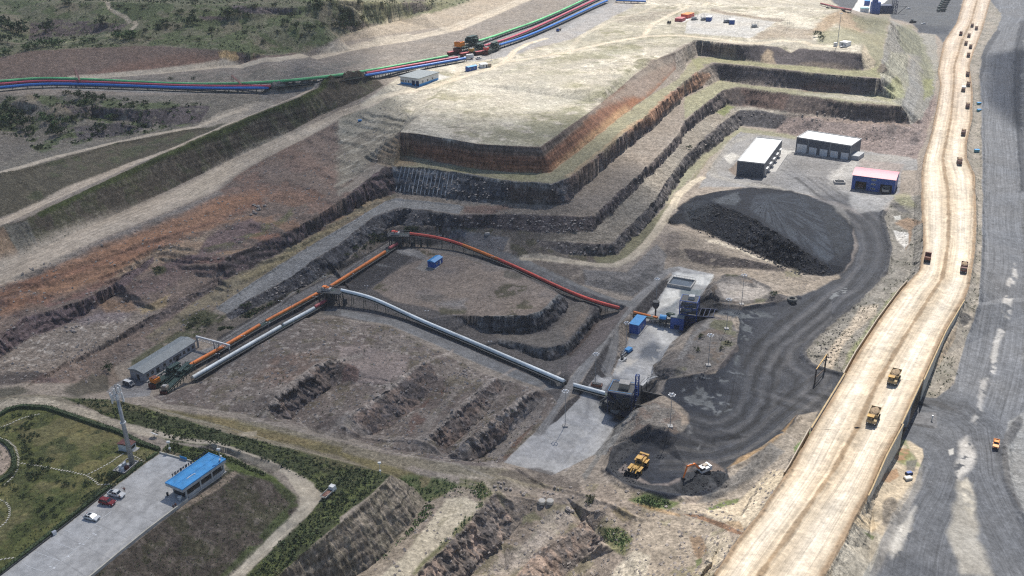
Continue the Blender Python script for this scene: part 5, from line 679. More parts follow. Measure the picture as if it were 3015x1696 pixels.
Z2=Z2+RG*(det*.55*(1-.5*steep)+lump*.75*(1-steep))
cov=fbm(XS,YS,4.0,3,104)*1.0+fbm(XS,YS,1.5,2,106)*.45-ridge*.7
led=(fbm(ZS*1.0,XS*.05+YS*.05,1.7,2,105))*.9
blk=(_h(np.floor(XS/2.6+n4*.5),np.floor(YS/2.6+n4b*.5),7)-.5)*1.1+(_h(np.floor(XS/1.2),np.floor(YS/1.2),8)-.5)*.6
off=steep*np.clip(RG,0,1.4)*(cov*1.3+led+blk)
X2=XS-gx/gl_*off*-1.0;Y2=YS-gy/gl_*off*-1.0
# gullies washed into the soft soil faces and dump slopes
gul=sstep(.28,.6,SL)*(1-steep*.6)
tx,ty=-gy/gl_,gx/gl_
runl=vn((XS*.9+YS*.3)/1.6,(XS*-.3+YS*.9)/30.,111)-.5
Z2=Z2+gul*np.clip(.55-RG*.1,.1,1)*runl*.5
ZS=Z2
C*=(1+.20*n2+.16*n4+.10*n15)[:,None]*(1+.16*np.clip(RG*1.1,.2,.7)*np.random.randn(N))[:,None].astype(np.float32)
C*=np.array([1.0,1.0,1.0])+np.stack([n15b*.03,n15b*.0,-n15b*.04],1)
C=np.clip(C,.006,.85);C=np.concatenate([C,np.clip(RG*1.3,.0,.9)[:,None]],1)
# ------------------------------------------------------------------ materials
def newmat(name):
 m=bpy.data.materials.new(name);m.use_nodes=True;nt=m.node_tree;b=nt.nodes['Principled BSDF'];return m,nt,b
def ground_mat(name,bump,rough,crack,grain=.35):
 m,nt,b=newmat(name);nd=nt.nodes.new;lk=nt.links.new
 at_=nd('ShaderNodeAttribute');at_.attribute_name='cover'
 tc=nd('ShaderNodeTexCoord')
 n_a=nd('ShaderNodeTexNoise');n_a.inputs['Scale'].default_value=.9;n_a.inputs['Detail'].default_value=5;n_a.inputs['Roughness'].default_value=.65
 n_b=nd('ShaderNodeTexNoise');n_b.inputs['Scale'].default_value=.22;n_b.inputs['Detail'].default_value=3
 lk(tc.outputs['Object'],n_a.inputs['Vector']);lk(tc.outputs['Object'],n_b.inputs['Vector'])
 mp=nd('ShaderNodeMapping');mp.inputs['Scale'].default_value=(1,1,.5);lk(tc.outputs['Object'],mp.inputs['Vector'])
 n_c=nd('ShaderNodeTexNoise');n_c.inputs['Scale'].default_value=.55;n_c.inputs['Detail'].default_value=4;n_c.inputs['Roughness'].default_value=.7;lk(mp.outputs[0],n_c.inputs['Vector'])
 mp2=nd('ShaderNodeMapping');mp2.inputs['Scale'].default_value=(.04,.04,1.0);lk(tc.outputs['Object'],mp2.inputs['Vector'])
 n_s=nd('ShaderNodeTexNoise');n_s.inputs['Scale'].default_value=.8;n_s.inputs['Detail'].default_value=3;lk(mp2.outputs[0],n_s.inputs['Vector'])
 mp3=nd('ShaderNodeMapping');mp3.inputs['Scale'].default_value=(1,1,.55);lk(tc.outputs['Object'],mp3.inputs['Vector'])
 geo=nd('ShaderNodeNewGeometry');sx=nd('ShaderNodeSeparateXYZ');lk(geo.outputs['True Normal'],sx.inputs[0])
 st=nd('ShaderNodeMapRange');st.inputs['From Min'].default_value=.9;st.inputs['From Max'].default_value=.6;lk(sx.outputs['Z'],st.inputs['Value'])
 def mr(src,lo,hi,a=.3,c=.7):
  r=nd('ShaderNodeMapRange');r.inputs['From Min'].default_value=a;r.inputs['From Max'].default_value=c;r.inputs['To Min'].default_value=lo;r.inputs['To Max'].default_value=hi;lk(src,r.inputs['Value']);return r.outputs[0]
 def mul(a,c):
  k=nd('ShaderNodeMath');k.operation='MULTIPLY';lk(a,k.inputs[0]);lk(c,k.inputs[1]);return k.outputs[0]
 v=mul(mr(n_a.outputs[0],1-grain*1.25,1+grain*1.25),mr(n_b.outputs[0],.9,1.1))
 cr=mul(mr(n_c.outputs[0],1-crack,1+crack*.7,.36,.62),mr(n_s.outputs[0],1-crack*.9,1+crack*.9))
 mx=nd('ShaderNodeMix');mx.data_type='FLOAT';mx.inputs[2].default_value=1.0;lk(st.outputs[0],mx.inputs[0]);lk(cr,mx.inputs[3])
 v=mul(v,mx.outputs[0])
 for sc,amt in((1.1,.42),(.4,.28)):
  vo=nd('ShaderNodeTexVoronoi');vo.inputs['Scale'].default_value=sc;lk(mp3.outputs[0],vo.inputs['Vector'])
  sv=nd('ShaderNodeSeparateColor');lk(vo.outputs['Color'],sv.inputs[0]);c_=mr(sv.outputs[0],1-amt*.75,1+amt*.75,0,1)
  m2=nd('ShaderNodeMix');m2.data_type='FLOAT';m2.inputs[2].default_value=1.0;lk(at_.outputs['Alpha'],m2.inputs[0]);lk(c_,m2.inputs[3]);v=mul(v,m2.outputs[0])
 vm=nd('ShaderNodeVectorMath');vm.operation='SCALE';lk(at_.outputs['Color'],vm.inputs[0]);lk(v,vm.inputs['Scale'])
 lk(vm.outputs[0],b.inputs['Base Color']);b.inputs['Roughness'].default_value=rough;b.inputs['Specular IOR Level'].default_value=.08 if rough<.8 else .2
 bp=nd('ShaderNodeBump');bp.inputs['Strength'].default_value=bump;bp.inputs['Distance'].default_value=.5
 ad=nd('ShaderNodeMath');ad.operation='MULTIPLY_ADD';lk(n_c.outputs[0],ad.inputs[0]);lk(st.outputs[0],ad.inputs[1]);lk(n_a.outputs[0],ad.inputs[2])
 lk(ad.outputs[0],bp.inputs['Height']);lk(bp.outputs[0],b.inputs['Normal'])
 return m
GM={0:ground_mat('soil_and_rock',.8,.95,.45),1:ground_mat('pale_road_dust',.3,.9,.2,.14),2:ground_mat('coal_dust_road',.3,.75,.3,.2),3:ground_mat('packed_dirt',.4,.95,.3,.2),
4:ground_mat('coal',.9,.7,.4,.4),5:ground_mat('dusty_concrete',.15,.85,.2,.14),6:ground_mat('parking_concrete',.1,.85,.1,.09)}
ZN={0:'ground',1:'haul_road',2:'coal_road',3:'dirt_road',4:'coal_stockpile',5:'concrete_pad',6:'parking_lot'}
V3=np.stack([X2,Y2,Z2],1)
idx=np.arange(N).reshape(NR,NC)
Q=np.stack([idx[:-1,:-1],idx[:-1,1:],idx[1:,1:],idx[1:,:-1]],-1).reshape(-1,4)
def mesh_np(name,v,q,col=None):
 me=bpy.data.meshes.new(name);me.vertices.add(len(v));me.vertices.foreach_set('co',v.astype(np.float32).ravel())
 k=q.shape[1];me.loops.add(q.size);me.loops.foreach_set('vertex_index',q.astype(np.int32).ravel())
 me.polygons.add(len(q));me.polygons.foreach_set('loop_start',np.arange(0,q.size,k,dtype=np.int32));me.polygons.foreach_set('loop_total',np.full(len(q),k,np.int32))
 me.polygons.foreach_set('use_smooth',np.ones(len(q),bool));me.update(calc_edges=True)
 if col is not None:
  a=me.color_attributes.new('cover','FLOAT_COLOR','POINT');a.data.foreach_set('color',(col if col.shape[1]==4 else np.concatenate([col,np.full((len(col),1),.1)],1)).astype(np.float32).ravel())
 return me
ZQ=ZONE[Q].astype(int);zf=np.sort(ZQ,1)[:,1]
for z in range(7):
 q=Q[zf==z]
 if not len(q):continue
 u,inv=np.unique(q,return_inverse=True)
 me=mesh_np(ZN[z],V3[u],inv.reshape(-1,4),C[u]);me.materials.append(GM[z])
 o=bpy.data.objects.new(ZN[z],me);COL.objects.link(o);o['kind']='structure'
print('ground built')
# ------------------------------------------------------------------ light, sky, clouds, camera
SUN_EL,SUN_AZ=math.radians(55),math.atan2(.40,.92) # to the far right of the view
sd=Vector((math.cos(SUN_EL)*math.sin(SUN_AZ),math.cos(SUN_EL)*math.cos(SUN_AZ),math.sin(SUN_EL)))
su=bpy.data.lights.new('sun','SUN');su.energy=SUN_E;su.angle=math.radians(.5);su.color=(1,.95,.87)
so=bpy.data.objects.new('sun',su);COL.objects.link(so);so.rotation_euler=sd.to_track_quat('Z','Y').to_euler();so.location=(200,400,900)
w=bpy.data.worlds.new('World');scene.world=w;w.use_nodes=True;nt=w.node_tree
sky=nt.nodes.new('ShaderNodeTexSky');sky.sky_type='NISHITA';sky.sun_disc=False;sky.sun_elevation=SUN_EL;sky.sun_rotation=SUN_AZ;sky.dust_density=2.0;sky.altitude=900
bg=nt.nodes['Background'];nt.links.new(sky.outputs[0],bg.inputs[0]);bg.inputs[1].default_value=SKY_S
cam=bpy.data.cameras.new('camera');co=bpy.data.objects.new('camera',cam);COL.objects.link(co);scene.camera=co
cam.sensor_width=36;cam.lens=36*F0/3015;cam.clip_end=20000;cam.clip_start=1
co.matrix_world=Matrix(((rt[0],up[0],-fw[0],0),(rt[1],up[1],-fw[1],0),(rt[2],up[2],-fw[2],H0),(0,0,0,1)))
scene.view_settings.view_transform='Standard';scene.view_settings.look='None';scene.view_settings.exposure=EXPO
# clouds high above the viewpoint: their shade falls on the left half of the mine
def cloud_mat():
 m=bpy.data.materials.new('cloud_vapour');m.use_nodes=True;nt=m.node_tree;nt.nodes.clear();nd=nt.nodes.new
 out=nd('ShaderNodeOutputMaterial');tr=nd('ShaderNodeBsdfTransparent');df=nd('ShaderNodeBsdfTranslucent');d2=nd('ShaderNodeBsdfDiffuse');ad=nd('ShaderNodeMixShader');mx=nd('ShaderNodeMixShader')
 df.inputs[0].default_value=(.95,.95,.97,1);d2.inputs[0].default_value=(.9,.9,.92,1);ad.inputs[0].default_value=.35
 nt.links.new(df.outputs[0],ad.inputs[1]);nt.links.new(d2.outputs[0],ad.inputs[2])
 mx.inputs[0].default_value=COP
 nt.links.new(tr.outputs[0],mx.inputs[1]);nt.links.new(ad.outputs[0],mx.inputs[2]);nt.links.new(mx.outputs[0],out.inputs[0])
 return m
CM=cloud_mat()
def cloud(pts,alt,thick,layers,seed):
 """a bank of vapour: nested lumpy closed shells above the ground area it shades"""
 P=np.array([hit(*sp('S',p))[:2]for p in pts])if isinstance(pts,list)else pts
 n=140;c=P.mean(0);sh=np.array([sd[0],sd[1]])/sd[2]*alt
 # dense outline
 d=np.concatenate([[0],np.cumsum(np.hypot(*np.diff(np.vstack([P,P[:1]]),axis=0).T))]);t=np.linspace(0,d[-1],n,endpoint=False)
 R=np.stack([np.interp(t,d,np.append(P[:,k],P[0,k]))for k in(0,1)],1)
 vs,fs=[],[];b=0
 for l in range(layers):
  k=1+SPREAD*((layers-1)/2-l)/layers
  rings=7;a=[]
  wob=1+.05*fbm(np.cos(t/d[-1]*6.283)*4+9*l+seed,np.sin(t/d[-1]*6.283)*4,1.0,3,seed+l)
  th=thick*(.35+.22*l)
  for r in range(-rings,rings+1):
   ph=r/rings*math.pi/2;rr=math.cos(ph)*.995+.005
   p=c+(R-c)*(k*wob)[:,None]*(1-.22*(1-rr))if abs(r)<rings else c+(R-c)*.02
   if abs(r)==rings-0:pass
   zz_=alt+th*math.sin(ph)*(1+.3*fbm(p[:,0],p[:,1],90,3,seed))
   a.append(np.column_stack([p+sh,zz_+0*t]))
  a=np.array(a);m=len(a)
  vs.append(a.reshape(-1,3))
  for i in range(m-1):
   for j in range(n):fs.append((b+i*n+j,b+i*n+(j+1)%n,b+(i+1)*n+(j+1)%n,b+(i+1)*n+j))
  b+=m*n
 me=mesh_np('cloud',np.concatenate(vs),np.array(fs));me.materials.append(CM);o=bpy.data.objects.new('cloud',me);COL.objects.link(o);o['kind']='structure'
scene.cycles.use_denoising=False;scene.cycles.filter_width=1.2;scene.cycles.transparent_max_bounces=96;scene.cycles.max_bounces=6
if CLOUDS:
 cloud([(-900,-30),(560,-30),(800,60),(720,190),(850,310),(940,420),(1130,520),(1400,540),(1540,480),(1620,480),(1660,560),(1790,680),(1800,900),(1620,1060),(1300,1200),(950,1250),(820,1449),(300,1700),(-700,1700),(-1500,900)],900,60,8,3)
 cloud([(2480,140),(2620,120),(2800,200),(2800,330),(2560,310),(2480,240)],900,30,10,8)

# ------------------------------------------------------------------ building blocks for the objects
def pm(name,c,rough=.6,metal=0,var=.18,sc=.6,spec=.4):
 m,nt,b=newmat(name);nd=nt.nodes.new;lk=nt.links.new
 tc=nd('ShaderNodeTexCoord');n=nd('ShaderNodeTexNoise');n.inputs['Scale'].default_value=sc;n.inputs['Detail'].default_value=4;lk(tc.outputs['Object'],n.inputs['Vector'])
 r=nd('ShaderNodeMapRange');r.inputs['From Min'].default_value=.3;r.inputs['From Max'].default_value=.7;r.inputs['To Min'].default_value=1-var;r.inputs['To Max'].default_value=1+var;lk(n.outputs[0],r.inputs['Value'])
 v=nd('ShaderNodeVectorMath');v.operation='SCALE';v.inputs[0].default_value=c;lk(r.outputs[0],v.inputs['Scale']);lk(v.outputs[0],b.inputs['Base Color'])
 b.inputs['Roughness'].default_value=rough;b.inputs['Metallic'].default_value=metal;b.inputs['Specular IOR Level'].default_value=spec
 return m
M=dict(white=pm('white_paint',(.62,.63,.63),.45),conc=pm('concrete',(.36,.35,.335),.9,var=.2),steel=pm('grey_steel',(.33,.34,.35),.5,.3),dsteel=pm('dark_steel',(.045,.05,.055),.6),black=pm('black_rubber',(.022,.022,.024),.85),
green=pm('dark_green_paint',(.022,.05,.042),.5),orange=pm('orange_cover',(.74,.21,.045),.6,var=.28,sc=.12),redc=pm('red_cover',(.62,.09,.065),.6,var=.3,sc=.12),pinkc=pm('faded_red_cover',(.42,.10,.11),.55),whitec=pm('white_cover',(.72,.77,.78),.6,var=.25,sc=.12),
greenc=pm('green_cover',(.14,.52,.22),.6,var=.25,sc=.12),bluec=pm('blue_cover',(.02,.16,.52),.45,var=.1,sc=.2),crimson=pm('crimson_cover',(.50,.07,.12),.5,var=.12,sc=.2),blue=pm('blue_cladding',(.016,.075,.30),.5,var=.25),lblue=pm('light_blue_sheet',(.035,.27,.60),.45,var=.1),roofb=pm('sky_blue_roof',(.05,.28,.60),.55,var=.18),
dkblue=pm('navy_steel',(.010,.024,.075),.65,var=.4),glass=pm('dark_glass',(.015,.02,.026),.12,spec=.8,var=.05),grey=pm('grey_wall',(.36,.37,.38),.8),groof=pm('grey_sheet_roof',(.20,.225,.235),.6,var=.12),wroof=pm('white_sheet_roof',(.66,.67,.66),.55,var=.08),navy=pm('charcoal_cladding',(.055,.07,.095),.5),
pink=pm('faded_pink_roof',(.66,.24,.28),.55,var=.08),red=pm('red_paint',(.19,.015,.02),.4),dred=pm('dark_red_paint',(.12,.04,.033),.6,var=.35,sc=.5),yellow=pm('yellow_paint',(.42,.24,.045),.6,var=.35,sc=.5),orangep=pm('orange_paint',(.72,.23,.02),.4),tan=pm('tan_boards',(.34,.29,.23),.8),chrome=pm('light_metal',(.6,.6,.6),.3,.6),
dirt=pm('ore_load',(.26,.19,.12),.95,var=.3,sc=1.5),skin=pm('skin',(.42,.25,.18),.6),cloth=pm('dark_cloth',(.03,.035,.05),.9),wood=pm('old_timber',(.12,.09,.07),.9),rock=pm('pale_rock',(.33,.29,.26),.95,var=.3,sc=.8),bark=pm('bark',(.09,.07,.05),.95),soil=pm('dark_coal_load',(.04,.04,.045),.9),brown=pm('brown_paint',(.17,.07,.05),.55),teal=pm('teal_paint',(.10,.32,.36),.6),lamp=pm('lamp_glass',(.75,.77,.8),.25,spec=.8,var=.03),wood2=pm('pale_stone',(.50,.47,.40),.9),ltan=pm('dusty_tan_paint',(.36,.27,.15),.85))
class MB:
 def __init__(s):s.v=[];s.f=[]
 def add(s,v,f):b=len(s.v);s.v+=[tuple(q)for q in v];s.f+=[tuple(i+b for i in q)for q in f];return s
 def box(s,x0,x1,y0,y1,z0,z1,t=0,ty=None):
  ty=t if ty is None else ty
  return s.add([(x0,y0,z0),(x1,y0,z0),(x1,y1,z0),(x0,y1,z0),(x0+t,y0+ty,z1),(x1-t,y0+ty,z1),(x1-t,y1-ty,z1),(x0+t,y1-ty,z1)],[(3,2,1,0),(4,5,6,7),(0,1,5,4),(1,2,6,5),(2,3,7,6),(3,0,4,7)])
 def bar(s,a,b,w,h=None):
  a=Vector(a);b=Vector(b);d=(b-a).normalized();u=d.cross(Vector((0,0,1)));u=u.normalized()if u.length>.01 else Vector((1,0,0));q=u.cross(d);h=h or w
  return s.add([p+u*i*w/2+q*j*h/2 for p in(a,b)for i,j in((-1,-1),(1,-1),(1,1),(-1,1))],[(3,2,1,0),(4,5,6,7),(0,1,5,4),(1,2,6,5),(2,3,7,6),(3,0,4,7)])
 def cyl(s,a,b,r,r2=None,n=10,cap=True):
  a=Vector(a);b=Vector(b);d=(b-a).normalized();u=d.cross(Vector((0,0,1)));u=u.normalized()if u.length>.01 else Vector((1,0,0));q=d.cross(u);r2=r if r2 is None else r2
  v=[p+(u*math.cos(6.2832*k/n)+q*math.sin(6.2832*k/n))*rr for p,rr in((a,r),(b,r2))for k in range(n)]
  f=[(k,(k+1)%n,n+(k+1)%n,n+k)for k in range(n)]
  if cap:f+=[tuple(range(n-1,-1,-1)),tuple(range(n,2*n))]
  return s.add(v,f)
 def ext(s,prof,y0,y1):
  """side outline in x,z pushed from y0 to y1"""
  n=len(prof);v=[(x,y0,z)for x,z in prof]+[(x,y1,z)for x,z in prof]
  return s.add(v,[(i,(i+1)%n,n+(i+1)%n,n+i)for i in range(n)]+[tuple(range(n-1,-1,-1)),tuple(range(n,2*n))])
 def rings(s,R,close=True):
  n=len(R[0]);b=[]
  for r in R:b+=r
  f=[(i*n+k,i*n+(k+1)%n,(i+1)*n+(k+1)%n,(i+1)*n+k)for i in range(len(R)-1)for k in range(n)]
  if close:f+=[tuple(range(n-1,-1,-1)),tuple(range((len(R)-1)*n,len(R)*n))]
  return s.add(b,f)
 def blob(s,x,y,z,rx,ry,rz,seed=0,n=8,m=5,rough=.25,flat=False):
  rs=random.Random(seed);R=[]
  for i in range(m+1):
   th=math.pi*(i/m)if not flat else math.pi/2*(i/m);R.append([(x+rx*max(math.sin(th),.05)*math.cos(6.283*k/n)*(1+rough*(rs.random()-.5)*2),y+ry*max(math.sin(th),.05)*math.sin(6.283*k/n)*(1+rough*(rs.random()-.5)*2),z+rz*math.cos(th)*(1+rough*(rs.random()-.5)))for k in range(n)])
  return s.rings(R)
 def build(s,name,mat,parent=None,smooth=False):
  me=bpy.data.meshes.new(name);me.from_pydata([tuple(q)for q in s.v],[],s.f);me.materials.append(M[mat]if isinstance(mat,str)else mat)
  bm=bmesh.new();bm.from_mesh(me);bmesh.ops.recalc_face_normals(bm,faces=bm.faces);bm.to_mesh(me);bm.free()
  if smooth:me.polygons.foreach_set('use_smooth',np.ones(len(me.polygons),bool))
  o=bpy.data.objects.new(name,me);COL.objects.link(o)
  if parent:o.parent=parent
  return o
def tag(o,label,cat,group=None,kind=None):
 if label:o['label']=label;o['category']=cat
 if group:o['group']=group
 if kind:o['kind']=kind
 return o
def thing(name,label,cat,loc=(0,0,0),rz=0,group=None):
 o=bpy.data.objects.new(name,None);o.empty_display_size=.5;COL.objects.link(o);o.location=loc;o.rotation_euler=(0,0,rz);return tag(o,label,cat,group)
KIDS={}
def copy_tree(o,loc=None,rz=None,label=None,group=None,scale=None):
 c=o.copy();COL.objects.link(c)
 if loc is not None:c.location=loc
 if rz is not None:c.rotation_euler=(0,0,rz)
 if label:c['label']=label
 if group:c['group']=group
 if scale:c.scale=scale if isinstance(scale,tuple)else(scale,)*3
 for ch in[q for q in COL.objects if q.parent==o]:
  d=ch.copy();COL.objects.link(d);d.parent=c
  for g in[q for q in COL.objects if q.parent==ch]:
   e=g.copy();COL.objects.link(e);e.parent=d
 return c
def G(t,x,y):return Vector(at(t,x,y))
def GZf(x,y):return Zat(x,y)
def hit_h(t,x,y,h):
 px,py=sp(t,(x,y));d=ray(px,py);k=(80+h-H0)/d[2];k1=(-26-H0)/d[2];st=(k1-k)/500
 while k<k1:
  p=CAM+d*k
  if p[2]-h<=Zat(p[0],p[1]):return Vector(p)
  k+=st
 return Vector(CAM+d*k1)
def height_to(b,t,x,y):
 ty=sp(t,(x,y))[1];lo,hi=.2,80
 for _ in range(30):
  m=(lo+hi)/2
  if proj(b[0],b[1],b[2]+m)[1]>ty:lo=m
  else:hi=m
 return lo
def yaw(a,b):return math.atan2(b[1]-a[1],b[0]-a[0])
class Site:
 """a building plot from three ground points: front corner a, along the front to b, along the side to c"""
 def __init__(s,name,label,cat,a,b,c,L=None,Wd=None,group=None,sink=.3):
  a,b,c=(G(*q)if isinstance(q[0],str)else Vector(q)for q in(a,b,c));ab=Vector((b-a)[:2]);ac=Vector((c-a)[:2]);s.L=L or ab.length;x=ab.normalized()
  side=x.x*ac.y-x.y*ac.x;s.flip=side<0;s.W=Wd or abs(side)
  o=a if not s.flip else a+Vector((x.x,x.y,0))*s.L;rz=math.atan2(x.y,x.x)if not s.flip else math.atan2(-x.y,-x.x)
  z=np.mean([GZf(a.x,a.y),GZf(b.x,b.y),GZf(c.x,c.y)]);s.root=thing(name,label,cat,(o.x,o.y,z),rz,group);s.z=z
 def X(s,u):return s.L-u if s.flip else u
 def fbox(s,mb,u0,u1,z0,z1,out=.04,dp=.12):
  a,b=sorted((s.X(u0),s.X(u1)));return mb.box(a,b,-out,dp,z0,z1)
 def side_x(s,far):return(0 if s.flip else s.L)if far else(s.L if s.flip else 0)
 def sbox(s,mb,v0,v1,z0,z1,far=True,out=.04,dp=.12):
  x=s.side_x(far);o=out if x>0 else-out;a,b=sorted((x+o,x-(dp if x>0 else-dp)));return mb.box(a,b,v0,v1,z0,z1)
 def walls(s,h,mat,sink=.6):return MB().box(0,s.L,0,s.W,-sink,h).build('wall',mat,s.root)

# ------------------------------------------------------------------ buildings
def windows(S,us,z0,z1,w,frame='white',side=False,far=True,glass='glass'):
 for u in us:
  f=MB();g=MB()
  if not side:S.fbox(f,u-w/2,u+w/2,z0,z1,.03);S.fbox(g,u-w/2+.12,u+w/2-.12,z0+.12,z1-.12,.06)
  else:S.sbox(f,u-w/2,u+w/2,z0,z1,far,.03);S.sbox(g,u-w/2+.12,u+w/2-.12,z0+.12,z1-.12,far,.06)
  o=f.build('window',frame,S.root);g.build('pane',glass,o)
def door(S,u,w,h,mat,side=False,far=True,name='door',z0=0):
 f=MB();(S.sbox(f,u-w/2,u+w/2,z0,z0+h,far,.05)if side else S.fbox(f,u-w/2,u+w/2,z0,z0+h,.05));return f.build(name,mat,S.root)
 # long grey office beside the conveyor drives
S=Site('conveyor_office','long grey building with a grey sheet roof beside the orange conveyor','building',('N',440,1060),('N',1395,425),('N',165,985));S.walls(3.6,'grey')
o=.5;MB().add([(-o,-o,3.62),(S.L+o,-o,3.62),(S.L+o,S.W+o,3.95),(-o,S.W+o,3.95),(-o,-o,3.8),(S.L+o,-o,3.8),(S.L+o,S.W*.5,4.9),(-o,S.W*.5,4.9),(S.L+o,S.W+o,4.15),(-o,S.W+o,4.15)],[(3,2,1,0),(0,1,5,4),(4,5,6,7),(7,6,8,9),(2,3,9,8),(1,2,8,6,5),(3,0,4,7,9)]).build('roof','groof',S.root)
windows(S,[S.L*k for k in(.06,.15,.38,.5,.77,.86,.95)],1.0,2.6,1.5,'steel');door(S,S.L*.25,1.6,2.5,'dsteel');door(S,S.L*.63,2.0,2.6,'dsteel');windows(S,[S.L*.57,S.L*.69],1.0,2.6,1.3,'steel');door(S,S.W*.45,1.4,2.4,'dsteel',True,False);MB().box(0,S.L,-1.2,-.0,-.6,.15).build('plinth','conc',S.root)
# blue sheds
def shed(name,label,a,b,c,h,rise,wall,roof,wins,sidewins,grp=None,flat=False,plinth=True,L=None,Wd=None):
 S=Site(name,label,'hut',a,b,c,group=grp,L=L,Wd=Wd);S.walls(h,wall);e=.2
 if flat:MB().box(-e,S.L+e,-e,S.W+e,h+.003,h+.22).build('roof',roof,S.root)
 else:
  ym=S.W/2;MB().add([(-e,-e,h),(S.L+e,-e,h),(S.L+e,S.W+e,h),(-e,S.W+e,h),(-e,ym,h+rise),(S.L+e,ym,h+rise),(-e,-e,h+.12),(S.L+e,-e,h+.12),(S.L+e,S.W+e,h+.12),(-e,S.W+e,h+.12)],[(3,2,1,0),(0,1,7,6),(6,7,5,4),(4,5,8,9),(2,3,9,8),(1,2,8,5,7),(3,0,6,4,9)]).build('roof',roof,S.root)
 windows(S,[S.L*k for k in wins],1.0,2.1,1.2,'white');windows(S,[S.W*k for k in sidewins],1.0,2.1,1.0,'white',True)
 if plinth:MB().box(-.6,S.L+.6,-.8,S.W+.4,-.7,.08).build('plinth','conc',S.root)
 return S
S=shed('blue_shed','bright blue gabled shed standing alone on the bare island between the conveyors',('M',1835,680),('M',1950,590),('M',1733,662),3.0,.9,'blue','lblue',[.3],[]);door(S,S.L*.7,1.0,2.1,'white')
S=shed('blue_cabin','blue flat roofed cabin on the white pad beside the gravel road',('K',475,1100),('K',585,965),('K',330,1070),4.4,0,'blue','lblue',[],[],flat=True);door(S,S.L*.3,1.0,2.1,'steel');windows(S,[S.L*.7],1.2,2.3,1.2)
S=shed('blue_hut','small blue hut with two windows on the pale plateau near the drives',('O',600,990),('O',795,945),('O',530,975),2.9,.6,'blue','lblue',[.25,.7],[]);
S=shed('white_hut','white low hut beside the blue hut',('O',880,918),('O',1030,905),('O',835,880),2.6,.4,'white','wroof',[.4],[]);door(S,S.L*.85,.9,2,'dsteel')
shed('tan_hut','tan rusty hut joined to the end of the white hut',('O',1040,900),('O',1112,890),('O',1025,880),2.3,0,'tan','tan',[],[],flat=True,plinth=False)
# white building on the plateau
S=Site('plateau_workshop','white workshop with a blue base band and flat grey roof on the plateau','building',('B',600,655),('B',460,630),('B',718,597));S.walls(5,'white');e=.9;MB().box(-e,S.L+e,-e,S.W+e,5.003,5.4).build('roof','groof',S.root)
bb=MB();bb.box(-.03,S.L+.03,-.03,S.W+.03,-.5,1.3);bb.build('base_band','lblue',S.root);door(S,S.L*.3,2.6,3.4,'dkblue');door(S,S.L*.08,2.6,3.4,'dkblue');windows(S,[S.L*k for k in(.55,.7,.85,.95)],1.5,3.0,1.3);windows(S,[S.W*k for k in(.2,.45,.7)],1.5,3,1.5,side=True,far=False)
for u in(0,1):MB().cyl((S.L*u,S.W+.6,-.5),(S.L*u,S.W+.6,5.0),.12).build('porch_post','steel',S.root)
# dark warehouses
def warehouse(label,a,b,c,h,ndoor,doors_on,dh,shape):
 S=Site('warehouse',label,'warehouse',a,b,c,group='charcoal warehouses in the coal yard');S.walls(h,'navy');MB().box(.3,S.L-.3,.3,S.W-.3,h+.01,h+.25).build('roof','wroof',S.root)
 p=MB();p.box(-.1,S.L+.1,-.1,.3,h,h+.7);p.box(-.1,S.L+.1,S.W-.3,S.W+.1,h,h+.7);p.box(-.1,.3,.3,S.W-.3,h,h+.7);p.box(S.L-.3,S.L+.1,.3,S.W-.3,h,h+.7);p.build('parapet','steel',S.root)
 return S
S=warehouse('charcoal warehouse with its narrow windowless end facing the camera',('C',595,1345),('C',728,1168),('C',408,1308),9.5,5,1,5,0)
for k in range(5):
 u=S.L*(.12+.19*k);d=door(S,u,4.6,5.0,'steel',name='roller_door');d2=MB();S.fbox(d2,u-2.6,u+2.6,5.1,5.45,1.3,.05);d2.build('canopy','white',S.root)
MB().box(-.5,S.L+.5,-4.5,-.06,-.7,.1).build('apron','conc',S.root);S2=S
S=warehouse('wide charcoal warehouse with five pale roller doors facing the camera',('C',838,1146),('C',1246,1207),('C',880,1085),9.5,5,0,5,1)
for k,(u0,u1,z1)in enumerate(((.02,.205,5.6),(.25,.39,4.6),(.45,.59,4.6),(.645,.785,4.6),(.84,.975,4.6))):d=MB();S.fbox(d,S.L*u0,S.L*u1,.0,z1,.05);d.build('roller_door','white',S.root)
for u in(.0,.225,.63,1.0):d=MB();S.fbox(d,S.L*u-.15,S.L*u+.15,0,9.5,.12,.0);d.build('downpipe','steel',S.root)
MB().box(S.L+.03 if not S.flip else-5.5,S.L+5.5 if not S.flip else-.03,1,S.W*.6,-.5,3.4).build('annex','grey',S.root);MB().box(-1,S.L+1,-3,-.06,-.7,.08).build('apron','conc',S.root)
# blue garage with a pink roof
S=Site('truck_garage','blue truck garage with a curved faded pink roof and two open bays','garage',('C',1258,1425),('C',1580,1462),('C',1290,1372));h=8.8;L_,W_=S.L,S.W
bays=[(.085,.345,5.2),(.67,.945,5.2)];w=MB();us=[0]+[q for b in bays for q in b[:2]]+[1]
for a,b in((0,.085),(.345,.67),(.945,1)):S.fbox(w,L_*a,L_*b,-.6,h,0,.35)
for a,b,z in bays:S.fbox(w,L_*a,L_*b,z,h,0,.35)
w.box(0,L_,W_-.3,W_,-.6,h);w.box(0,.3,.35,W_-.3,-.6,h);w.box(L_-.3,L_,.35,W_-.3,-.6,h);w.build('wall','blue',S.root);MB().box(.3,L_-.3,.35,W_-.3,-.2,.06).build('floor_slab','conc',S.root)
prof=[];n=10
for k in range(n+1):t=k/n;prof.append((-.5+t*(W_+1),h+1.7*math.sin(math.pi*t)))
r=MB();v=[(x,y,z)for x in(-.4,L_+.4)for y,z in prof]+[(x,y,z-.15)for x in(-.4,L_+.4)for y,z in prof];m_=n+1
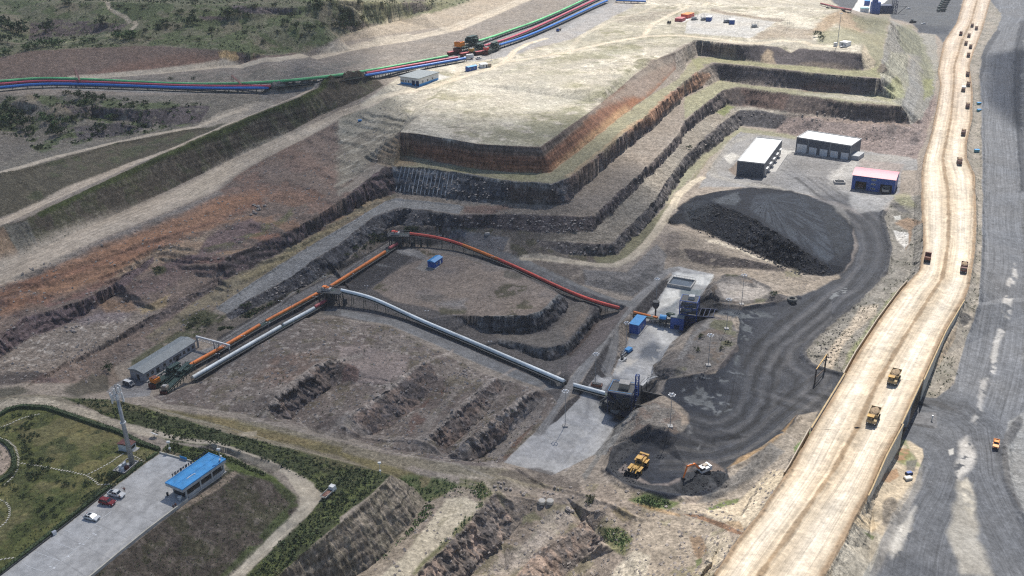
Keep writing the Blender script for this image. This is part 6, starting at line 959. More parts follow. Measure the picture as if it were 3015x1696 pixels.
f=[(k,k+1,m_+k+1,m_+k)for k in range(n)]+[(2*m_+k+1,2*m_+k,3*m_+k,3*m_+k+1)for k in range(n)]+[(k,2*m_+k,2*m_+k+1,k+1)for k in range(n)]+[(m_+k+1,3*m_+k+1,3*m_+k,m_+k)for k in range(n)]+[(0,m_,3*m_,2*m_),(n,2*m_+n,3*m_+n,m_+n)]
r.add(v,f).build('roof','pink',S.root)
for x in(.15,L_-.15):
 g=MB();g.add([(x-.12,y,z-.16)for y,z in prof]+[(x+.12,y,z-.16)for y,z in prof]+[(x-.12,W_/2,h-.1),(x+.12,W_/2,h-.1)],[(k,k+1,2*m_)for k in range(n)]+[(m_+k+1,m_+k,2*m_+1)for k in range(n)]);g.build('gable','blue',S.root)
windows(S,[L_*.48,L_*.535],6.6,7.6,1.3);windows(S,[L_*.48,L_*.535],4.0,5.0,1.3);windows(S,[L_*.48,L_*.535],1.3,2.3,1.3);GAR=S
# open concrete settling pit in the yard
p=G('C',1170,1385);pt=thing('wash_basin','small open concrete basin on the yard west of the blue garage','basin',p,-.12);b=MB()
for q in((-3.2,3.2,-2.4,-1.9),(-3.2,3.2,1.9,2.4),(-3.2,-2.7,-1.9,1.9),(2.7,3.2,-1.9,1.9)):b.box(*q,-.5,1.5)
b.build('rim_wall','conc',pt);MB().box(-2.7,2.7,-1.9,1.9,-.3,.3).build('water','soil',pt);MB().box(-.5,.5,2.6,3.4,0,1.6).build('pump','dsteel',pt)
# walled pond on the white pad
S=Site('settling_pond','rectangular walled settling pond of dark water on the white pad','pond',('K',905,395),('K',1215,445),('K',1000,290));b=MB();t=.5
b.box(-t,S.L+t,-t,0,-.5,1.2);b.box(-t,S.L+t,S.W,S.W+t,-.5,1.2);b.box(-t,0,0,S.W,-.5,1.2);b.box(S.L,S.L+t,0,S.W,-.5,1.2);b.build('rim_wall','conc',S.root);MB().box(0,S.L,0,S.W,-.3,.55).build('water',pm('grey_water',(.10,.12,.14),.15,var=.3,sc=.15),S.root)
rr=MB()
for k in range(9):x=S.L*k/8;rr.cyl((x,S.W+.2,1.2),(x,S.W+.2,2.2),.04,n=5)
rr.bar((0,S.W+.2,2.2),(S.L,S.W+.2,2.2),.07);rr.build('railing','dsteel',S.root)
# ---- lookout hall with the blue roof
S=Site('lookout_hall','low grey viewing hall with a sky blue roof at the edge of the lookout','building',('R',1128,1402),('R',1590,1075),('R',925,1352),sink=0);L_,W_=S.L,S.W;h=3.4
sl_=MB();sl_.box(-.2,L_+.2,-.3,W_+.2,-2.5,.12);sl_.build('floor_slab','conc',S.root)
for u in(0,.36,.66,.97):MB().box(S.X(L_*u)-.22,S.X(L_*u)+.22,-.05,.4,.1,h).build('pillar','grey',S.root)
for v in(0,1):MB().box(S.X(.25)-.22,S.X(.25)+.22,W_*v-.4 if v else .45,W_*v if v else .8,.1,h).build('pillar','grey',S.root)
w=MB();S.fbox(w,.5,L_*.97,.1,1.1,-.1,.3);w.box(0,L_,W_-.3,W_,.1,h);(w.box(0,.3,.5,W_-.3,.1,h)if S.flip else w.box(L_-.3,L_,.5,W_-.3,.1,h));w.build('wall','grey',S.root)
g=MB();S.fbox(g,.4,L_*.96,1.1,h-.1,-.18,.26);x=S.side_x(False);g.box(*(sorted((x,x+(.25 if x==0 else-.25)))),1.0,W_-.5,.3,h-.2);g.build('glazing','glass',S.root)
MB().box(-1.6 if not S.flip else-.4,L_+.4 if not S.flip else L_+1.6,-.6,W_+.6,h,h+1.05).build('fascia','grey',S.root)
x0,x1=(-1.65,L_+.45)if not S.flip else(-.45,L_+1.65);rf_=MB();rf_.box(x0,x1,-.65,-.35,h+.9,h+1.25);rf_.box(x0,x1,W_+.35,W_+.65,h+.9,h+1.25);rf_.box(x0,x0+.3,-.35,W_+.35,h+.9,h+1.25);rf_.box(x1-.3,x1,-.35,W_+.35,h+.9,h+1.25);rf_.box(x0+.3,x1-.3,-.35,W_+.35,h+1.06,h+1.12);rf_.box(x0+.3,x1-.3,W_*.5-.06,W_*.5+.06,h+1.12,h+1.19);roof_=rf_.build('roof','roofb',S.root)
cd=MB();cd.bar((S.X(L_*.18),W_*.38,h+1.2),(S.X(L_*.36),W_*.38,h+1.2),.22,.14);cd.bar((S.X(L_*.36),W_*.38,h+1.2),(S.X(L_*.37),W_*.28,h+1.2),.22,.14);cd.build('cable_duct','white',S.root)
# raised roof lettering, seen from behind: strokes of thirteen characters
GL=['v/|','[]-+','k/-','[]=+','k\\-','[]o','|=/','[]-|','k|-','/|=','+-/','k=','[]']
LW={'v':[(0,1,.5,.4),(1,1,.5,.4),(.5,.4,.5,0)],'/':[(.1,0,.9,1)],'\\':[(.9,0,.1,1)],'|':[(.5,0,.5,1)],'-':[(0,.5,1,.5)],'=':[(0,.3,1,.3),(0,.72,1,.72)],'[':[(0,0,0,1),(0,1,1,1)],']':[(1,0,1,1),(0,0,1,0)],'+':[(.5,.15,.5,.85),(.2,.5,.8,.5)],'k':[(.15,0,.15,1),(.15,.4,.9,1),(.4,.55,.9,0)],'o':[(.3,.3,.7,.3),(.7,.3,.7,.7),(.7,.7,.3,.7),(.3,.7,.3,.3)]}
for i,s_ in enumerate(GL):
 c=MB();cx=S.X(L_*(.10+.068*i));yb=W_+.75
 for ch in s_:
  for a,b,c2,d in LW[ch]:c.bar((cx+(a-.5)*.62,yb,h+1.35+b*.85),(cx+(c2-.5)*.62,yb,h+1.35+d*.85),.13,.12)
 c.bar((cx-.2,yb,h+.9),(cx-.2,yb,h+1.4),.05);c.bar((cx+.2,yb,h+.9),(cx+.2,yb,h+1.4),.05);c.build('sign_letter','cloth',S.root)
 # parapet wall along the lot
def wall_along(name,label,cat,pts,h,t,mat,cap=None,posts=None,zoff=0,lift=None,group=None):
 P=[Vector(q)for q in pts];r=thing(name,label,cat,P[0],0,group);mb=MB();cp=MB()
 for a,b in zip(P[:-1],P[1:]):
  d=(b-a);n=Vector((-d.y,d.x,0)).normalized()*t/2;a0=a-P[0];b0=b-P[0]
  for m2,z0,z1,k in((mb,-.5 if lift is None else-lift,h,1),(cp,h,h+.14,1.35)):
   if m2 is cp and not cap:continue
   m2.add([a0-n*k+Vector((0,0,z0)),b0-n*k+Vector((0,0,z0)),b0+n*k+Vector((0,0,z0)),a0+n*k+Vector((0,0,z0)),a0-n*k+Vector((0,0,z1)),b0-n*k+Vector((0,0,z1)),b0+n*k+Vector((0,0,z1)),a0+n*k+Vector((0,0,z1))],[(3,2,1,0),(4,5,6,7),(0,1,5,4),(1,2,6,5),(2,3,7,6),(3,0,4,7)])
 mb.build('wall_body',mat,r)
 if cap:cp.build('coping',cap,r)
 return r
wall_along('parapet_wall','low pale concrete parapet along the lookout lot above the dark slope','wall',[G('G',x,y)for x,y in((640,1499),(704,1449),(900,1285),(1100,1122),(1300,970),(1418,882))],.75,.28,'conc','wood2')
wall_along('kerb_wall','dark low kerb wall between the lookout lot and the hedge','wall',[G('G',x,y)for x,y in((-60,1490),(8,1442),(440,1108),(640,950),(870,768))],.35,.3,'dsteel')
wall_along('retaining_wall','low stone wall closing the upper end of the lookout lot','wall',[G('G',x,y)for x,y in((1205,522),(1330,555),(1445,588))],.5,.3,'wood2')
# white markings of the parking bays
pk=MB();LN=[]
def ln(a,b,w=.13):
 a=G('G',*a);b=G('G',*b);d=(b-a);n=Vector((-d.y,d.x,0)).normalized()*w/2;z=Vector((0,0,.03));LN.append(1);pk.add([a-n+z,b-n+z,b+n+z,a+n+z],[(0,1,2,3)])
for k in range(7):
 u=k/6;a=(845-610*u,955+545*u);b=(735-640*u+0,905+545*u)
for a,b in(((845,958),(790,1000)),((770,1083),(330,1449)),((600,1030),(660,1050)),((715,1065),(772,1083)),((480,1100),(560,1130)),((385,1185),(560,1250)),((260,1265),(450,1335)),((215,1378),(340,1420)),((620,1150),(670,1165)),((165,1345),(215,1378)),((795,928),(845,945)),((845,958),(700,1062))):ln(a,b)
for x,y in((705,1128),(720,1138),(600,1205),(630,1210),(515,1300),(380,1378),(408,1388)):ln((x-8,y),(x+8,y+2),.5)
tag(pk.build('parking_markings','white'),None,None,kind='structure')

# ------------------------------------------------------------------ conveyors
def along(P,step):
 d=[0]
 for a,b in zip(P[:-1],P[1:]):d.append(d[-1]+(b-a).length)
 n=max(2,int(d[-1]/step));out=[]
 for k in range(n+1):
  s=d[-1]*k/n;i=max(j for j in range(len(d))if d[j]<=s+1e-6);i=min(i,len(P)-2);out.append(P[i].lerp(P[i+1],(s-d[i])/max(d[i+1]-d[i],1e-6)))
 return out
def smooth_path(P,it=2):
 for _ in range(it):
  Q=[P[0]]
  for a,b in zip(P[:-1],P[1:]):Q+=[a.lerp(b,.25),a.lerp(b,.75)]
  P=Q+[P[-1]]
 return P
def sweep(mb,P,prof,close=False,o=Vector((0,0,0))):
 R=[]
 for i,p in enumerate(P):
  d=P[min(i+1,len(P)-1)]-P[max(i-1,0)];n=Vector((-d.y,d.x,0)).normalized();R.append([tuple(p-o+n*x+Vector((0,0,z)))for x,z in prof])
 n=len(prof);mb.add([q for r in R for q in r],[(i*n+k,i*n+(k+1)%n,(i+1)*n+(k+1)%n,(i+1)*n+k)for i in range(len(R)-1)for k in range(n)]+[tuple(range(n-1,-1,-1)),tuple(range((len(R)-1)*n,len(R)*n))])
def conveyor(label,covers,path,R=.74,legs=6.0,frame='green',grp='covered belt conveyors',walk=True,far=False):
 """path: points (tile,x,y,height) of the belt; covers: (material, points) of the hood"""
 pts=[hit_h(*q)for q in path];P=along(smooth_path(pts)if len(pts)>2 else pts,3.0);o=P[0].copy();o.z=GZf(o.x,o.y);root=thing('belt_conveyor',label,'conveyor',o,0,grp)
 fr=MB();Z=Vector((0,0,1))
 for s in(-1,1):sweep(fr,P,[(s*R-.12,-.75),(s*R+.12,-.75),(s*R+.12,-.42),(s*R-.12,-.42)],o=o)
 sweep(fr,P,[(-R*.8,-.5),(R*.8,-.5),(R*.8,-.38),(-R*.8,-.38)],o=o);fr.build('frame',frame,root)
 if walk:
  w=MB();sweep(w,P,[(R+.15,-.72),(R+1.0,-.72),(R+1.0,-.66),(R+.15,-.66)],o=o);sweep(w,P,[(R+.95,.25),(R+1.0,.25),(R+1.0,.32),(R+.95,.32)],o=o);sweep(w,P,[(-R-1.0,-.72),(-R-.15,-.72),(-R-.15,-.66),(-R-1.0,-.66)],o=o);w.build('walkway','dsteel',root)
 for mat,cp in covers:
  C_=[hit_h(*q)for q in cp];C_=along(smooth_path(C_)if len(C_)>2 else C_,1.5);mb=MB()
  prof=[(-R,-.4)]+[(-R*math.cos(math.pi*k/8),R*.95*math.sin(math.pi*k/8))for k in range(9)]+[(R,-.4)];sweep(mb,C_,prof,o=o)
  for i in range(2,len(C_)-1,2 if not far else 4):
   a,b=C_[i],C_[i+1];q=[a.lerp(b,.4),a.lerp(b,.55)];sweep(mb,q,[(-R*1.06,-.4)]+[(-R*1.06*math.cos(math.pi*k/6),R*1.02*math.sin(math.pi*k/6))for k in range(7)]+[(R*1.06,-.4)],o=o)
  mb.build('hood',mat,root,smooth=False)
 Q=along(P,9.0 if far else legs);lw_=.3 if far else .16
 if 1:
  for i,p in enumerate(Q[:95]):
   d=Q[min(i+1,len(Q)-1)]-Q[max(i-1,0)];n=Vector((-d.y,d.x,0)).normalized();g=GZf(p.x,p.y)-.4;lg=MB()
   if p.z-.8<g+.3:continue
   for s in(-1,1):a=p+n*s*(R+.25);lg.bar(Vector((a.x,a.y,g))-o,p+n*s*R+Vector((0,0,-.7))-o,lw_)
   lg.bar(Vector((p.x+n.x*R,p.y+n.y*R,(g+p.z)/2))-o,Vector((p.x-n.x*R,p.y-n.y*R,(g+p.z)/2))-o,.1);lg.build('leg',frame,root)
 return root,P
orange=[('N',1165,800,2.6),('D',1700,1160,2.4),('D',1960,1005,2.2),('M',205,1010,2.2),('M',350,930,2.2),('M',750,680,2.2),('M',1130,440,2.2),('M',1300,325,2.2)]
conveyor('long orange hooded conveyor running up the pit from the green drive to the far tower',[('orange',orange[:3]),('orange',[('D',2010,975,2.2),orange[3]]),('orange',orange[4:7]),('pinkc',[('M',1188,390,2.2),('M',1300,325,2.2)])],orange)
wh=[('N',1335,972,2.4),('N',1990,590,2.4),('D',2120,1015,2.2),('M',122,1240,2.2),('M',320,1112,2.2)]
conveyor('straight white hooded conveyor lying parallel below the orange one',[('whitec',wh[:3]),('whitec',[('D',2140,1003,2.2),wh[3]]),('pinkc',[('M',132,1222,2.2),wh[4]])],wh)
w2=[('M',290,960,7.2),('M',505,985,7.0),('E',150,772,6.2),('E',260,806,5.2),('E',400,868,4.0),('E',520,925,3.0),('E',660,988,2.4),('E',920,1096,2.2),('E',1140,1190,2.2),('E',1330,1272,2.2),('E',1500,1344,2.2),('E',1695,1428,2.2)]
conveyor('curved white hooded conveyor descending from the near tower to the gravel road',[('whitec',w2[1:])],w2)
r3=[('M',1250,180,7.2),('E',530,314,7.0),('E',700,336,6.0),('E',830,366,5.0),('E',930,400,4.0),('E',1050,446,3.0),('E',1200,508,2.4),('E',1400,596,2.2),('E',1600,692,2.2),('E',1800,780,2.2),('E',1950,832,2.2),('E',2112,875,2.2)]
conveyor('curved red and orange hooded conveyor descending from the far tower to the gravel road',[('redc',r3[1:5]),('orange',r3[4:7]),('redc',r3[6:])],r3)
conveyor('short white hooded conveyor between the culvert and the lower crusher',[('whitec',[('L',42,445,2.2),('L',490,568,2.2)])],[('L',42,445,2.2),('L',490,568,2.2),('L',600,600,2.4)])
conveyor('short orange hooded conveyor between the culvert and the upper crusher',[('orange',[('K',412,770,2.2),('K',655,830,2.2)]),('orange',[('K',690,838,2.2),('K',752,852,2.2)])],[('K',412,770,2.2),('K',752,852,2.2),('K',940,890,2.4)])
g1=[('A',-500,645,2.5),('A',0,615,2.5),('A',280,590,2.5),('A',560,595,2.5),('A',900,611,2.5),('A',1300,633,2.5),('A',1700,636,2.5),('A',2050,620,2.5),('A',2350,592,2.5),('A',2565,566,2.5),('B',300,520,2.5),('B',560,472,2.5),('B',815,424,2.5)]
conveyor('green hooded conveyor sweeping across the far left below the dirt road',[('greenc',g1)],g1,R=1.0,far=True,grp='overland conveyors')
c1=[('A',-500,675,2.5),('A',0,637,2.5),('A',280,612,2.5),('A',600,618,2.5),('A',1000,633,2.5),('A',1500,653,2.5),('A',2040,651,2.5),('A',2300,625,2.5),('B',200,553,2.5),('B',500,500,2.5),('B',890,434,2.5)]
conveyor('crimson hooded conveyor between the green and the blue one on the far left',[('crimson',c1[:7]),('crimson',c1[8:])],c1,R=1.0,far=True,grp='overland conveyors')
b1=[('A',-500,705,2.5),('A',0,662,2.5),('A',280,634,2.5),('A',600,635,2.5),('A',1000,650,2.5),('A',1500,668,2.5),('A',2030,665,2.5),('A',2300,640,2.5),('B',195,570,2.5),('B',500,520,2.5),('B',950,440,2.5)]
conveyor('blue hooded conveyor nearest the pit on the far left',[('bluec',b1[:7]),('bluec',b1[8:])],b1,R=1.0,far=True,grp='overland conveyors')
g2=[('B',1030,315,3.5),('B',1180,270,2.5),('B',1300,225,2.5),('B',1450,175,2.5),('B',1640,95,2.5),('B',1770,35,2.5),('B',1860,-10,2.5),('B',2000,-70,2.5)]
conveyor('pale green hooded conveyor climbing away from the drives at the top',[('greenc',g2)],g2,R=1.0,far=True,grp='overland conveyors')
c2=[('B',1075,352,3.0),('B',1250,300,2.5),('B',1370,255,2.5),('B',1530,185,2.5),('B',1720,95,2.5),('B',1850,35,2.5),('B',1990,-30,2.5)]
conveyor('crimson hooded conveyor climbing away in the middle at the top',[('crimson',c2)],c2,R=1.0,far=True,grp='overland conveyors')
b2=[('B',1190,345,3.0),('B',1400,280,2.5),('B',1610,190,2.5),('B',1780,112,2.5),('B',1920,45,2.5),('B',2020,4,2.5)]
conveyor('blue hooded conveyor climbing away beside the grey apron at the top',[('bluec',b2)],b2,R=1.0,far=True,grp='overland conveyors')
b3=[('B',2090,2,2.5),('B',2250,8,2.5),('B',2310,10,2.5)];conveyor('short blue conveyor bending off level at the top edge',[('bluec',b3)],b3,R=1.0,far=True,grp='overland conveyors')
p3_=[('C',1030,25,2.5),('C',1110,45,2.5),('C',1180,62,2.5),('C',1260,75,2.5)];conveyor('thin faded red conveyor running to the far blue crusher',[('pinkc',p3_)],p3_,R=1.0,far=True,grp='overland conveyors')
# maintenance bridges over the far conveyors
for k,(a,b,lab)in enumerate(((('A',578,578),('A',612,660),'rusty footbridge crossing the conveyors left of the gully'),(('A',1760,625),('A',1828,690),'rusty footbridge crossing the conveyors just before the mound'))):
 A_=hit_h(*a,.2);B_=hit_h(*b,.2);r=thing('footbridge',lab,'footbridge',A_,0,'footbridges over the far conveyors');m2=MB();d=B_-A_;n=Vector((-d.y,d.x,0)).normalized();m2.bar((0,0,5.0),d+Vector((0,0,5.0)),1.2,.25);m2.build('deck','brown',r);q=MB()
 for s in(-.6,.6):q.bar(n*s+Vector((0,0,6)),d+n*s+Vector((0,0,6)),.1)
 q.build('railing','brown',r)
 for e in(Vector((0,0,0)),d):
  for s in(-.5,.5):MB().bar(e+n*s+Vector((0,0,-1)),e+n*s+Vector((0,0,5)),.25).build('leg','brown',r)
  # ------------------------------------------------------------------ transfer towers
def tower(label,base,topdir,motor):
 b=G(*base);r=thing('transfer_tower',label,'transfer tower',b,topdir,'transfer towers in the pit');H_=6.3
 for x in(-4.5,-1.5,1.8,5.0):
  for y in(-2.2,2.2):MB().box(x-.2,x+.2,y-.2,y+.2,-1,H_).build('column','dsteel',r)
 MB().box(-5.2,6.0,-3.0,3.0,H_,H_+.35).build('deck','dsteel',r);br=MB()
 for y in(-2.2,2.2):
  for x0,x1 in((-4.5,-1.5),(1.8,5.0)):br.bar((x0,y,.2),(x1,y,H_-.2),.14);br.bar((x1,y,.2),(x0,y,H_-.2),.14)
 br.build('bracing','dsteel',r);MB().box(-1.3,1.6,-1.6,1.6,.6,H_).build('chute','dsteel',r)
 h=MB();h.box(-3.6,.6,-1.3,1.3,H_+.36,H_+1.5);h.cyl((-2.8,-1.6,H_+1.3),(-2.8,1.6,H_+1.3),.75,n=12);h.build('drive_frame','steel',r);m=MB();m.box(-3.4,-1.6,-.9,.9,H_+1.52,H_+2.3);m.box(-1.4,-.4,-.6,.6,H_+1.52,H_+2.0);m.build('motor',motor,r)
 rl=MB()
 for y in(-2.95,2.95):
  rl.bar((-5.2,y,H_+1.4),(6,y,H_+1.4),.07)
  for k in range(8):rl.bar((-5.2+k*1.6,y,H_+.3),(-5.2+k*1.6,y,H_+1.4),.06)
 rl.bar((-5.15,-2.95,H_+1.4),(-5.15,2.95,H_+1.4),.07);rl.build('railing','steel',r)
 for s in(-1,1):MB().cyl((-4.6,s*2.6,H_+.3),(-4.6,s*2.6,H_+3.6),.06,n=6).build('lamp_pole','steel',r)
 MB().box(6.2,7.4,-1.2,1.2,-.5,2.8).build('counterweight_box','dsteel',r)
 return r
dirW=yaw(hit_h(*w2[0]),hit_h(*w2[2]));dirR=yaw(hit_h(*r3[0]),hit_h(*r3[2]))
def under(q):p=hit_h(*q);return('X',)+tuple(proj(p.x,p.y,GZf(p.x,p.y)))
tower('near transfer tower with an orange motor where the white curve begins',under(('M',345,985,7.0)),dirW,'orange');tower('far transfer tower with a red motor at the foot of the rock face',under(('M',1320,185,7.0)),dirR,'redc')
for q,grp in((('M',555,1035,6.6),0),):
 pass
def pier(label,q):
 p=hit_h(*q);g=GZf(p.x,p.y);r=thing('trestle_bent',label,'trestle',(p.x,p.y,g),dirR,'trestles under the raised red conveyor');h=p.z-g-.8
 for y in(-1.1,1.1):MB().box(-.25,.25,y-.2,y+.2,-1,h).build('column','dsteel',r)
 b=MB();b.bar((0,-1.1,.3),(0,1.1,h-.3),.15);b.bar((0,1.1,.3),(0,-1.1,h-.3),.15);b.build('bracing','dsteel',r)
pier('first dark trestle under the raised red conveyor, nearest the tower',('E',560,320,6.9));pier('second dark trestle under the raised red conveyor',('E',610,327,6.6));pier('third dark trestle, last under the raised red conveyor',('E',660,333,6.3))
# ------------------------------------------------------------------ drive stations
def drive(label,a,b,wd,h,body,box,boxlab,grp,house=True):
 A_=G(*a);B_=G(*b);Lh=(B_-A_).length;r=thing('drive_station',label,'conveyor drive',A_,yaw(A_,B_),grp);f=MB();hw=wd/2
 for y in(-hw,hw):
  for z in(h*.25,h*.55):f.bar((0,y,z),(Lh,y,z),.22)
  k=0.0
  while k<Lh:f.bar((k,y,-.5),(k,y,h*.55),.2);f.bar((k,y,h*.05),(min(k+2.2,Lh),y,h*.55),.12);k+=2.2
 f.box(0,Lh,-hw*.8,hw*.8,h*.32,h*.42);f.build('frame',body,r)
 if house:
  q=MB();q.box(Lh*.52,Lh*.95,-hw*1.1,hw*1.1,h*.55,h*.62)
  for x in np.linspace(Lh*.52,Lh*.95,5):
   for y in(-hw*1.1,hw*1.1):q.bar((x,y,h*.5),(x,y,h*.98),.16)
  q.cyl((Lh*.6,-hw*.8,h*.75),(Lh*.6,hw*.8,h*.75),h*.14);q.cyl((Lh*.82,-hw*.8,h*.8),(Lh*.82,hw*.8,h*.8),h*.15);q.box(Lh*.66,Lh*.78,-hw*1.3,-hw*.3,h*.62,h*.86);q.box(Lh*.56,Lh*.92,-hw*.5,hw*.5,h*.9,h);q.build('drive_house',body,r)
 bx=MB();bx.box(.2,.2+wd*.62,-hw*.75,hw*.75,h*.5,h*.5+wd*.42);bx.build('take_up_box',box,r);t=MB();t.box(.4,.1+wd*.55,-hw*.5,hw*.5,h*.5+wd*.42+.01,h*.5+wd*.42+.3);t.build('box_lid','conc' if box!='orangep' else 'brown',r)
 rl=MB();
 for y in(-hw*1.2,hw*1.2):rl.bar((0,y,h*.75),(Lh*.5,y,h*.75),.08)
 rl.build('railing',body,r);MB().box(-.6,.3,-hw*.9,hw*.9,-.5,h*.4).build('tail_guard','dred',r)
 return r
drive('dark green conveyor drive with an orange box beside the grey building',('N',590,1190),('N',1150,840),4.2,5.0,'green','orangep','','conveyor drives in the pit')
drive('lower dark green conveyor drive with an open frame along the slope',('N',800,1300),('N',1345,990),3.2,3.6,'green','tan','','conveyor drives in the pit')
drive('largest dark green drive station with a bright orange box on the plateau',('O',360,600),('O',800,470),8.5,11,'green','orangep','','drive stations on the plateau')
drive('middle green drive station with a yellow box on the plateau',('O',650,640),('O',930,510),5.0,6.5,'green','yellow','','drive stations on the plateau')
drive('small green drive station with a red box behind the lamp mast',('O',980,620),('O',1260,500),5.0,7.0,'green','redc','','drive stations on the plateau')
for lab,a,b in(('red roofed belt gallery left of the big drive station',('O',150,640),('O',350,590)),('red roofed belt gallery below the yellow box',('O',430,665),('O',630,630)),('red roofed belt gallery below the red box',('O',760,630),('O',955,598))):
 A_=G(*a);B_=G(*b);r=thing('belt_gallery',lab,'belt gallery',A_,yaw(A_,B_),'belt galleries at the drive stations');Lh=(B_-A_).length;MB().box(0,Lh,-1.3,1.3,1.0,2.6).build('gallery_wall','dred',r);MB().box(-.2,Lh+.2,-1.5,1.5,2.6,2.85).build('roof','pinkc',r)
 for k in np.linspace(.5,Lh-.5,5):MB().box(k-.12,k+.12,-1.2,1.2,-.6,1.0).build('leg','dred',r)
 # white pipe bridge from the grey building over the conveyors
A_=hit_h('N',1400,195,5.2);Mi=hit_h('N',1740,285,5.0);B_=hit_h('N',2035,365,5.2);o=Vector((A_.x,A_.y,GZf(A_.x,A_.y)));r=thing('pipe_bridge','white pipe bridge on grey posts crossing from the grey building over the orange conveyor','pipe bridge',o)
pb=MB();pb.bar(A_-o,B_-o,.6,.6);pb.build('pipe_casing','white',r);tr=MB()
for dz_ in(-.9,-1.6):tr.bar(A_-o+Vector((0,0,dz_)),B_-o+Vector((0,0,dz_)),.14)
for k in range(12):a=A_.lerp(B_,k/12)-o;b=A_.lerp(B_,(k+1)/12)-o;tr.bar(a+Vector((0,0,-.8)),b+Vector((0,0,-1.6)),.09)
tr.build('truss','steel',r)
for t in(.0,.03,.52,.66,.97):p=A_.lerp(B_,t);MB().bar((p.x-o.x,p.y-o.y,GZf(p.x,p.y)-o.z-.5),(p.x-o.x,p.y-o.y,p.z-o.z-.5),.35).build('post','steel',r)
# ------------------------------------------------------------------ crushers
def lattice(f,x0,x1,y0,y1,z0,z1,nz,w=.22):
 for x in(x0,x1):
  for y in(y0,y1):f.bar((x,y,z0),(x,y,z1),w*1.4)
 for k in range(nz+1):
  z=z0+(z1-z0)*k/nz
  for a,b in(((x0,y0),(x1,y0)),((x1,y0),(x1,y1)),((x1,y1),(x0,y1)),((x0,y1),(x0,y0))):
   f.bar((*a,z),(*b,z),w)
   if k<nz:f.bar((*a,z),(*b,z+(z1-z0)/nz),w*.6)
def crusher(label,base,rz,upper):
 b=G(*base);r=thing('crusher_plant',label,'crusher',b,rz,'crusher plants')
 return r
c=crusher('upper blue crusher tower with a light blue hood beside the short orange conveyor',('K',1085,1010),-.35,True)
f=MB();lattice(f,-1.5,6.0,2.5,9.0,-.5,12.5,4,.28);f.build('tower_frame','blue',c);f=MB()
for z in(3.5,6.6,9.6,12.4):f.box(-1.4,5.9,2.6,8.9,z,z+.15)
f.build('platform','dsteel',c);f=MB();f.box(-1.1,2.0,3.0,5.5,3.7,6.4);f.box(2.8,5.6,3.0,8,.2,3.4);f.box(.2,3.5,4,7.5,6.8,9.4);f.build('machinery','steel',c);f=MB();f.box(-1.3,5.8,2.5,2.62,.0,6.2);f.box(5.95,6.1,2.6,8.9,3.6,9.4);f.build('cladding','dkblue',c);f=MB();f.box(1.5,4.5,4.5,7.5,12.6,14.0,.3);f.build('feed_box','steel',c)
f=MB();f.box(-4.6,1.2,-1.0,2.2,-.5,5.6);f.build('lower_house','blue',c);MB().box(-4.7,1.3,-1.1,2.3,5.6,5.9).build('house_roof','groof',c);MB().box(-3,-.6,-1.08,-.9,.2,2.2).build('door','dkblue',c)
f=MB();R_=[]
for x in(-9.5,-6.6):R_.append([(x,.3+1.6*math.cos(t),4.2+1.3*math.sin(t))for t in np.linspace(0,math.pi,9)])
f.rings(R_);f.build('hood','lblue',c,smooth=False);f=MB();lattice(f,-9.4,-6.7,-1.2,1.8,-.3,4.2,2,.16);f.build('hood_frame','dsteel',c)
f=MB();f.bar((-12,0,2.6),(-4,0,3.6),1.6,.6);f.bar((-12,0,1.6),(-4,0,2.6),.3);f.build('discharge_belt','dsteel',c);f=MB();f.blob(-5,1.6,5.4,2.2,1.4,1.1,3);f.build('gearbox','green',c)
f=MB()
for y in(1.5,9.5):
 f.bar((6.2,y,6.6),(14,y,7.1),.35);f.bar((6.2,y,.0),(14,y,6.8),.3);f.bar((9,y,-.5),(9,y,6.7),.25);f.bar((12.5,y,-.5),(12.5,y,7),.25);f.bar((9,y,6.5),(12.5,y,2),.2)
for x in(7,9,11,13):f.bar((x,1.5,6.6+.07*x-.4),(x,9.5,6.6+.07*x-.4),.25)
f.build('feeder_truss','dkblue',c);f=MB();f.add([(6.2,1.6,6.4),(13.6,1.6,7.0),(13.6,9.4,7.0),(6.2,9.4,6.4),(8,3,2.2),(12,3,2.2),(12,8,2.2),(8,8,2.2)],[(0,1,5,4),(1,2,6,5),(2,3,7,6),(3,0,4,7),(7,6,5,4)]);f.build('dump_hopper','black',c)
c=crusher('lower navy crusher with a beige cabin on top and a tall blue mast',('L',690,905),-.35,False)
f=MB();lattice(f,-4.5,4.5,0,8,-.5,10,3,.3);f.build('tower_frame','dkblue',c);f=MB()
for z in(3.2,6.5,9.9):f.box(-4.4,4.4,.1,7.9,z,z+.15)
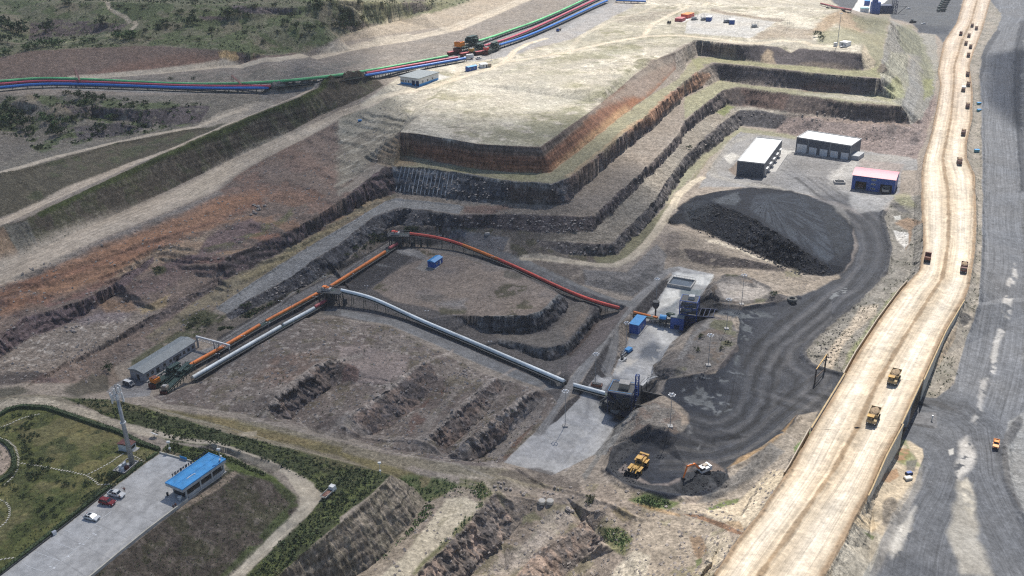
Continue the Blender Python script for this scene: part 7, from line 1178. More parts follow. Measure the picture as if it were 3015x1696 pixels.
f.build('platform','dsteel',c);f=MB();f.box(-4.3,-1.5,.2,.35,6.7,9.6);f.box(.8,4.3,.2,.35,.2,3.1);f.box(4.35,4.5,.3,4.7,.0,6.4);f.build('cladding','dkblue',c);f=MB();f.bar((-4.2,-.6,9.4),(2.4,-.6,3.4),.9,.7);f.box(-3.9,-.6,-1.2,-.1,3.4,5.6,.2);f.box(1.2,3.8,-1.4,-.1,6.6,9.0,.3);f.bar((2.4,-.8,6.6),(-.5,-.8,.6),.6);f.build('chute','black',c);f=MB();f.box(-7.4,-4.7,1.5,5.5,-.4,3.6,.2);f.bar((-8,3,3.4),(-4,3,7.0),1.3,.7);f.build('feed_conveyor','dsteel',c);f=MB();f.box(-1.2,2.4,3.6,6.4,10.06,12.2);f.build('cabin','tan',c);MB().box(-1.4,2.6,3.4,6.6,12.2,12.4).build('cabin_roof','conc',c);f=MB();lattice(f,4.6,5.8,4.6,5.8,0,16,6,.18);f.build('mast','blue',c);f=MB();f.box(-3.6,3.6,1,7,.2,3.0);f.box(-2,3,2,6,3.4,6.2);f.build('machinery','steel',c);f=MB();f.bar((-4.4,-.1,10.8),(4.4,-.1,10.8),.12);f.bar((-4.4,8,10.8),(4.4,8,10.8),.12);f.bar((-4.4,0,10.8),(-4.4,8,10.8),.12);f.build('railing','lblue',c)
f=MB();f.add([(6,-1,7.4),(17.5,-1,6.6),(17.5,9,6.6),(6,9,7.4),(7,1,1.5),(12,1,1.5),(12,8,1.5),(7,8,1.5)],[(0,1,5,4),(1,2,6,5),(2,3,7,6),(3,0,4,7),(7,6,5,4)]);f.build('dump_hopper','black',c);f=MB()
for y in(-1,9):f.bar((4.5,y,.2),(17,y,6.4),.3);f.bar((6,y,7.2),(17,y,6.5),.3);f.bar((10,y,-.5),(10,y,6.8),.25);f.bar((14,y,-.5),(14,y,6.6),.25)
f.build('feeder_truss','dsteel',c)
# stair gangway beside the lower crusher
a=hit_h('L',1010,460,7.0);b=hit_h('L',1085,375,6.5);d=G('L',1225,345)+Vector((0,0,.6));r=thing('gangway','dark steel gangway with handrails from the lower crusher to the yard edge','gangway',(a.x,a.y,GZf(a.x,a.y)));o=Vector(r.location);f=MB();f.bar(a-o,b-o,1.2,.2);f.bar(b-o,d-o,1.2,.2);f.build('treads','steel',r);f=MB()
for s in(-.6,.6):f.bar(a-o+Vector((s,0,1.1)),b-o+Vector((s,0,1.1)),.1);f.bar(b-o+Vector((0,s,1.1)),d-o+Vector((0,s,1.1)),.1)
for k in range(7):q=b.lerp(d,k/6)-o;f.bar(q+Vector((0,-.6,0)),q+Vector((0,-.6,1.1)),.08)
f.build('handrail','dsteel',r)
for t in(0,1):q=a.lerp(b,t);MB().bar((q.x-o.x,q.y-o.y,GZf(q.x,q.y)-o.z-.5),(q.x-o.x,q.y-o.y,q.z-o.z),.3).build('post','dsteel',r)
# far blue crusher at the top edge
r=thing('crusher_plant','far blue crushing plant at the top edge of the coal yard','crusher',G('Q',470,195),-.1,'crusher plants');f=MB();f.box(-5,5,0,8,-1,13);f.build('tower_cladding','blue',r);MB().box(-4,2,2,6,13,16).build('top_house','blue',r);f=MB();f.box(6,20,2,14,-1,9);f.build('hopper_house','dkblue',r);f=MB();lattice(f,20.5,25,2,9,-1,14,4,.4);f.build('tower_frame','dkblue',r);f=MB();f.bar((26,0,0),(34,-4,9),.6);f.bar((20,0,9),(34,-4,9),.5);f.build('feeder_truss','dsteel',r);MB().box(-17,-8,0,6,-1,6).build('control_cabin','white',r);MB().box(-17.3,-7.7,-.3,6.3,6,6.4).build('cabin_roof','teal',r)
S=shed('blue_container_house','blue box house on the white pad behind the far crusher',('Q',385,80),('Q',400,35),('Q',310,70),5.5,0,'blue','lblue',[],[],flat=True,plinth=False,L=14)
# small pump skid and hopper on stilts on the pad
r=thing('pump_skid','small blue pump skid at the edge of the white pad','pump',G('K',340,1330),.9);MB().box(-1.6,1.6,-1,1,.4,1.6).build('tank','lblue',r);MB().box(-2,2,-1.2,1.2,.1,.4).build('skid_base','dkblue',r);f=MB();f.cyl((-2,0,.8),(-5,0,.4),.25);f.build('pipe','steel',r);MB().box(-5.5,-2.2,-1.2,1.0,0,.35).build('tray','dsteel',r)
r=thing('water_tank','dark tank on a single post between gravel road and white pad','tank',G('K',722,825),.2);MB().box(-.3,.3,-.3,.3,-.5,4).build('post','dsteel',r);f=MB();f.cyl((0,0,4),(0,0,5.6),.9,1.6);f.cyl((0,0,5.6),(0,0,7.4),1.6);f.build('tank_body','dsteel',r)
r=thing('tool_rack','grey rack of parts behind the lower crusher pad','rack',G('L',735,110),.9);MB().box(-2,2,-1,1,0,.9).build('rack_body','steel',r);MB().blob(0,0,1.3,.9,.7,.6,5).build('winch','dsteel',r)
r=thing('conveyor_trough','rusty dark trough beside the white hooded conveyor on the pad','trough',G('L',370,475),-.3);MB().box(-2.2,2.2,-1,1,.3,1.2).build('trough_body','brown',r);MB().box(-1.8,1.8,-.7,.7,1.21,1.5).build('scrap_load','dsteel',r)

# ------------------------------------------------------------------ bridge of the haul road
nl,nr,fl,fr=(Vector(BR[k])for k in('nl','nr','fl','fr'));br=thing('haul_bridge','long bridge carrying the pale haul road over the black coal road','bridge',nl);n1_,n2_=90,60
uu,vv=np.meshgrid(np.linspace(0,1,n1_),np.linspace(0,1,n2_),indexing='ij');A4=[np.array(q)for q in(nl,nr,fl,fr)]
Pd=(A4[0]*(1-vv[...,None])+A4[1]*vv[...,None])*(1-uu[...,None])+(A4[2]*(1-vv[...,None])+A4[3]*vv[...,None])*uu[...,None];Pd=Pd.reshape(-1,3);tt_,_=road_t(Pd[:,0],Pd[:,1])
cc=haul_colour(Pd[:,0],Pd[:,1],tt_,None,Pd[:,1]*1.1);cc*=(1+.12*fbm(Pd[:,0],Pd[:,1],2,3,9))[:,None]
uf=uu.ravel();pale=((uf>.62)&(uf<.85)&(tt_<-.12))|((uf>.42)&(uf<.62)&(tt_>.12)&(tt_<.8));cc[pale]*=1.12
Pd[:,2]+=.05*fbm(Pd[:,0],Pd[:,1],3,3,12)+.45*np.exp(-(tt_/.06)**2)+.02;ii=np.arange(n1_*n2_).reshape(n1_,n2_)
me=mesh_np('deck_surface',Pd-np.array(nl),np.stack([ii[:-1,:-1],ii[:-1,1:],ii[1:,1:],ii[1:,:-1]],-1).reshape(-1,4),np.clip(cc,.02,.85));me.materials.append(GM[1]);o=bpy.data.objects.new('deck_surface',me);COL.objects.link(o);o.parent=br
z3=lambda z:Vector((0,0,z));ax_=(fl-nl).normalized();ay_=(nr-nl).normalized();q=[nl-nl,nr-nl,fr-nl,fl-nl]
MB().add([p+z3(-1.6)for p in q]+[p+z3(-.12)for p in q],[(3,2,1,0),(4,5,6,7),(0,1,5,4),(1,2,6,5),(2,3,7,6),(3,0,4,7)]).build('deck_slab','conc',br)
for a,b,s in((nl,fl,-1),(nr,fr,1)):
 d=(b-a).normalized();n=Vector((d.y,-d.x,0))*s;p=MB();p.bar(a-nl+n*.2+z3(.1),b-nl+n*.2+z3(.1),.35,1.5);p.build('parapet','conc',br);cp=MB();cp.bar(a-nl+n*.2+z3(.93),b-nl+n*.2+z3(.93),.5,.14);cp.build('coping','ltan',br)
for t in(.46,.56):pass
for t0,t1 in((.44,.58),):
 a,b,c,d=(nl.lerp(fl,t0),nr.lerp(fr,t0),nr.lerp(fr,t1),nl.lerp(fl,t1));MB().add([p-nl+z3(-10)for p in(a,b,c,d)]+[p-nl+z3(-1.6)for p in(a,b,c,d)],[(3,2,1,0),(4,5,6,7),(0,1,5,4),(1,2,6,5),(2,3,7,6),(3,0,4,7)]).build('pier','conc',br)
def edge_pts(pts,lo,hi,side,off=.35):
 P=[Vector(unproj(q[0],q[1],ZF(q[1])))for q in pts];P=along(P,4);out=[]
 for i,p in enumerate(P):
  y=proj(p.x,p.y,p.z)[1]
  if not lo<=y<=hi:continue
  d=P[min(i+1,len(P)-1)]-P[max(i-1,0)];n=Vector((d.y,-d.x,0)).normalized()*side;out.append(p+n*off)
 return out
wall_along('retaining_wall','grey concrete wall holding up the right side of the haul road below the bridge','wall',edge_pts(HRl,1200,1475,1,.75),.95,.3,'wood2','ltan',lift=9);wall_along('retaining_wall','grey concrete wall holding up the right side of the haul road beyond the bridge','wall',edge_pts(HRf,880,1200,1,.75),.95,.3,'wood2','ltan',lift=9)  # right walls take paler stone than concrete, painting in light bounced onto them
wall_along('retaining_wall','concrete parapet on the left side of the haul road below the bridge','wall',edge_pts(HLl,1200,1400,-1,.75),.7,.25,'ltan','tan',lift=9);wall_along('retaining_wall','concrete parapet on the left side of the haul road beyond the bridge','wall',edge_pts(HLf,825,1200,-1,.75),.7,.25,'ltan','tan',lift=9)
# ------------------------------------------------------------------ vehicles (forward is +x)
def wheels(r,xs,hw,rad,wd,steel='steel'):
 for x in xs:
  for s in(-1,1):
   w=MB();w.cyl((x,s*(hw-wd),rad),(x,s*hw,rad),rad,n=14);o=w.build('wheel','black',r);h=MB();h.cyl((x,s*(hw+.005),rad),(x,s*(hw+.03),rad),rad*.55,n=10);h.build('rim',steel,o)
def tipper(name,label,cat,paint,load,group,Lh=8.6,wd=3.3,canopy=None):
 r=thing(name,label,cat,group=group);hw=wd/2;MB().box(-Lh*.5,Lh*.46,-hw*.4,hw*.4,.9,1.35).build('chassis','dsteel',r);wheels(r,(-Lh*.33,-Lh*.16,Lh*.32),hw,.78,.75)
 b=MB();x0,x1=-Lh*.5,Lh*.2;b.add([(x0,-hw*.8,1.7),(x1,-hw*.8,1.5),(x1,hw*.8,1.5),(x0,hw*.8,1.7),(x0-.4,-hw,3.2),(x1+.3,-hw,3.3),(x1+.3,hw,3.3),(x0-.4,hw,3.2),(x0-.3,-hw*.92,3.2),(x1+.15,-hw*.92,3.3),(x1+.15,hw*.92,3.3),(x0-.3,hw*.92,3.2),(x0+.4,-hw*.7,1.95),(x1-.1,-hw*.7,1.75),(x1-.1,hw*.7,1.75),(x0+.4,hw*.7,1.95)],[(3,2,1,0),(0,1,5,4),(1,2,6,5),(2,3,7,6),(3,0,4,7),(4,5,9,8),(5,6,10,9),(6,7,11,10),(7,4,8,11),(8,9,13,12),(9,10,14,13),(10,11,15,14),(11,8,12,15),(12,13,14,15)]);b.build('dump_body',paint,r)
 c=MB();c.box(x1+.3,Lh*.47,-hw*.95,hw*.35,3.3,3.45)if canopy else c.box(x1+.05,x1+.3,-hw,hw,3.0,3.5);c.build('canopy',canopy or paint,r)
 if load:MB().blob((x0+x1)/2,0,2.9,Lh*.33,hw*.88,1.0,4,n=12,m=6,rough=.12,flat=True).build('load',load,r)
 cab=MB();cx0,cx1=x1+.45,Lh*.5;cab.box(cx0,cx1,-hw*.92 if not canopy else-hw*.9,hw*.92 if not canopy else hw*.1,1.2,3.0,.12);cab.build('cab',paint,r);g=MB();g.box(cx1-.1,cx1+.02,-hw*.7,(hw*.7 if not canopy else 0),2.1,2.8);g.build('windscreen','glass',r)
 e=MB();e.box(cx0-.1,cx1+.05,hw*.15,hw*.92,1.2,2.2)if canopy else e.box(cx1,cx1+.2,-hw*.9,hw*.9,.7,1.3);e.build('engine_hood' if canopy else 'bumper',paint if canopy else 'dsteel',r)
 for s in(-1,1):MB().box(cx1+(.06 if canopy else .2),cx1+(.1 if canopy else .25),s*hw*.7-.15,s*hw*.7+.15,1.0,1.25).build('headlight','lamp',r)
 return r
def place(o,p,rz,zo=0):o.location=(p.x,p.y,p.z+zo);o.rotation_euler=(0,0,rz)
def road_dir(p,away):
 j=int(np.clip(np.searchsorted(YK,p.y),3,len(YK)-4));d=(xm[j+3]-xm[j-3],YK[j+3]-YK[j-3]);return math.atan2(d[1],d[0])+(0 if away else math.pi)
def on_road(px,py,h=1.6):
 d=ray(px,py);zr=ZF(py)+h;p=CAM+d*((zr-H0)/d[2]);return Vector((p[0],p[1],zr-h))
HB='tippers on the haul road'
yl=tipper('haul_truck','upper yellow haul truck loaded with soil crossing the bridge','dump truck','ltan','dirt','yellow haul trucks on the bridge',7.9,3.4,'yellow');p=on_road(2633,1112);place(yl,p,road_dir(p,False),.08)
p=on_road(2572,1227);copy_tree(yl,(p.x,p.y,p.z+.1),road_dir(p,False),'lower yellow haul truck loaded with soil near the end of the bridge')
rd=tipper('haul_truck','red tipper farthest down the right lane, alone near the bend of the coal road','dump truck','dred','dirt',HB,7.6,2.9);p=on_road(2015+2112/2.565,565+575/2.565);place(rd,p,road_dir(p,False),.05)
Y_=lambda x,y:(2740+x/6.04,60+y/6.04)
for(x,y),lab in(((2015+2078/2.565,1222/2.565),'red tipper on the right lane level with the pink garage roof'),((2015+2108/2.565,1002/2.565),'red tipper on the right lane level with the wide warehouse'),((2015+2140/2.565,800/2.565),'red tipper on the right lane beside the two small teal bins'),
(Y_(672,1135),'red tipper with a pale load just behind the white tipper'),(Y_(660,955),'red tipper at the upper edge of the wet grey patch of the road'),(Y_(675,618),'red tipper next above the one at the wet grey patch'),(Y_(712,468),'right hand red tipper of the middle pair in the far convoy'),(Y_(630,408),'left hand dark red tipper of the middle pair in the far convoy'),
(Y_(683,270),'red tipper with a yellowish load behind the middle pair in the far convoy'),(Y_(740,92),'left hand red tipper of the last pair in the far convoy'),(Y_(815,140),'right hand red tipper of the last pair in the far convoy')):
 p=on_road(x,y);copy_tree(rd,(p.x,p.y,p.z+.05),road_dir(p,False),lab)
em=tipper('haul_truck','empty brown tipper driving away on the left lane beside the puddle','dump truck','brown',None,HB,7.6,2.9);p=on_road(2015+1838/2.565,565+495/2.565);place(em,p,road_dir(p,True),.05);p=on_road(*Y_(540,235));copy_tree(em,(p.x,p.y,p.z+.05),road_dir(p,True),'dark empty tipper driving away alone on the far left lane')
wt=tipper('haul_truck','white bodied tipper with a dark cab at the lower edge of the wet grey patch','dump truck','dred',None,HB,7.6,2.9);MB().box(-4.4,1.7,-1.6,1.6,3.32,3.6).build('tarpaulin','white',wt);p=on_road(*Y_(585,1225));place(wt,p,road_dir(p,False),.05)
# trucks inside the garage
lf=GAR;gz=GAR.root.rotation_euler.z
def garage_spot(u,v):c,s_=math.cos(gz),math.sin(gz);x=lf.X(lf.L*u);return Vector((lf.root.location.x+c*x-s_*v,lf.root.location.y+s_*x+c*v,lf.z+.1))
copy_tree(rd,garage_spot(.215,5.0),gz-math.pi/2,'dark red truck parked inside the left bay of the blue garage','trucks in the blue garage');gr_=tipper('haul_truck','grey dump truck backed halfway out of the right bay of the blue garage','dump truck','conc',None,'trucks in the blue garage',9,4.2,'conc');place(gr_,garage_spot(.81,1.2),gz+math.pi/2+.05)
# stacks of parked trucks in the far coal yard
N2=lambda x,y:(2740+x/24.15,y/24.15)
pk_=tipper('parked_truck','front dark truck of the row parked in the far coal yard','dump truck','green','soil','dark trucks parked side by side in the far coal yard',10.5,3.8);p=Vector(hit(*N2(750,830)));place(pk_,p,math.pi+.15)
for k,(x,y,lab)in enumerate(((800,640,'second dark truck of the row parked in the far coal yard'),(880,480,'third dark truck of the parked row in the far coal yard, with a pale cab'),(960,330,'fourth dark truck of the parked row in the far coal yard, with a pale cab'),(1040,180,'fifth dark truck of the parked row in the far coal yard, with a pale cab'),(1120,40,'rearmost dark truck of the parked row, cut by the top edge'))):p=Vector(hit(*N2(x,y)));copy_tree(pk_,p,math.pi+.15,lab)
def car(name,label,cat,paint,kind,p,rz,group=None):
 r=thing(name,label,cat,(p.x,p.y,p.z+.02),rz,group)
 if kind=='pickup':
  Lh,hw=5.3,.92;b=MB();b.ext([(-2.6,.45),(2.55,.45),(2.65,.75),(2.5,1.02),(1.2,1.12),(.9,1.14),(-1.0,1.14),(-1.0,.72),(-2.5,.72),(-2.5,1.14),(-2.65,1.14)],-hw,hw);b.box(-2.6,-1.0,-hw,-hw+.1,.72,1.14);b.box(-2.6,-1.0,hw-.1,hw,.72,1.14);b.build('body',paint,r);MB().box(-2.48,-1.02,-hw+.12,hw-.12,.73,.78).build('cargo_bed','cloth',r);cab=(-1.0,1.2,1.78,.35,-.95)
 elif kind=='suv':
  Lh,hw=4.8,.95;b=MB();b.ext([(-2.35,.4),(2.35,.4),(2.42,.7),(2.25,1.0),(1.1,1.1),(-2.3,1.12),(-2.4,.7)],-hw,hw);b.build('body',paint,r);cab=(-2.25,1.15,1.75,.5,-2.0)
 elif kind=='van':
  Lh,hw=5.0,.98;b=MB();b.ext([(-2.45,.4),(2.45,.4),(2.5,.8),(2.1,1.1),(-2.4,1.15),(-2.5,.7)],-hw,hw);b.build('body',paint,r);cab=(-2.4,1.9,2.0,.45,-2.3)
 else:
  Lh,hw=4.8,.93;b=MB();b.ext([(-2.35,.38),(2.35,.38),(2.42,.62),(2.15,.88),(1.0,.98),(-1.9,1.0),(-2.4,.85)],-hw,hw);b.build('body',paint,r);cab=(-2.1,1.1,1.5,.75,-1.2)
 x0,x1,zt,sl_,xr_=cab;z0=.98;g=MB();xb=x0+(.25 if kind!='car' else .8);xf=x1-sl_-.25;g.add([(x0,-hw*.96,z0),(x1,-hw*.96,z0),(x1,hw*.96,z0),(x0,hw*.96,z0),(xb,-hw*.8,zt-.06),(xf,-hw*.8,zt-.06),(xf,hw*.8,zt-.06),(xb,hw*.8,zt-.06)],[(3,2,1,0),(4,5,6,7),(0,1,5,4),(1,2,6,5),(2,3,7,6),(3,0,4,7)]);g.build('windows','glass',r);rf=MB();rf.box(xb-.05,xf+.05,-hw*.83,hw*.83,zt-.055,zt,.06)
 for s in(-1,1):
  for xa,xb2 in((x0,xb),(x1,xf),(x0*.45+x1*.35,xb*.5+xf*.35)):rf.bar((xa,s*hw*.965,z0),(xb2,s*hw*.81,zt-.04),.09)
 rf.build('roof',paint if kind!='van' else 'white',r)
 if kind=='car':MB().box(xb+.3,xf-.25,-hw*.55,hw*.55,zt,zt+.012).build('sunroof','glass',r)
 wheels(r,(-Lh*.29,Lh*.31),hw+.01,.36,.24,'chrome')
 for s in(-1,1):
  MB().box(Lh*.5-.22,Lh*.5+.02,s*hw*.72-.18,s*hw*.72+.18,.66,.82).build('headlight','lamp',r);MB().box(-Lh*.5-.02,-Lh*.5+.08,s*hw*.8-.12,s*hw*.8+.12,.72,.9).build('tail_light','redc',r);MB().box(x1-.75,x1-.5,s*(hw+.12)-.1,s*(hw+.12)+.1,1.02,1.18).build('mirror',paint if kind!='pickup' else 'white',r)
 MB().box(Lh*.5-.05,Lh*.5+.03,-hw*.45,hw*.45,.5,.74).build('grille','cloth',r)
 return r
T2=lambda x,y:sp('X',(240+x/10.35,1420+y/10.35))
def gp(f,x,y):return Vector(hit(*f(x,y)))
a,b=gp(T2,130,1110),gp(T2,440,1190);hd=yaw(a,b)
car('sedan_car','white car with a dark sunroof parked on the lookout lot, nearest the camera','car','white','car',gp(T2,325,1110),hd);car('suv_car','dark red sport utility car parked between the white pickup and the white car','car','red','suv',gp(T2,800,655),hd+.05);car('pickup_truck','white double cab pickup parked by the hedge on the lookout lot','pickup','white','pickup',gp(T2,1080,415),hd+.03)
car('minivan','dark van with a pale roof parked at the end of the grey building','van','navy','van',G('N',130,1120),yaw(G('N',60,1090),G('N',200,1140)))
car('pickup_truck','orange pickup driving on the coal highway at the right edge','pickup','orangep','pickup',G('I',2347,465),yaw(G('I',2350,430),G('I',2340,490)))
car('pickup_truck','white pickup parked below the red box drive station on the plateau','pickup','white','pickup',G('O',830,715),yaw(G('O',780,725),G('O',890,705)));car('pickup_truck','white car parked beside the far site trailer under the lamp mast','car','white','car',G('P',2500,600),yaw(G('P',2530,596),G('P',2470,604)))
car('pickup_truck','white pickup standing alone in the far coal yard','pickup','white','pickup',G('Q',940,130),2.6);car('pickup_truck','pale car at the edge of the far coal dump','car','white','car',G('Q',1155,345),3.0)
p=G('O',605,715);r=thing('box_truck','white box truck parked beside the blue conveyor on the plateau','truck',p,yaw(G('O',690,720),G('O',530,735)));MB().box(-3.8,1.6,-1.2,1.2,1.1,3.7).build('box_body','white',r);MB().box(1.8,3.8,-1.1,1.1,.6,2.5,.15).build('cab','white',r);MB().box(3.7,3.82,-.9,.9,1.5,2.2).build('windscreen','glass',r);MB().box(-3.8,3.6,-.5,.5,.6,1.1).build('chassis','dsteel',r);wheels(r,(-2.4,2.6),1.15,.48,.35)
a,b=G('G',2440,870),G('G',2520,800);p=(a+b)/2;r=thing('flatbed_truck','small flatbed truck with a white cab parked on the dirt track','truck',p,yaw(a,b));MB().box(-2.9,.9,-1.0,1.0,.85,1.0).build('flatbed','wood',r);f=MB();f.box(-2.95,.95,-1.05,-.97,.85,1.3);f.box(-2.95,.95,.97,1.05,.85,1.3);f.box(-2.98,-2.9,-1.05,1.05,.85,1.3);f.build('sideboards','chrome',r);MB().box(1.0,2.7,-.95,.95,.5,2.05,.12).build('cab','white',r);MB().box(2.55,2.68,-.8,.8,1.25,1.85).build('windscreen','glass',r);MB().box(-2.8,2.5,-.4,.4,.5,.85).build('chassis','dsteel',r);wheels(r,(-1.7,1.8),1.0,.42,.3);MB().blob(-1,0,1.0,1.5,.75,.3,8,flat=True).build('load','brown',r)
p=G('B',1655,235);r=thing('service_truck','blue service truck with a yellowish load on the grey apron','truck',p,yaw(G('B',1675,225),G('B',1640,240)));MB().box(-3.2,1.2,-1.2,1.2,1.0,1.9).build('cargo_body','dkblue',r);MB().box(1.3,3.2,-1.15,1.15,.6,2.6,.15).build('cab','blue',r);MB().box(3.1,3.22,-.9,.9,1.6,2.3).build('windscreen','glass',r);MB().blob(-1,0,1.9,1.9,1,.7,3,flat=True).build('load','yellow',r);wheels(r,(-2,2.2),1.15,.5,.35)
# wheel loader
V2=lambda x,y:(1800+x/7.156,1320+y/7.156)
a,b=gp(V2,690,330),gp(V2,400,640);r=thing('wheel_loader','large yellow wheel loader with a black toothed bucket in the coal pocket','wheel loader',gp(V2,560,450),yaw(a,b));b_=MB();b_.ext([(-4.9,1.5),(-.4,1.3),(-.4,2.2),(-1.2,2.9),(-4.6,3.1),(-5.0,2.4)],-1.3,1.3);b_.build('engine_body','yellow',r);MB().box(-5.3,-4.3,-1.7,1.7,3.1,3.6,.1).build('radiator_guard','yellow',r);MB().box(-4.4,-2.6,-.5,.5,3.05,3.4).build('exhaust_housing','dred',r)
MB().box(-1.9,-.1,-.9,.9,2.3,4.3,.12).build('cab','glass',r);MB().box(-2.1,.1,-1.05,1.05,4.3,4.5).build('cab_roof','yellow',r);f=MB();f.ext([(-.2,1.2),(2.6,1.0),(2.8,2.2),(1.2,2.6),(-.2,2.3)],-.8,.8);f.build('front_frame','yellow',r);f=MB()
for s in(-1,1):f.bar((1.0,s*.9,2.6),(4.4,s*.9,1.0),.35,.5);f.box(.6,3.6,s*1.75-.5,s*1.75+.5,2.05,2.2);f.box(-4.3,-1.6,s*1.75-.5,s*1.75+.5,2.2,2.35)
f.bar((.6,0,2.7),(3.8,0,2.0),.25);f.build('lift_arm','yellow',r);wheels(r,(-3.0,2.1),2.2,1.08,.85,'yellow')
f=MB();f.ext([(4.4,.1),(6.3,.05),(6.3,.15),(4.9,.3),(4.55,.9),(4.9,1.8),(4.8,1.9),(4.3,1.2)],-2.3,2.3);f.box(4.4,6.0,-2.35,-2.25,.1,1.5);f.box(4.4,6.0,2.25,2.35,.1,1.5)
for k in range(8):f.box(6.25,6.75,-2.2+k*.6,-2.0+k*.6,.04,.16)
f.build('bucket','black',r)
# excavator
p=gp(V2,1920,520);r=thing('excavator','pale excavator with a long orange boom reaching down to the coal heap','excavator',p,0);az=yaw(p,gp(V2,1600,640))
r.rotation_euler=(0,0,az)
for s in(-1,1):f=MB();f.ext([(-2.2,.25),(-1.8,0),(1.8,0),(2.2,.25),(2.2,.7),(1.8,.95),(-1.8,.95),(-2.2,.7)],s*1.25-.3,s*1.25+.3);f.build('track','black',r)
MB().box(-1.0,1.0,-.9,.9,.5,1.15).build('undercarriage','dsteel',r);f=MB();f.box(-2.6,1.4,-1.45,1.45,1.2,2.3,.08);f.box(-2.9,-1.9,-1.4,1.4,1.25,2.6,.1);f.build('upper_body','white',r);MB().box(.0,1.7,.45,1.45,1.2,3.1,.1).build('cab','white',r);MB().box(.15,1.74,.5,1.4,2.0,2.9).build('cab_glass','glass',r);MB().box(-2.2,-.3,-1.0,.3,2.31,2.7,.1).build('engine_cover','tan',r)
f=MB();f.bar((1.0,-.3,2.0),(3.6,-.3,4.9),.5,.6);f.bar((3.6,-.3,4.9),(6.9,-.3,5.0),.42,.5);f.build('boom','orange',r);f=MB();f.bar((6.6,-.3,5.4),(8.0,-.3,1.2),.36,.42);f.build('stick','orange',r);f=MB();f.ext([(7.7,1.3),(8.3,1.2),(8.5,.2),(7.9,-.4),(7.3,-.1),(7.4,.6)],-.85,.25);f.build('bucket','black',r);f=MB();f.cyl((1.3,-.3,1.7),(3.3,-.3,3.9),.12);f.cyl((4.2,-.3,5.3),(6.5,-.3,5.7),.1);f.build('hydraulic_ram','chrome',r)
# dark dozer on the far coal dump
r=thing('bulldozer','black bulldozer at the lip of the far coal dump','bulldozer',G('Q',995,325),.2)
for s in(-1,1):f=MB();f.ext([(-2.8,.3),(-2.2,0),(2.2,0),(2.8,.3),(2.2,1.4),(-2.2,1.4)],s*1.6-.4,s*1.6+.4);f.build('track','black',r)
MB().box(-2.6,2.6,-1.2,1.2,.9,2.6).build('body','dsteel',r);MB().box(-1.8,.4,-1.1,1.1,2.6,4.0,.1).build('cab','glass',r);MB().box(3.2,3.5,-2.6,2.6,.0,2.0).build('blade','dsteel',r)

# ------------------------------------------------------------------ masts, lamps and small equipment
def mast(label,base,top,group='tall lamp masts',ring=True,foot=True,rad=.14,cat='lamp mast',name='lamp_mast',heads=6):
 b=G(*base);h=height_to(b,*top);r=thing(name,label,cat,b,0,group);MB().cyl((0,0,-.5),(0,0,h),rad,rad*.5,n=8).build('pole','steel',r)
 if foot:MB().box(-.9,.9,-.9,.9,-.5,.45).build('footing','conc',r)
 if ring:
  f=MB();n=12
  for k in range(n):a,c=6.2832*k/n,6.2832*(k+1)/n;f.bar((1.1*math.cos(a),1.1*math.sin(a),h-.2),(1.1*math.cos(c),1.1*math.sin(c),h-.2),.09)
  f.bar((-1.1,0,h-.2),(1.1,0,h-.2),.07);f.bar((0,-1.1,h-.2),(0,1.1,h-.2),.07);f.build('lamp_ring','steel',r)
  for k in range(heads):a=6.2832*k/heads;MB().box(1.1*math.cos(a)-.2,1.1*math.cos(a)+.2,1.1*math.sin(a)-.2,1.1*math.sin(a)+.2,h-.45,h-.1).build('lamp_head','lamp',r)
  MB().cyl((0,0,h-.1),(0,0,h+.35),.35,.2).build('cap','lamp',r)
 return r
mast('lamp mast on the upper mound, nearest the black dump chute',('F',318,1035),('F',335,808));mast('lamp mast on the same mound closer to the white pad',('F',180,1310),('F',190,1078));mast('lamp mast on the bare triangle below the coal stockpile',('F',432,850),('F',450,625))
mast('lamp mast in the dark triangle above the white conveyor culvert',('L',353,400),('L',345,5),foot=False);mast('lamp mast with a block footing on the lower concrete pad',('H',1700,318),('H',1697,52));mast('lamp mast on the lower mound by the second dump chute',('L',1415,1045),('L',1422,583));mast('slim lamp mast beside the blue cabin',('K',305,1262),('K',312,915),foot=False);mast('lamp mast beside the gravel road behind the white pad',('K',735,560),('K',737,290),foot=False)
mast('white lamp mast between the drive stations and the huts',('O',1110,755),('O',1083,255));mast('tall lamp mast beside the white site trailer',('P',2425,580),('P',2463,165),rad=.3)
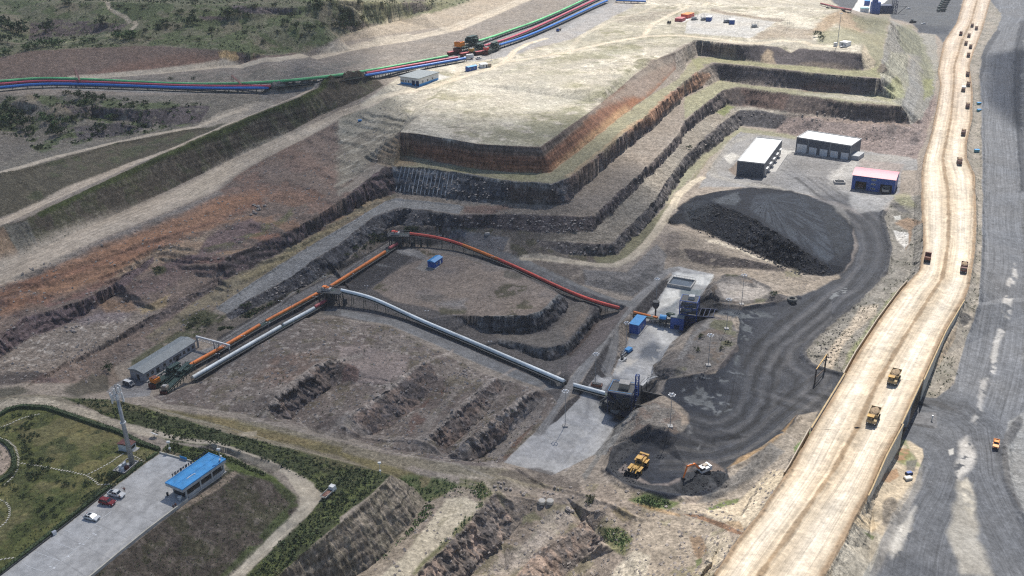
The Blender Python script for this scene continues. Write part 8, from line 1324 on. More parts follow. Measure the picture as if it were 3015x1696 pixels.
for i,(b,t,lab)in enumerate(((('E',763,390),('E',757,328),'thin lamp post under the start of the red conveyor'),(('E',1162,545),('E',1162,488),'thin lamp post halfway along the red conveyor'),(('E',1598,722),('E',1602,660),'thin lamp post near the lower end of the red conveyor'),(('E',207,775),('E',200,710),'thin lamp post at the start of the curved white conveyor'),(('E',662,962),('E',658,898),'thin lamp post above the middle of the curved white conveyor'),(('E',1137,1187),('E',1138,1128),'thin lamp post above the lower part of the curved white conveyor'),
(('E',189,527),('E',183,463),'thin lamp post between orange conveyor and rail track near the far tower'),(('M',275,890),('M',270,800),'thin lamp post just above the near tower'),(('M',670,822),('M',667,750),'thin lamp post on the pit side of the upper orange conveyor'),(('M',137,1165),('M',132,1075),'thin lamp post between the orange and white conveyors below the near tower'),(('D',2125,905),('D',2122,822),'thin lamp post beside the black rails of the lower orange conveyor'),(('D',2210,925),('D',2205,855),'second thin lamp post between the orange and white conveyors'),
(('D',2035,1055),('D',2020,985),'third thin lamp post between the orange and white conveyors'),(('D',1845,1145),('D',1838,1085),'fourth thin lamp post between the orange and white conveyors, near the pipe bridge'),(('N',1830,640),('N',1800,525),'lowest thin lamp post between the orange and white conveyors'))):
 bb_=G(*b);h=height_to(bb_,*t);r=thing('lamp_post',lab,'lamp post',bb_,0,'thin lamp posts along the pit conveyors');MB().cyl((0,0,-.4),(0,0,h),.11,.07,n=6).build('pole','steel',r);f=MB();f.bar((-.7,0,h),(.7,0,h),.08);f.build('arm','steel',r)
 for s in(-.65,.65):MB().box(s-.22,s+.22,-.12,.12,h-.05,h+.1).build('lamp_head','lamp',r)
for x0,x1,y0,y1,lab in((1790,1795,430,215,'left thin bare pole on the plateau edge'),(1817,1822,340,208,'right thin bare pole on the plateau edge')):mast(lab,('P',x0,y0-60 if y0>400 else y0),('P',x1,y1),'thin bare poles on the plateau',ring=False,foot=False,rad=.12,name='bare_pole',cat='pole')
# cell tower
b=G('R',455,985);h=height_to(b,'R',228,40);r=thing('cell_tower','tall grey tapered mobile phone mast rising above the lawn','phone mast',b);MB().cyl((0,0,-.3),(0,0,h*.93),.85,.42,n=16).build('shaft','steel',r,True);f=MB()
for z,R_ in((h*.86,1.5),(h*.93,1.6),(h*.995,1.2)):
 for k in range(14):a,c=6.2832*k/14,6.2832*(k+1)/14;f.bar((R_*math.cos(a),R_*math.sin(a),z),(R_*math.cos(c),R_*math.sin(c),z),.1)
 for k in range(4):a=1.5708*k;f.bar((0,0,z),(R_*math.cos(a),R_*math.sin(a),z),.09)
f.cyl((0,0,h*.92),(0,0,h*1.03),.12);f.build('antenna_rings','steel',r)
for k in range(14):a=2.4*k;z=h*(.84,.9,.97)[k%3];R_=(1.6,1.75,1.3)[k%3];MB().box(R_*math.cos(a)-.2,R_*math.cos(a)+.2,R_*math.sin(a)-.2,R_*math.sin(a)+.2,z-.7,z+1.0).build('antenna_panel','white',r)
for a in(.3,2.2):MB().cyl((1.2*math.cos(a),1.2*math.sin(a),h*.83),(1.75*math.cos(a),1.75*math.sin(a),h*.83),.5,.5).build('dish','white',r)
MB().cyl((0,0,h*.55),(0,0,h*.56),.9).build('clamp_ring','white',r)
S=Site('mast_enclosure','low walled enclosure with white cabinets at the foot of the phone mast','enclosure',('R',365,1103),('R',540,955),('R',238,1050));f=MB();t=.25
f.box(0,S.L,0,t,-.3,.5);f.box(0,S.L,S.W-t,S.W,-.3,.5);f.box(0,t,t,S.W-t,-.3,.5);f.box(S.L-t,S.L,t,S.W-t,-.3,.5);f.build('kerb','conc',S.root);MB().box(t,S.L-t,t,S.W-t,-.3,.1).build('gravel_bed','grey',S.root)
for u,v,w_,hh,m_ in((.25,.62,.5,1.5,'white'),(.42,.5,.45,1.7,'white'),(.34,.25,.6,1.1,'dred'),(.16,.35,.35,1.2,'white'),(.55,.65,.4,1.4,'steel')):x,y=S.X(S.L*u),S.W*v;MB().box(x-w_,x+w_,y-w_*.8,y+w_*.8,.1,.1+hh).build('cabinet',m_,S.root)
S=shed('guard_hut','small white framed hut with a dark red roof behind the phone mast',('R',440,838),('R',508,795),('R',303,805),2.5,.5,'white','dred',[.3,.7],[.4],flat=False)
# dish and camera poles
def cam_pole(label,base,top,kind):
 b=G(*base);h=height_to(b,*top);r=thing('camera_pole',label,'camera pole',b,0,'white camera poles round the lookout');MB().cyl((0,0,-.3),(0,0,h),.07,n=6).build('pole','white',r);f=MB();f.box(-.5,.5,-.3,.3,h-.1,h+.45);f.build('camera_housing','white',r);f=MB();f.box(-.3,.3,-.25,.25,h*.35,h*.35+.4);f.build('control_box','white',r)
 if kind:
  for k in range(4):MB().box(-.35+.5*(k%2),.05+.5*(k%2),-.3,.3,h*(.25+.15*k),h*(.25+.15*k)+.45).build('equipment_box','white',r)
cam_pole('white camera pole on the grass above the end of the lot',('R',918,835),('R',910,715),0);cam_pole('white pole crowded with instruments at the far corner of the blue roofed hall',('R',1555,1090),('R',1512,805),1);cam_pole('low white camera stand in front of the glass end of the hall',('R',1040,1430),('R',1032,1385),0);cam_pole('lone white camera pole on the nose of the green ridge',('H',308,690),('H',318,600),0)
r=thing('satellite_dish','white satellite dish tilted on the bank behind the lawn','satellite dish',G('R',725,655),.9);MB().cyl((0,0,-.2),(0,0,.9),.1).build('stand','steel',r);f=MB();Rg=[]
for q,z in((.05,0),(.5,.08),(.9,.25),(1.05,.36)):Rg.append([(q*math.cos(a)+z*.3,q*math.sin(a)*1.0,1.2+z*.8-q*math.cos(a)*.9)for a in np.linspace(0,6.2832,17)[:-1]])
f.rings(Rg,False);f.build('reflector','white',r,True)
r=thing('litter_bin','black bin standing on the lot near the glass end of the hall','bin',G('R',885,1362));MB().cyl((0,0,0),(0,0,.95),.3,.36).build('bin_body','black',r);MB().cyl((0,0,.95),(0,0,1.05),.38).build('lid','dsteel',r)
r=thing('information_board','low blue information panel at the upper wall of the lot','sign',G('R',1080,925),yaw(G('R',1045,905),G('R',1115,930)));MB().box(-1.4,1.4,-.06,.06,.3,1.1).build('panel','lblue',r)
for s in(-1,1):MB().box(s*1.2-.06,s*1.2+.06,-.05,.05,-.2,.3).build('leg','steel',r)
r=thing('white_cabinet','white cabinet at the hedge side of the lower lot','cabinet',G('G',412,1135),.9);MB().box(-.5,.5,-.35,.35,0,.95).build('cabinet_body','white',r);MB().box(-.55,.55,-.4,.4,.95,1.05).build('lid','chrome',r)
# people (skinned figures)
def skin(name,J,E,mat,parent,root=0):
 me=bpy.data.meshes.new(name);me.from_pydata([j[:3]for j in J],E,[]);o=bpy.data.objects.new(name,me);COL.objects.link(o);o.parent=parent;me.materials.append(M[mat]);md=o.modifiers.new('skin','SKIN');sv=me.skin_vertices[0].data if me.skin_vertices else None
 if sv is None:bpy.context.view_layer.objects.active=o;bpy.ops.mesh.customdata_skin_add();sv=me.skin_vertices[0].data
 for k,j in enumerate(J):sv[k].radius=(j[3],j[3]*(j[4]if len(j)>4 else 1));sv[k].use_root=(k==root)
 o.modifiers.new('smooth','SUBSURF').levels=1;o.modifiers[-1].render_levels=1
 for p in me.polygons:p.use_smooth=True
 return o
def person(label,p,rz,top,legs_,arms=0,sit=0):
 r=thing('person',label,'person',p,rz);w=arms
 hands=[(.32,.30+.3*w,.95+.75*w),(.32-.2*w,-.30-.15*w,.95)];el=[(.05,.30+.12*w,1.15+.15*w),(.03,-.30,1.15)]
 fz=[(.12,.12,.05),(-.12,-.12,.05)];kn=[(.10,.11,.50),(-.02,-.11,.50)]
 J=[(0,0,.95,.13,1.2),(0,0,1.2,.13,1.3),(0,0,1.42,.12,1.5),(0,0,1.54,.055),(.02,0,1.63,.09),(.02,0,1.74,.085),(0,.19,1.42,.06),(*el[0],.045),(*hands[0],.032),(0,-.19,1.42,.06),(*el[1],.045),(*hands[1],.032),(0,.1,.88,.09),(*kn[0],.065),(*fz[0],.045),(fz[0][0]+.16,fz[0][1],.03,.04),(0,-.1,.88,.09),(*kn[1],.065),(*fz[1],.045),(fz[1][0]+.16,fz[1][1],.03,.04)]
 E=[(0,1),(1,2),(2,3),(3,4),(4,5),(2,6),(6,7),(7,8),(2,9),(9,10),(10,11),(0,12),(12,13),(13,14),(14,15),(0,16),(16,17),(17,18),(18,19)]
 for hx,sg in((hands[0],1),(hands[1],-1)):
  b0=8 if sg>0 else 11
  for k in range(5):J.append((hx[0]+(.05+.012*(2-abs(k-2))if k<4 else .02),hx[1]+(k-1.5)*.016 if k<4 else hx[1]-sg*.045,hx[2]-.06+.01*abs(k-2),.009));E.append((b0,len(J)-1))
 body=skin('body',J,E,'skin',r);s=skin('jacket',[(0,0,.93,.155,1.2),(0,0,1.2,.155,1.3),(0,0,1.44,.14,1.5),(0,.2,1.43,.078),(*el[0],.062),tuple(np.array(el[0])*.2+np.array(hands[0])*.8)+(.05,),(0,-.2,1.43,.078),(*el[1],.062),tuple(np.array(el[1])*.2+np.array(hands[1])*.8)+(.05,)],[(0,1),(1,2),(2,3),(3,4),(4,5),(2,6),(6,7),(7,8)],top,r)
 skin('trousers',[(0,0,.95,.15,1.15),(0,.1,.86,.105),(*kn[0],.085),(fz[0][0],fz[0][1],.12,.07),(0,-.1,.86,.105),(*kn[1],.085),(fz[1][0],fz[1][1],.12,.07)],[(0,1),(1,2),(2,3),(0,4),(4,5),(5,6)],legs_,r);MB().blob(.0,0,1.76,.10,.095,.09,2,n=12,m=6,rough=.02,flat=True).build('hair','black',r,True);f=MB()
 for y in(-.035,.035):f.blob(.105,y,1.69,.012,.014,.01,1,n=6,m=4,rough=0)
 f.blob(.115,0,1.66,.02,.012,.02,1,n=6,m=4,rough=0);f.bar((.105,-.03,1.615),(.105,.03,1.615),.012);f.build('face_features','dred',r)
 for y in(-.088,.088):MB().blob(.02,y,1.68,.02,.012,.03,1,n=6,m=4,rough=0).build('ear','skin',r)
 return r
person('person in a red jacket and dark trousers waving beyond the bonnet of the white pickup',gp(T2,1320,295),2.2,'red','cloth',1);person('person in a red jacket stepping beside the front wheel of the white pickup',gp(T2,1170,505),.4,'red','cloth',0)
P3=lambda x,y:(480+x/18.1,1440+y/18.1)
person('person in dark clothes leaning at the parapet, nearest the camera of the pair',gp(P3,580,1085),-.9,'cloth','cloth',0);person('person in a maroon jacket at the parapet beside the one in dark clothes',gp(P3,690,985),-.9,'dred','cloth',0)
# tyre, height barrier, bins, containers
p=G('F',812,825);r=thing('giant_tyre','giant discarded truck tyre lying at the edge of the coal road','tyre',p);f=MB();Rg=[]
for k in range(20):
 a=6.2832*k/20;Rg.append([(math.cos(a)*(1.75+.65*math.cos(t)*1.0),math.sin(a)*(1.75+.65*math.cos(t)),.8+.8*math.sin(t))for t in np.linspace(0,6.2832,9)[:-1]])
Rg.append(Rg[0]);f.rings(Rg,False);f.build('tyre_body',pm('worn_rubber',(.10,.10,.095),.9),r,True);MB().cyl((0,0,.1),(0,0,.35),1.2).build('soil_fill','soil',r)
a,b=G('F',983,1449),G('F',1058,1350);o=a;h=height_to(a,'F',1000,1340);h2=height_to(b,'F',1066,1228);r=thing('height_barrier','rusty timber height barrier spanning the coal road before the bridge','height barrier',a);d=b-a
for e,hh in((Vector((0,0,0)),h),(d,h2)):MB().bar(e+Vector((0,0,-.5)),e+Vector((0,0,hh)),.45).build('post','wood',r)
f=MB();f.bar((0,0,h),d+Vector((0,0,h2)),.28);f.build('beam','yellow',r);f=MB();f.bar((0,0,h*.42),d+Vector((0,0,h2*.1)),.2);f.build('brace','wood',r)
bn=thing('teal_bin','upper of the two teal bins beside the coal highway','bin',G('C',2223,790),.1,'teal bins between haul road and coal highway');f=MB();f.box(-1.4,1.4,-1,1,0,1.6);f.build('bin_body','teal',bn);MB().box(-1.5,1.5,-1.1,1.1,1.6,1.8).build('lid','lblue',bn);copy_tree(bn,G('C',2224,842),.15,'lower of the two teal bins beside the coal highway');copy_tree(bn,G('C',2207,1148),.0,'single teal bin farther down beside the coal highway')
def container(label,cat,fl_,frt,back,h,mat,lid,grp=None):
 S=Site('steel_container',label,cat,fl_,frt,back,group=grp);f=MB();f.box(0,S.L,0,S.W,-.2,h);f.build('container_body',mat,S.root);f=MB()
 n=max(4,int(S.L/1.2))
 for k in range(n+1):x=S.L*k/n;f.box(x-.06,x+.06,-.06,-.001,0,h)
 f.build('ribs',mat,S.root);MB().box(-.06,S.L+.06,-.06,S.W+.06,h,h+.14).build('roof',lid,S.root);return S
container('bright red container on the white slab, the rear one of two','container',('P',448,228),('P',535,236),('P',470,195),3.4,'redc','orangep','red containers on the plateau slab');container('faded red container on the white slab, the front one of two','container',('P',372,272),('P',462,278),('P',388,248),2.8,'pinkc','pinkc','red containers on the plateau slab')
container('blue transformer container in the left group on the grey yard','container',('P',765,270),('P',828,272),('P',762,248),3.6,'blue','wroof','blue containers on the grey yard');container('blue transformer container in the middle of the grey yard','container',('P',1062,308),('P',1128,308),('P',1058,285),3.6,'blue','wroof','blue containers on the grey yard')
def skid(label,q):
 r=thing('switch_skid',label,'electrical skid',G(*q),.1,'electrical skids on the grey yard');MB().box(-3,3,-1.5,1.5,.1,.6).build('skid_base','dsteel',r);MB().box(-2.4,1.6,-1.2,1.2,.6,2.6).build('switch_cabinet','grey',r);f=MB()
 for x in(-2.8,0,2.8):f.bar((x,-1.3,.6),(x,-1.3,5.4),.14);f.bar((x,1.3,.6),(x,1.3,4.6),.14)
 f.bar((-2.8,-1.3,5.2),(2.8,-1.3,5.2),.12);f.build('bus_frame','steel',r);return r
skid('grey electrical skid nearest the red containers',('P',622,252));skid('grey electrical skid behind the left blue container',('P',742,255));skid('grey electrical skid behind the middle blue container',('P',1030,285));skid('pale electrical skid at the right end of the grey yard',('P',1382,345))
r=thing('cable_drum','dark cable drum lying by the slab of the red containers','cable drum',G('P',300,303),.8);MB().cyl((0,-1,1.4),(0,1,1.4),.9).build('cable','black',r)
for s in(-1.1,1.1):MB().cyl((0,s-.1,1.4),(0,s+.1,1.4),1.45,n=16).build('flange','dsteel',r)
S=Site('site_trailer','white site trailer on the bench edge under the tall lamp mast','trailer',('P',2448,590),('P',2540,597),('P',2450,565));MB().box(0,S.L,0,max(S.W,3),.4,3.6).build('trailer_body','white',S.root);windows(S,[S.L*.4],1.6,2.7,1.2,'steel');MB().box(-.1,S.L+.1,-.1,max(S.W,3)+.1,3.6,3.75).build('roof','wroof',S.root);MB().box(.3,S.L-.3,.3,2.6,-.3,.4).build('wheel_base','dsteel',S.root)
r=thing('equipment_cabinet','white cabinet to the left of the white site trailer','cabinet',G('P',2402,585));MB().box(-1.3,1.3,-1,1,0,2.8).build('cabinet_body','white',r);MB().box(-1.4,1.4,-1.1,1.1,2.8,2.95).build('lid','wroof',r)
r=thing('blue_barrel','small blue barrel lying alone on the rough left slope','barrel',G('B',153,918),.4);f=MB();f.cyl((-1.1,0,.7),(1.1,0,.7),.7,n=14);f.build('drum','lblue',r);f=MB();f.cyl((-.4,0,.7),(-.3,0,.7),.74,n=14);f.cyl((.3,0,.7),(.4,0,.7),.74,n=14);f.build('hoops','blue',r)
r=thing('blue_skip','small dark blue box beside the brown pool below the haul road','box',G('I',1692,682),.3);MB().box(-1.1,1.1,-.7,.7,0,.8,.1).build('box_body','dkblue',r);MB().box(-.9,.9,-.5,.5,.81,.9).build('lid','blue',r);r=thing('white_crate','pale crate next to the dark blue box by the brown pool','crate',G('I',1685,718),.2);MB().box(-1.2,1.2,-.8,.8,0,.7).build('crate_body','wood2',r);MB().box(-1.0,1.0,-.6,.6,.71,.8).build('lid','white',r)
r=thing('valve_post','pair of small white posts on the black slab right of the bridge','post',G('I',1865,275));MB().cyl((0,0,-.2),(0,0,1.6),.15).build('post','white',r);MB().box(-.3,.3,-.3,.3,1.6,2.0).build('head','white',r)
r=thing('station_tag','small concrete block standing on the far gravel slope','block',G('E',1115,322),.3);MB().box(-1.3,1.3,-.8,.8,-.2,1.0,.1).build('block_body','conc',r)
# drainage ribs on the shaded rock face
rib=[]
for k in range(14):
 x0=468+30*k;y0=1272+4.2*k;x1=425+31*k;y1=1449+2+3.3*k;P=[hit_h('B',x0+(x1-x0)*t,y0+(y1-y0)*t,.1)for t in np.linspace(0,1,9)];f=MB();o=P[0];sweep(f,P,[(-.22,-1),(.22,-1),(.22,1.1),(-.22,1.1)],o=o)
 q=f.build('slope_rib','grey',None);q.location=o;tag(q,'pale concrete rib running down the dark shored rock face, one of the even row','slope rib','slope ribs on the shored face')

# ------------------------------------------------------------------ plants and stones
def leaf_mat(name,c):
 m=pm(name,c,.8,var=.45,sc=.9);return m
LM=[leaf_mat('leaves_dark',(.045,.068,.026)),leaf_mat('leaves_mid',(.065,.09,.034)),leaf_mat('leaves_olive',(.09,.10,.045)),leaf_mat('leaves_fresh',(.075,.125,.04))]
RS=np.random.RandomState(5)
def leaves(c,r,n,sz):
 """n leaf faces of size sz through an uneven volume of centres c and radii r"""
 k=RS.randint(0,len(c),n);d=RS.randn(n,3);d/=np.linalg.norm(d,axis=1)[:,None];p=c[k]+d*(r[k]*(RS.rand(n)**.4))[:,None]*np.array([1,1,.85]);a=RS.randn(n,3);a/=np.linalg.norm(a,axis=1)[:,None];b=np.cross(a,RS.randn(n,3));b/=np.linalg.norm(b,axis=1)[:,None];s=(sz*(.6+.8*RS.rand(n)))[:,None]
 return np.stack([p-a*s,p+b*s*.7,p+a*s,p-b*s*.7],1).reshape(-1,3)
def leafmesh(name,V,mat):me=mesh_np(name,V,np.arange(len(V)).reshape(-1,4));me.materials.append(mat);return me
def make_tree(name,label,h,w,mat,seed,grp,trunk=True,n=260,sz=.42):
 r=thing(name,label,'tree' if trunk else 'shrub',group=grp);rs=np.random.RandomState(seed);m=9;c=np.column_stack([rs.randn(m)*w*.26,rs.randn(m)*w*.26,h*(.35+.5*rs.rand(m))if trunk else h*(.2+.45*rs.rand(m))]);rr=w*(.16+.16*rs.rand(m));V=leaves(c,rr,n,sz);V[:,2]=np.maximum(V[:,2],.05);o=bpy.data.objects.new('crown',leafmesh('crown',V,mat));COL.objects.link(o);o.parent=r
 f=MB();f.cyl((0,0,-.4),(0,0,h*.45),.03*h,.018*h,n=6)
 for k in range(4):f.cyl((0,0,h*(.15+.07*k)),tuple(c[k]),.014*h,.006*h,n=5)
 f.build('trunk','bark',r);return r
GT='trees and bushes on the green hills'
protos=[make_tree('bush_tree','-',5.0,6.5,LM[0],1,GT),make_tree('bush_tree','-',6.5,6.0,LM[1],2,GT),make_tree('bush_tree','-',3.2,5.2,LM[2],3,GT,True,170),make_tree('bush_tree','-',4.0,7.5,LM[3],4,GT,True,230)]
KL=['dark rounded bushy tree on the far green hills','taller mid green tree on the far green hills','low olive bush on the far green hills','wide fresh green bush on the far green hills']
used=[0]*4
def put_tree(k,p,s,grp=GT,lab=None):
 lab=lab or KL[k];g=grp+': '+lab
 if not used[k]and grp==GT:used[k]=1;o=protos[k];o.location=p;o.rotation_euler=(0,0,RS.rand()*6);o.scale=(s,)*3;o['label']=lab;o['group']=g
 else:copy_tree(protos[k],p,RS.rand()*6,lab,g,s)
for x,y,k,s in((760,190,1,1.5),(1360,105,0,.8),(1458,115,0,.9),(1562,105,0,.7),(1745,125,1,1.5),(1720,130,0,1.2),(1810,115,1,1.2),(1880,135,1,.9),(1490,185,1,1.2),(1420,190,0,1.3),(2160,195,0,1.1),(2240,215,1,1.1),(2345,240,0,1.3),(2200,130,2,1.2),(1600,245,2,1.3),(2380,45,0,1.5),(2420,70,0,1.3),(2500,20,1,1.1),(130,250,0,2.0),(90,230,1,1.6),(170,270,0,1.5),(15,190,0,1.5),(350,240,0,1.5),(360,200,1,1.2),(490,45,1,.9),(520,40,2,1.0),(1000,290,3,1.6),(950,300,3,1.5),(880,290,3,1.3),(700,320,2,1.2),(640,330,3,1.2),(330,350,3,1.6),(400,355,3,1.4),(260,365,3,1.4),(200,380,3,1.2),(50,410,3,1.2),(450,340,3,1.2),(60,330,0,1.4),(1240,200,0,1.2),(1200,215,2,1.3),(1270,210,2,1.2),(1340,215,2,1.0),(1100,240,2,.9),(890,250,2,1),(900,60,2,.9),(960,80,2,.9),(1080,60,2,.9),(1680,15,0,1.5),(1920,60,2,1.0),(1470,20,2,.9),(2070,50,2,.9),(1990,330,2,1.0),(1500,310,2,.8),(1960,210,2,.7),(2280,280,2,.9),(2440,200,2,1.0),(2530,200,2,1.2),(560,300,2,.9),(760,350,2,.8),(1120,300,2,.8),(1850,250,2,.8),(2100,250,2,.8)):put_tree(k,G('A',x,y),s*.95)
for x,y,k,s in((30,180,1,1.6),(80,150,0,1.3),(130,200,2,1.3),(170,150,2,1.2),(60,100,2,1.3),(10,90,2,1.3),(220,80,2,1.1),(320,40,2,1.0),(150,30,2,1.1),(40,220,0,1.2),(250,140,2,1.0),(400,20,2,1.0),(700,20,2,.8)):put_tree(k,G('B',x,y),s)
GL_='bushes in the gully'
for x,y,k,s in((600,740,1,1.3),(660,755,0,1.3),(720,765,0,1.2),(780,760,1,1.1),(640,790,3,1.1),(150,905,0,1.8),(130,950,0,1.7),(180,960,1,1.5),(30,880,0,1.8),(60,920,3,1.5),(440,1030,0,1.5),(460,1010,0,1.1),(775,1000,0,1.4),(350,920,3,1.3),(420,950,3,1.1),(500,930,3,1.2),(840,900,3,1.0),(320,880,3,1.0),(550,900,2,1.1),(650,880,2,1.0),(870,890,2,1.0),(1100,780,2,.9),(1000,800,2,1.0),(210,1010,0,1.1),(1460,600,2,.7),(1290,600,2,.7),(290,1130,2,.9),(500,710,2,1.0)):put_tree(k,G('A',x,y),s*.8,GL_,('dark bush in the gully below the far conveyors','taller mid green bush in the gully below the far conveyors','low olive bush in the gully below the far conveyors','fresh green bush in the gully below the far conveyors')[k])
PB='bushes on the pit floor edges'
for t,x,y,k,s in(('D',1860,880,0,.9),('D',1480,990,0,.9),('D',1560,1000,0,.8),('D',1430,1020,2,.8),('D',825,1350,0,1.0),('D',2100,830,2,.6),('E',250,345,0,.8),('E',130,440,0,.7),('E',60,480,2,.7),('E',320,330,2,.7),('D',2250,760,2,.6),('C',35,1125,0,.8),('C',1010,280,0,1.6),('C',1040,300,0,1.2),('H',1890,870,2,.8),('H',1880,900,2,.7),('F',665,790,0,.7),('F',690,770,2,.6),('F',125,1100,2,.8),('F',100,1200,2,.7),('F',330,1150,2,.8),('F',280,1190,2,.7),('D',1180,600,0,.8),('D',1210,590,2,.8)):put_tree(k,G(t,x,y),s*.62,PB,('dark bush standing alone on the edge of the pit benches','x','scrubby olive bush on the edge of the pit benches','x')[k])
# garden shrubs on the lookout lawn
gs=[make_tree('garden_shrub','-',1.3,1.9,LM[0],21,'garden shrubs on the lookout lawn',False,120,.16),make_tree('garden_shrub','-',1.0,1.6,LM[1],22,'garden shrubs on the lookout lawn',False,100,.15)];first=[0,0]
for i,(x,y)in enumerate(((105,250),(150,240),(240,255),(200,300),(170,330),(210,345),(240,310),(120,350),(160,400),(210,410),(250,390),(290,395),(180,440),(230,430),(60,340),(20,340),(190,480),(215,500),(180,520),(230,530),(200,560),(250,580),(310,570),(360,575),(390,580),(290,600),(240,610),(130,640),(80,650),(50,700),(100,690),(210,680),(250,690),(300,680),(230,720),(280,715),(740,700),(780,690),(820,700),(760,730),(850,720),(800,745),(850,690),(320,640),(360,650),(440,740),(500,760),(560,770),(650,760),(300,960),(340,1000),(400,950),(460,900),(380,880),(180,850),(120,800),(60,760),(20,770),(420,1000),(330,930))):
 k=i%2;p=G('G',x,y);lab=('dark rounded garden shrub on the lookout lawn','smaller mid green garden shrub on the lookout lawn')[k];g='garden shrubs: '+lab
 if not first[k]:first[k]=1;gs[k].location=p;gs[k]['label']=lab;gs[k]['group']=g
 else:copy_tree(gs[k],p,i*1.3,lab,g,.8+.5*RS.rand())
def hedge(label,pts,w_,h_,dens,mat):
 P=along([G('G',*q)for q in pts],.5);o=P[0];r=thing('hedge',label,'hedge',o);c=np.array([[p.x-o.x,p.y-o.y,GZf(p.x,p.y)-o.z]for p in P]);n=int(len(P)*dens);k=RS.randint(0,len(P),n);cc=c[k]+np.column_stack([RS.randn(n)*w_*.3,RS.randn(n)*w_*.3,RS.rand(n)*h_*.8+.1]);V=leaves(cc,np.full(n,.15),n*2,.17);q=bpy.data.objects.new('foliage',leafmesh('foliage',V,mat));COL.objects.link(q);q.parent=r
 f=MB()
 sweep(f,[Vector((x,y,z))for x,y,z in c[::4]],[(-w_*.4,-.3),(w_*.4,-.3),(w_*.38,h_*.7),(-w_*.38,h_*.7)]);f.build('inner_growth',mat,r)
hedge('long trimmed hedge curving round the far side of the lookout lawn',[(-60,270),(0,245),(60,205),(150,180),(350,185),(560,255),(760,325),(900,370),(1100,470),(1200,505)],1.7,1.5,14,LM[0]);hedge('straight hedge between the lawn and the parking lot, lower part',[(-60,1480),(60,1388),(300,1200),(560,990),(760,830),(868,755)],1.3,1.1,12,LM[0]);hedge('straight hedge between the phone mast enclosure and the parking lot',[(885,742),(950,700),(1020,640),(1095,590)],1.2,1.0,12,LM[0]);hedge('short hedge at the upper corner of the lawn',[(1110,575),(1160,545),(1205,512)],1.1,1.0,12,LM[1]);hedge('ring hedge round the bare circle at the left edge of the lawn',[(-40,425),(20,435),(75,480),(108,550),(112,620),(80,680),(20,730),(-40,755)],1.3,1.1,13,LM[0])
def scatter(name,polys,n,sz,mat,per=7,th=None,up=.5):
 out=[];tot=0
 for poly in polys:
  P=np.array(sps(*poly));lo,hi=P.min(0),P.max(0);lo=np.maximum(lo,(-80,-50));hi=np.minimum(hi,(3090,1780));s_=np.nonzero((PX>lo[0])&(PX<hi[0])&(PY>lo[1])&(PY<hi[1]))[0]
  s_=s_[pdist(P,PX[s_],PY[s_])<-2]
  if th is not None:s_=s_[(n4[s_]+.5*n15[s_])>th]
  if not len(s_):continue
  k=RS.choice(s_,n);out.append(np.column_stack([X2[k]+RS.randn(n)*.4,Y2[k]+RS.randn(n)*.4,Z2[k]]))
 c=np.concatenate(out);m=len(c);size=sz*(.5+RS.rand(m));cc=np.repeat(c,per,0);ss=np.repeat(size,per);cc[:,2]+=ss*up;V=leaves(cc,ss*.8,len(cc)*1,sz*.45)
 o=bpy.data.objects.new(name,leafmesh(name,V,mat));COL.objects.link(o);o['kind']='stuff';return o
ridge_=('G',(480,110),(900,135),(1700,365),(2550,595),'H',(0,600),(200,645),(370,690),(225,835),(0,990),'G',(2540,1040),(2350,1200),(2150,1390),(1980,1560),(1850,1480),(1890,1430),(2180,1140),(2380,960),(2450,850),(2360,755),(2000,580),(1700,470),(1300,425),(1000,300),(760,230));band=('G',(1215,515),(1290,445),(1650,515),(2050,705),(2200,830),(2250,860),(2230,830),(2100,745),(1740,600),(1600,570),(1450,580))
scatter('scrub',[ridge_],1000,.6,LM[0],7);scatter('scrub',[ridge_,band],800,.5,LM[1],7,-.1);scatter('ground_cover',[hills],1100,1.0,LM[2],6,-.1);scatter('ground_cover',[hills,gl],420,1.3,LM[1],7,.1)
scatter('weeds',[sl,emb],1300,.3,LM[1],4);scatter('weeds',[('H',(120,1460),(400,1235),(560,1040),(650,890),(740,850),(700,980),(540,1130),(350,1300)),('H',(900,720),(1080,745),(1150,830),(980,1020),(560,1430),(830,1140),(1060,880)),('H',(2200,880),(2300,850),(2540,900),(2400,940)),('H',(1985,1085),(2150,1105),(2200,1170),(2140,1260),(2000,1160)),('H',(420,720),(760,710),(1120,840),(960,820),(660,890))],160,.5,LM[3],6,-.2)
scatter('weeds',[lawn],1300,.3,LM[1],5,.1);scatter('weeds',[('D',(1740,967),(2300,722),(2565,560),'E',(250,345),(450,256),(1100,275),(600,300),(420,320),(0,585),'D',(2100,825),(1640,1100),(1480,1040))],500,.6,LM[0],6,.0);scatter('weeds',[qs,vg,mid],260,.45,LM[2],5,.1)
# stepping stones
st=MB();cnt=0
for pts in(((-40,350),(80,300),(180,255),(290,230)),((0,410),(60,430),(115,480),(140,560),(135,640),(100,700),(30,765)),((165,600),(300,620),(450,650),(560,670),(650,690),(710,730),(745,762),(870,758)),((670,680),(760,635),(840,590),(925,530)),((1005,545),(1045,565),(1085,585)),((0,875),(45,895),(75,940),(70,1000),(40,1050),(0,1080)),((-20,1330),(50,1318),(125,1312))):
 for p in along([G('G',*q)for q in pts],.95):z=GZf(p.x,p.y)+.1;a=RS.rand()*.4+.6;c_,s_2=math.cos(a),math.sin(a);st.add([(p.x+c_*u-s_2*v,p.y+s_2*u+c_*v,z+k)for k in(-.25,.0)for u,v in((-.33,-.2),(.33,-.2),(.33,.2),(-.33,.2))],[(4,5,6,7),(0,1,5,4),(1,2,6,5),(2,3,7,6),(3,0,4,7)])
o=st.build('stone_path','wood2');o['kind']='structure'
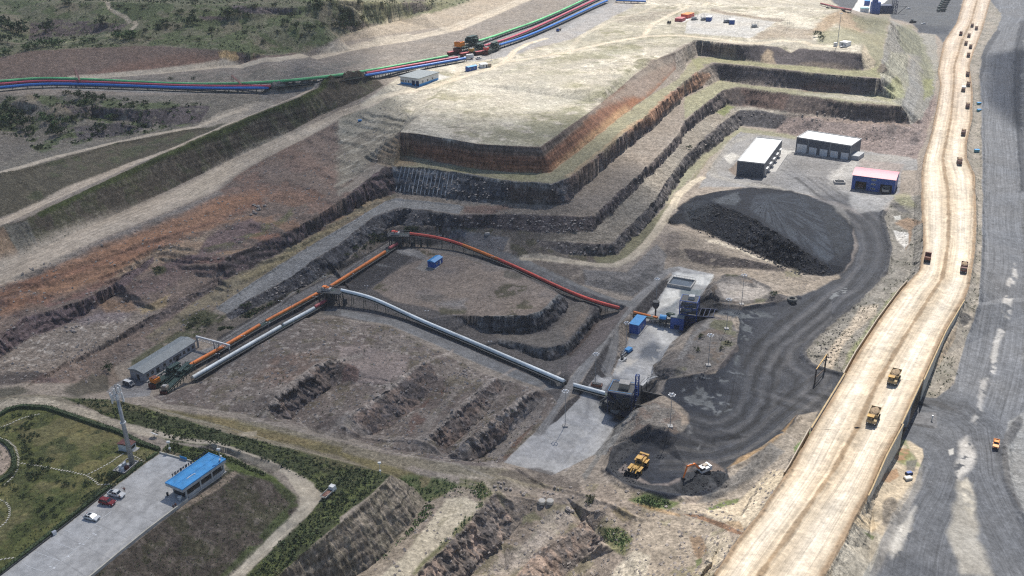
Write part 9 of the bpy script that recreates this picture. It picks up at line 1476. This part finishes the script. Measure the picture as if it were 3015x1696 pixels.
# boulders
bp_=[MB().blob(0,0,.35,1,.8,.62,s,n=7,m=4,rough=.3).build('boulder','rock')for s in(3,9)];bused=[0,0]
def boulder(t,x,y,s,lab,grp):
 k=RS.randint(2);p=G(t,x,y);o=bp_[k]if not bused[k]else bp_[k].copy()
 if bused[k]:COL.objects.link(o)
 bused[k]=1;o.location=p;o.scale=(s,s*(.7+.5*RS.rand()),s*(.7+.4*RS.rand()));o.rotation_euler=(0,0,RS.rand()*6);tag(o,lab,'boulder',grp)
for x,y,s,lab in((1725,950,1.3,'pale angular boulder on the dirt flat below the twin stone discs'),(1750,965,.8,'smaller boulder touching the pale angular boulder'),(1385,838,.9,'grey boulder on the verge left of the stone discs'),(1290,795,.8,'grey boulder beside the stony track edge')):boulder('H',x,y,s,lab,'large boulders in front')
for i in range(60):
 t,x,y,s,lab=((('H',1150+RS.rand()*110,745+RS.rand()*60,.4+.5*RS.rand(),'loose boulder in the small heap at the end of the green ridge')),(('E',880+RS.rand()*90,1340+RS.rand()*50,.4+.5*RS.rand(),'grey boulder in the rubble clump between two quarry steps')),(('D',480+RS.rand()*130,1010+RS.rand()*50,.5+.6*RS.rand(),'boulder scattered on the rubble bench of the left pit wall')),(('C',870+RS.rand()*400,840+RS.rand()*70,.6+.8*RS.rand(),'fallen boulder at the foot of the upper right rock face')),(('H',1400+RS.rand()*420,770+RS.rand()*120,.3+.4*RS.rand(),'small boulder on the stony strip above the stone discs')),(('D',1890+RS.rand()*120,100+RS.rand()*80,.7+.7*RS.rand(),'grey boulder lying on the purple soil of the left pit wall')))[i%6];boulder(t,x,y,s,lab,'boulders: '+lab)
for x,lab in((1525,'left of two pale round stone discs on the stony verge'),(1586,'right of two pale round stone discs on the stony verge')):
 r=thing('stone_disc',lab,'stone block',G('H',x,893),0,'twin stone discs');MB().cyl((0,0,-.2),(0,0,.75),1.25,1.2,n=18).build('block_body','wood2',r);MB().cyl((0,0,.75),(0,0,.85),1.1,1.0,n=18).build('top_layer','conc',r)
rb=[];fb=[]
def rubble(polys,n,lo,hi,th):
 for poly in polys:
  P=np.array(sps(*poly));a,b=P.min(0),P.max(0);s_=np.nonzero((PX>a[0])&(PX<b[0])&(PY>a[1])&(PY<b[1]))[0];s_=s_[pdist(P,PX[s_],PY[s_])<-2];s_=s_[(n4b[s_]+.6*n15b[s_])>th]
  if not len(s_):continue
  for k in RS.choice(s_,n):
   s=lo+(hi-lo)*RS.rand()**2.5;q=RS.rand(6,3)*.5+.5;B=len(rb)
   rb.extend([(X2[k]+s*q[0,0],Y2[k]-s*.2,Z2[k]+s*.2),(X2[k]-s*q[1,0],Y2[k]+s*.3,Z2[k]+s*.15),(X2[k]+s*.2,Y2[k]+s*q[2,0],Z2[k]+s*.2),(X2[k]-s*.3,Y2[k]-s*q[3,0],Z2[k]+s*.1),(X2[k]+s*.1,Y2[k]+s*.1,Z2[k]+s*q[4,0]),(X2[k],Y2[k],Z2[k]-s*.3)])
   for a_,b_2 in((0,2),(2,1),(1,3),(3,0)):fb.extend([(B+a_,B+b_2,B+4),(B+b_2,B+a_,B+5)])
rubble([qs],1700,.14,.95,-.2);rubble([lw],1800,.16,1.0,-.1);rubble([rfz],1700,.12,.8,-.2);rubble([('C',(790,890),(1200,892),(1700,935),(1800,1100),(1300,1130),(830,1030))],350,.25,.9,-.2);rubble([('F',(0,290),(480,445),(870,616),(1050,645),(860,780),(640,640),(200,600))],260,.15,.6,-.3);rubble([F1,F2,F3,rf],260,.2,1.1,-.3);rubble([vg,mid,lm],250,.12,.5,-.1);rubble([('E',(930,110),(1900,300),(2030,182),(1920,300),(1500,320),(1560,170))],200,.15,.6,-.3)
me=mesh_np('rubble',np.array(rb),np.array(fb));me.polygons.foreach_set('use_smooth',np.zeros(len(me.polygons),bool));me.materials.append(M['rock']);o=bpy.data.objects.new('rubble',me);COL.objects.link(o);o['kind']='stuff'
rb.clear();fb.clear();rubble([('F',(0,110),(240,80),(570,220),(1040,530),(1190,620),(870,640),(480,470),(100,310))],900,.15,1.0,-.6);rubble([pile],500,.12,.6,-.3);rubble([('I',(-20,680),(330,690),(330,800),(100,880),(-20,870)),('H',(2010,650),(2200,420),(2330,340),(2330,800),(2130,760)),('F',(1490,200),(1560,130),(1560,420),(1330,820),(930,1180),(900,1250),(1100,1360),(1320,800),(1520,590))],260,.1,.6,-.4)
me=mesh_np('coal_lumps',np.array(rb),np.array(fb));me.polygons.foreach_set('use_smooth',np.zeros(len(me.polygons),bool));me.materials.append(M['soil']);o=bpy.data.objects.new('coal_lumps',me);COL.objects.link(o);o['kind']='stuff'
for z_ in protos+gs:
 if z_['label']=='-':
  for c_ in[q for q in COL.objects if q.parent==z_]:bpy.data.objects.remove(c_)
  bpy.data.objects.remove(z_)

# ------------------------------------------------------------------ thin haze in the air
if HAZE:
 m=bpy.data.materials.new('thin_haze');m.use_nodes=True;nt=m.node_tree;nt.nodes.clear();ou=nt.nodes.new('ShaderNodeOutputMaterial');pv=nt.nodes.new('ShaderNodeVolumePrincipled');pv.inputs['Color'].default_value=(.86,.91,1,1);pv.inputs['Density'].default_value=HAZE;nt.links.new(pv.outputs[0],ou.inputs['Volume']);M['hz']=m
 o=MB().box(-3700,3700,-60,7600,-40,230).build('haze','hz');o['kind']='stuff'
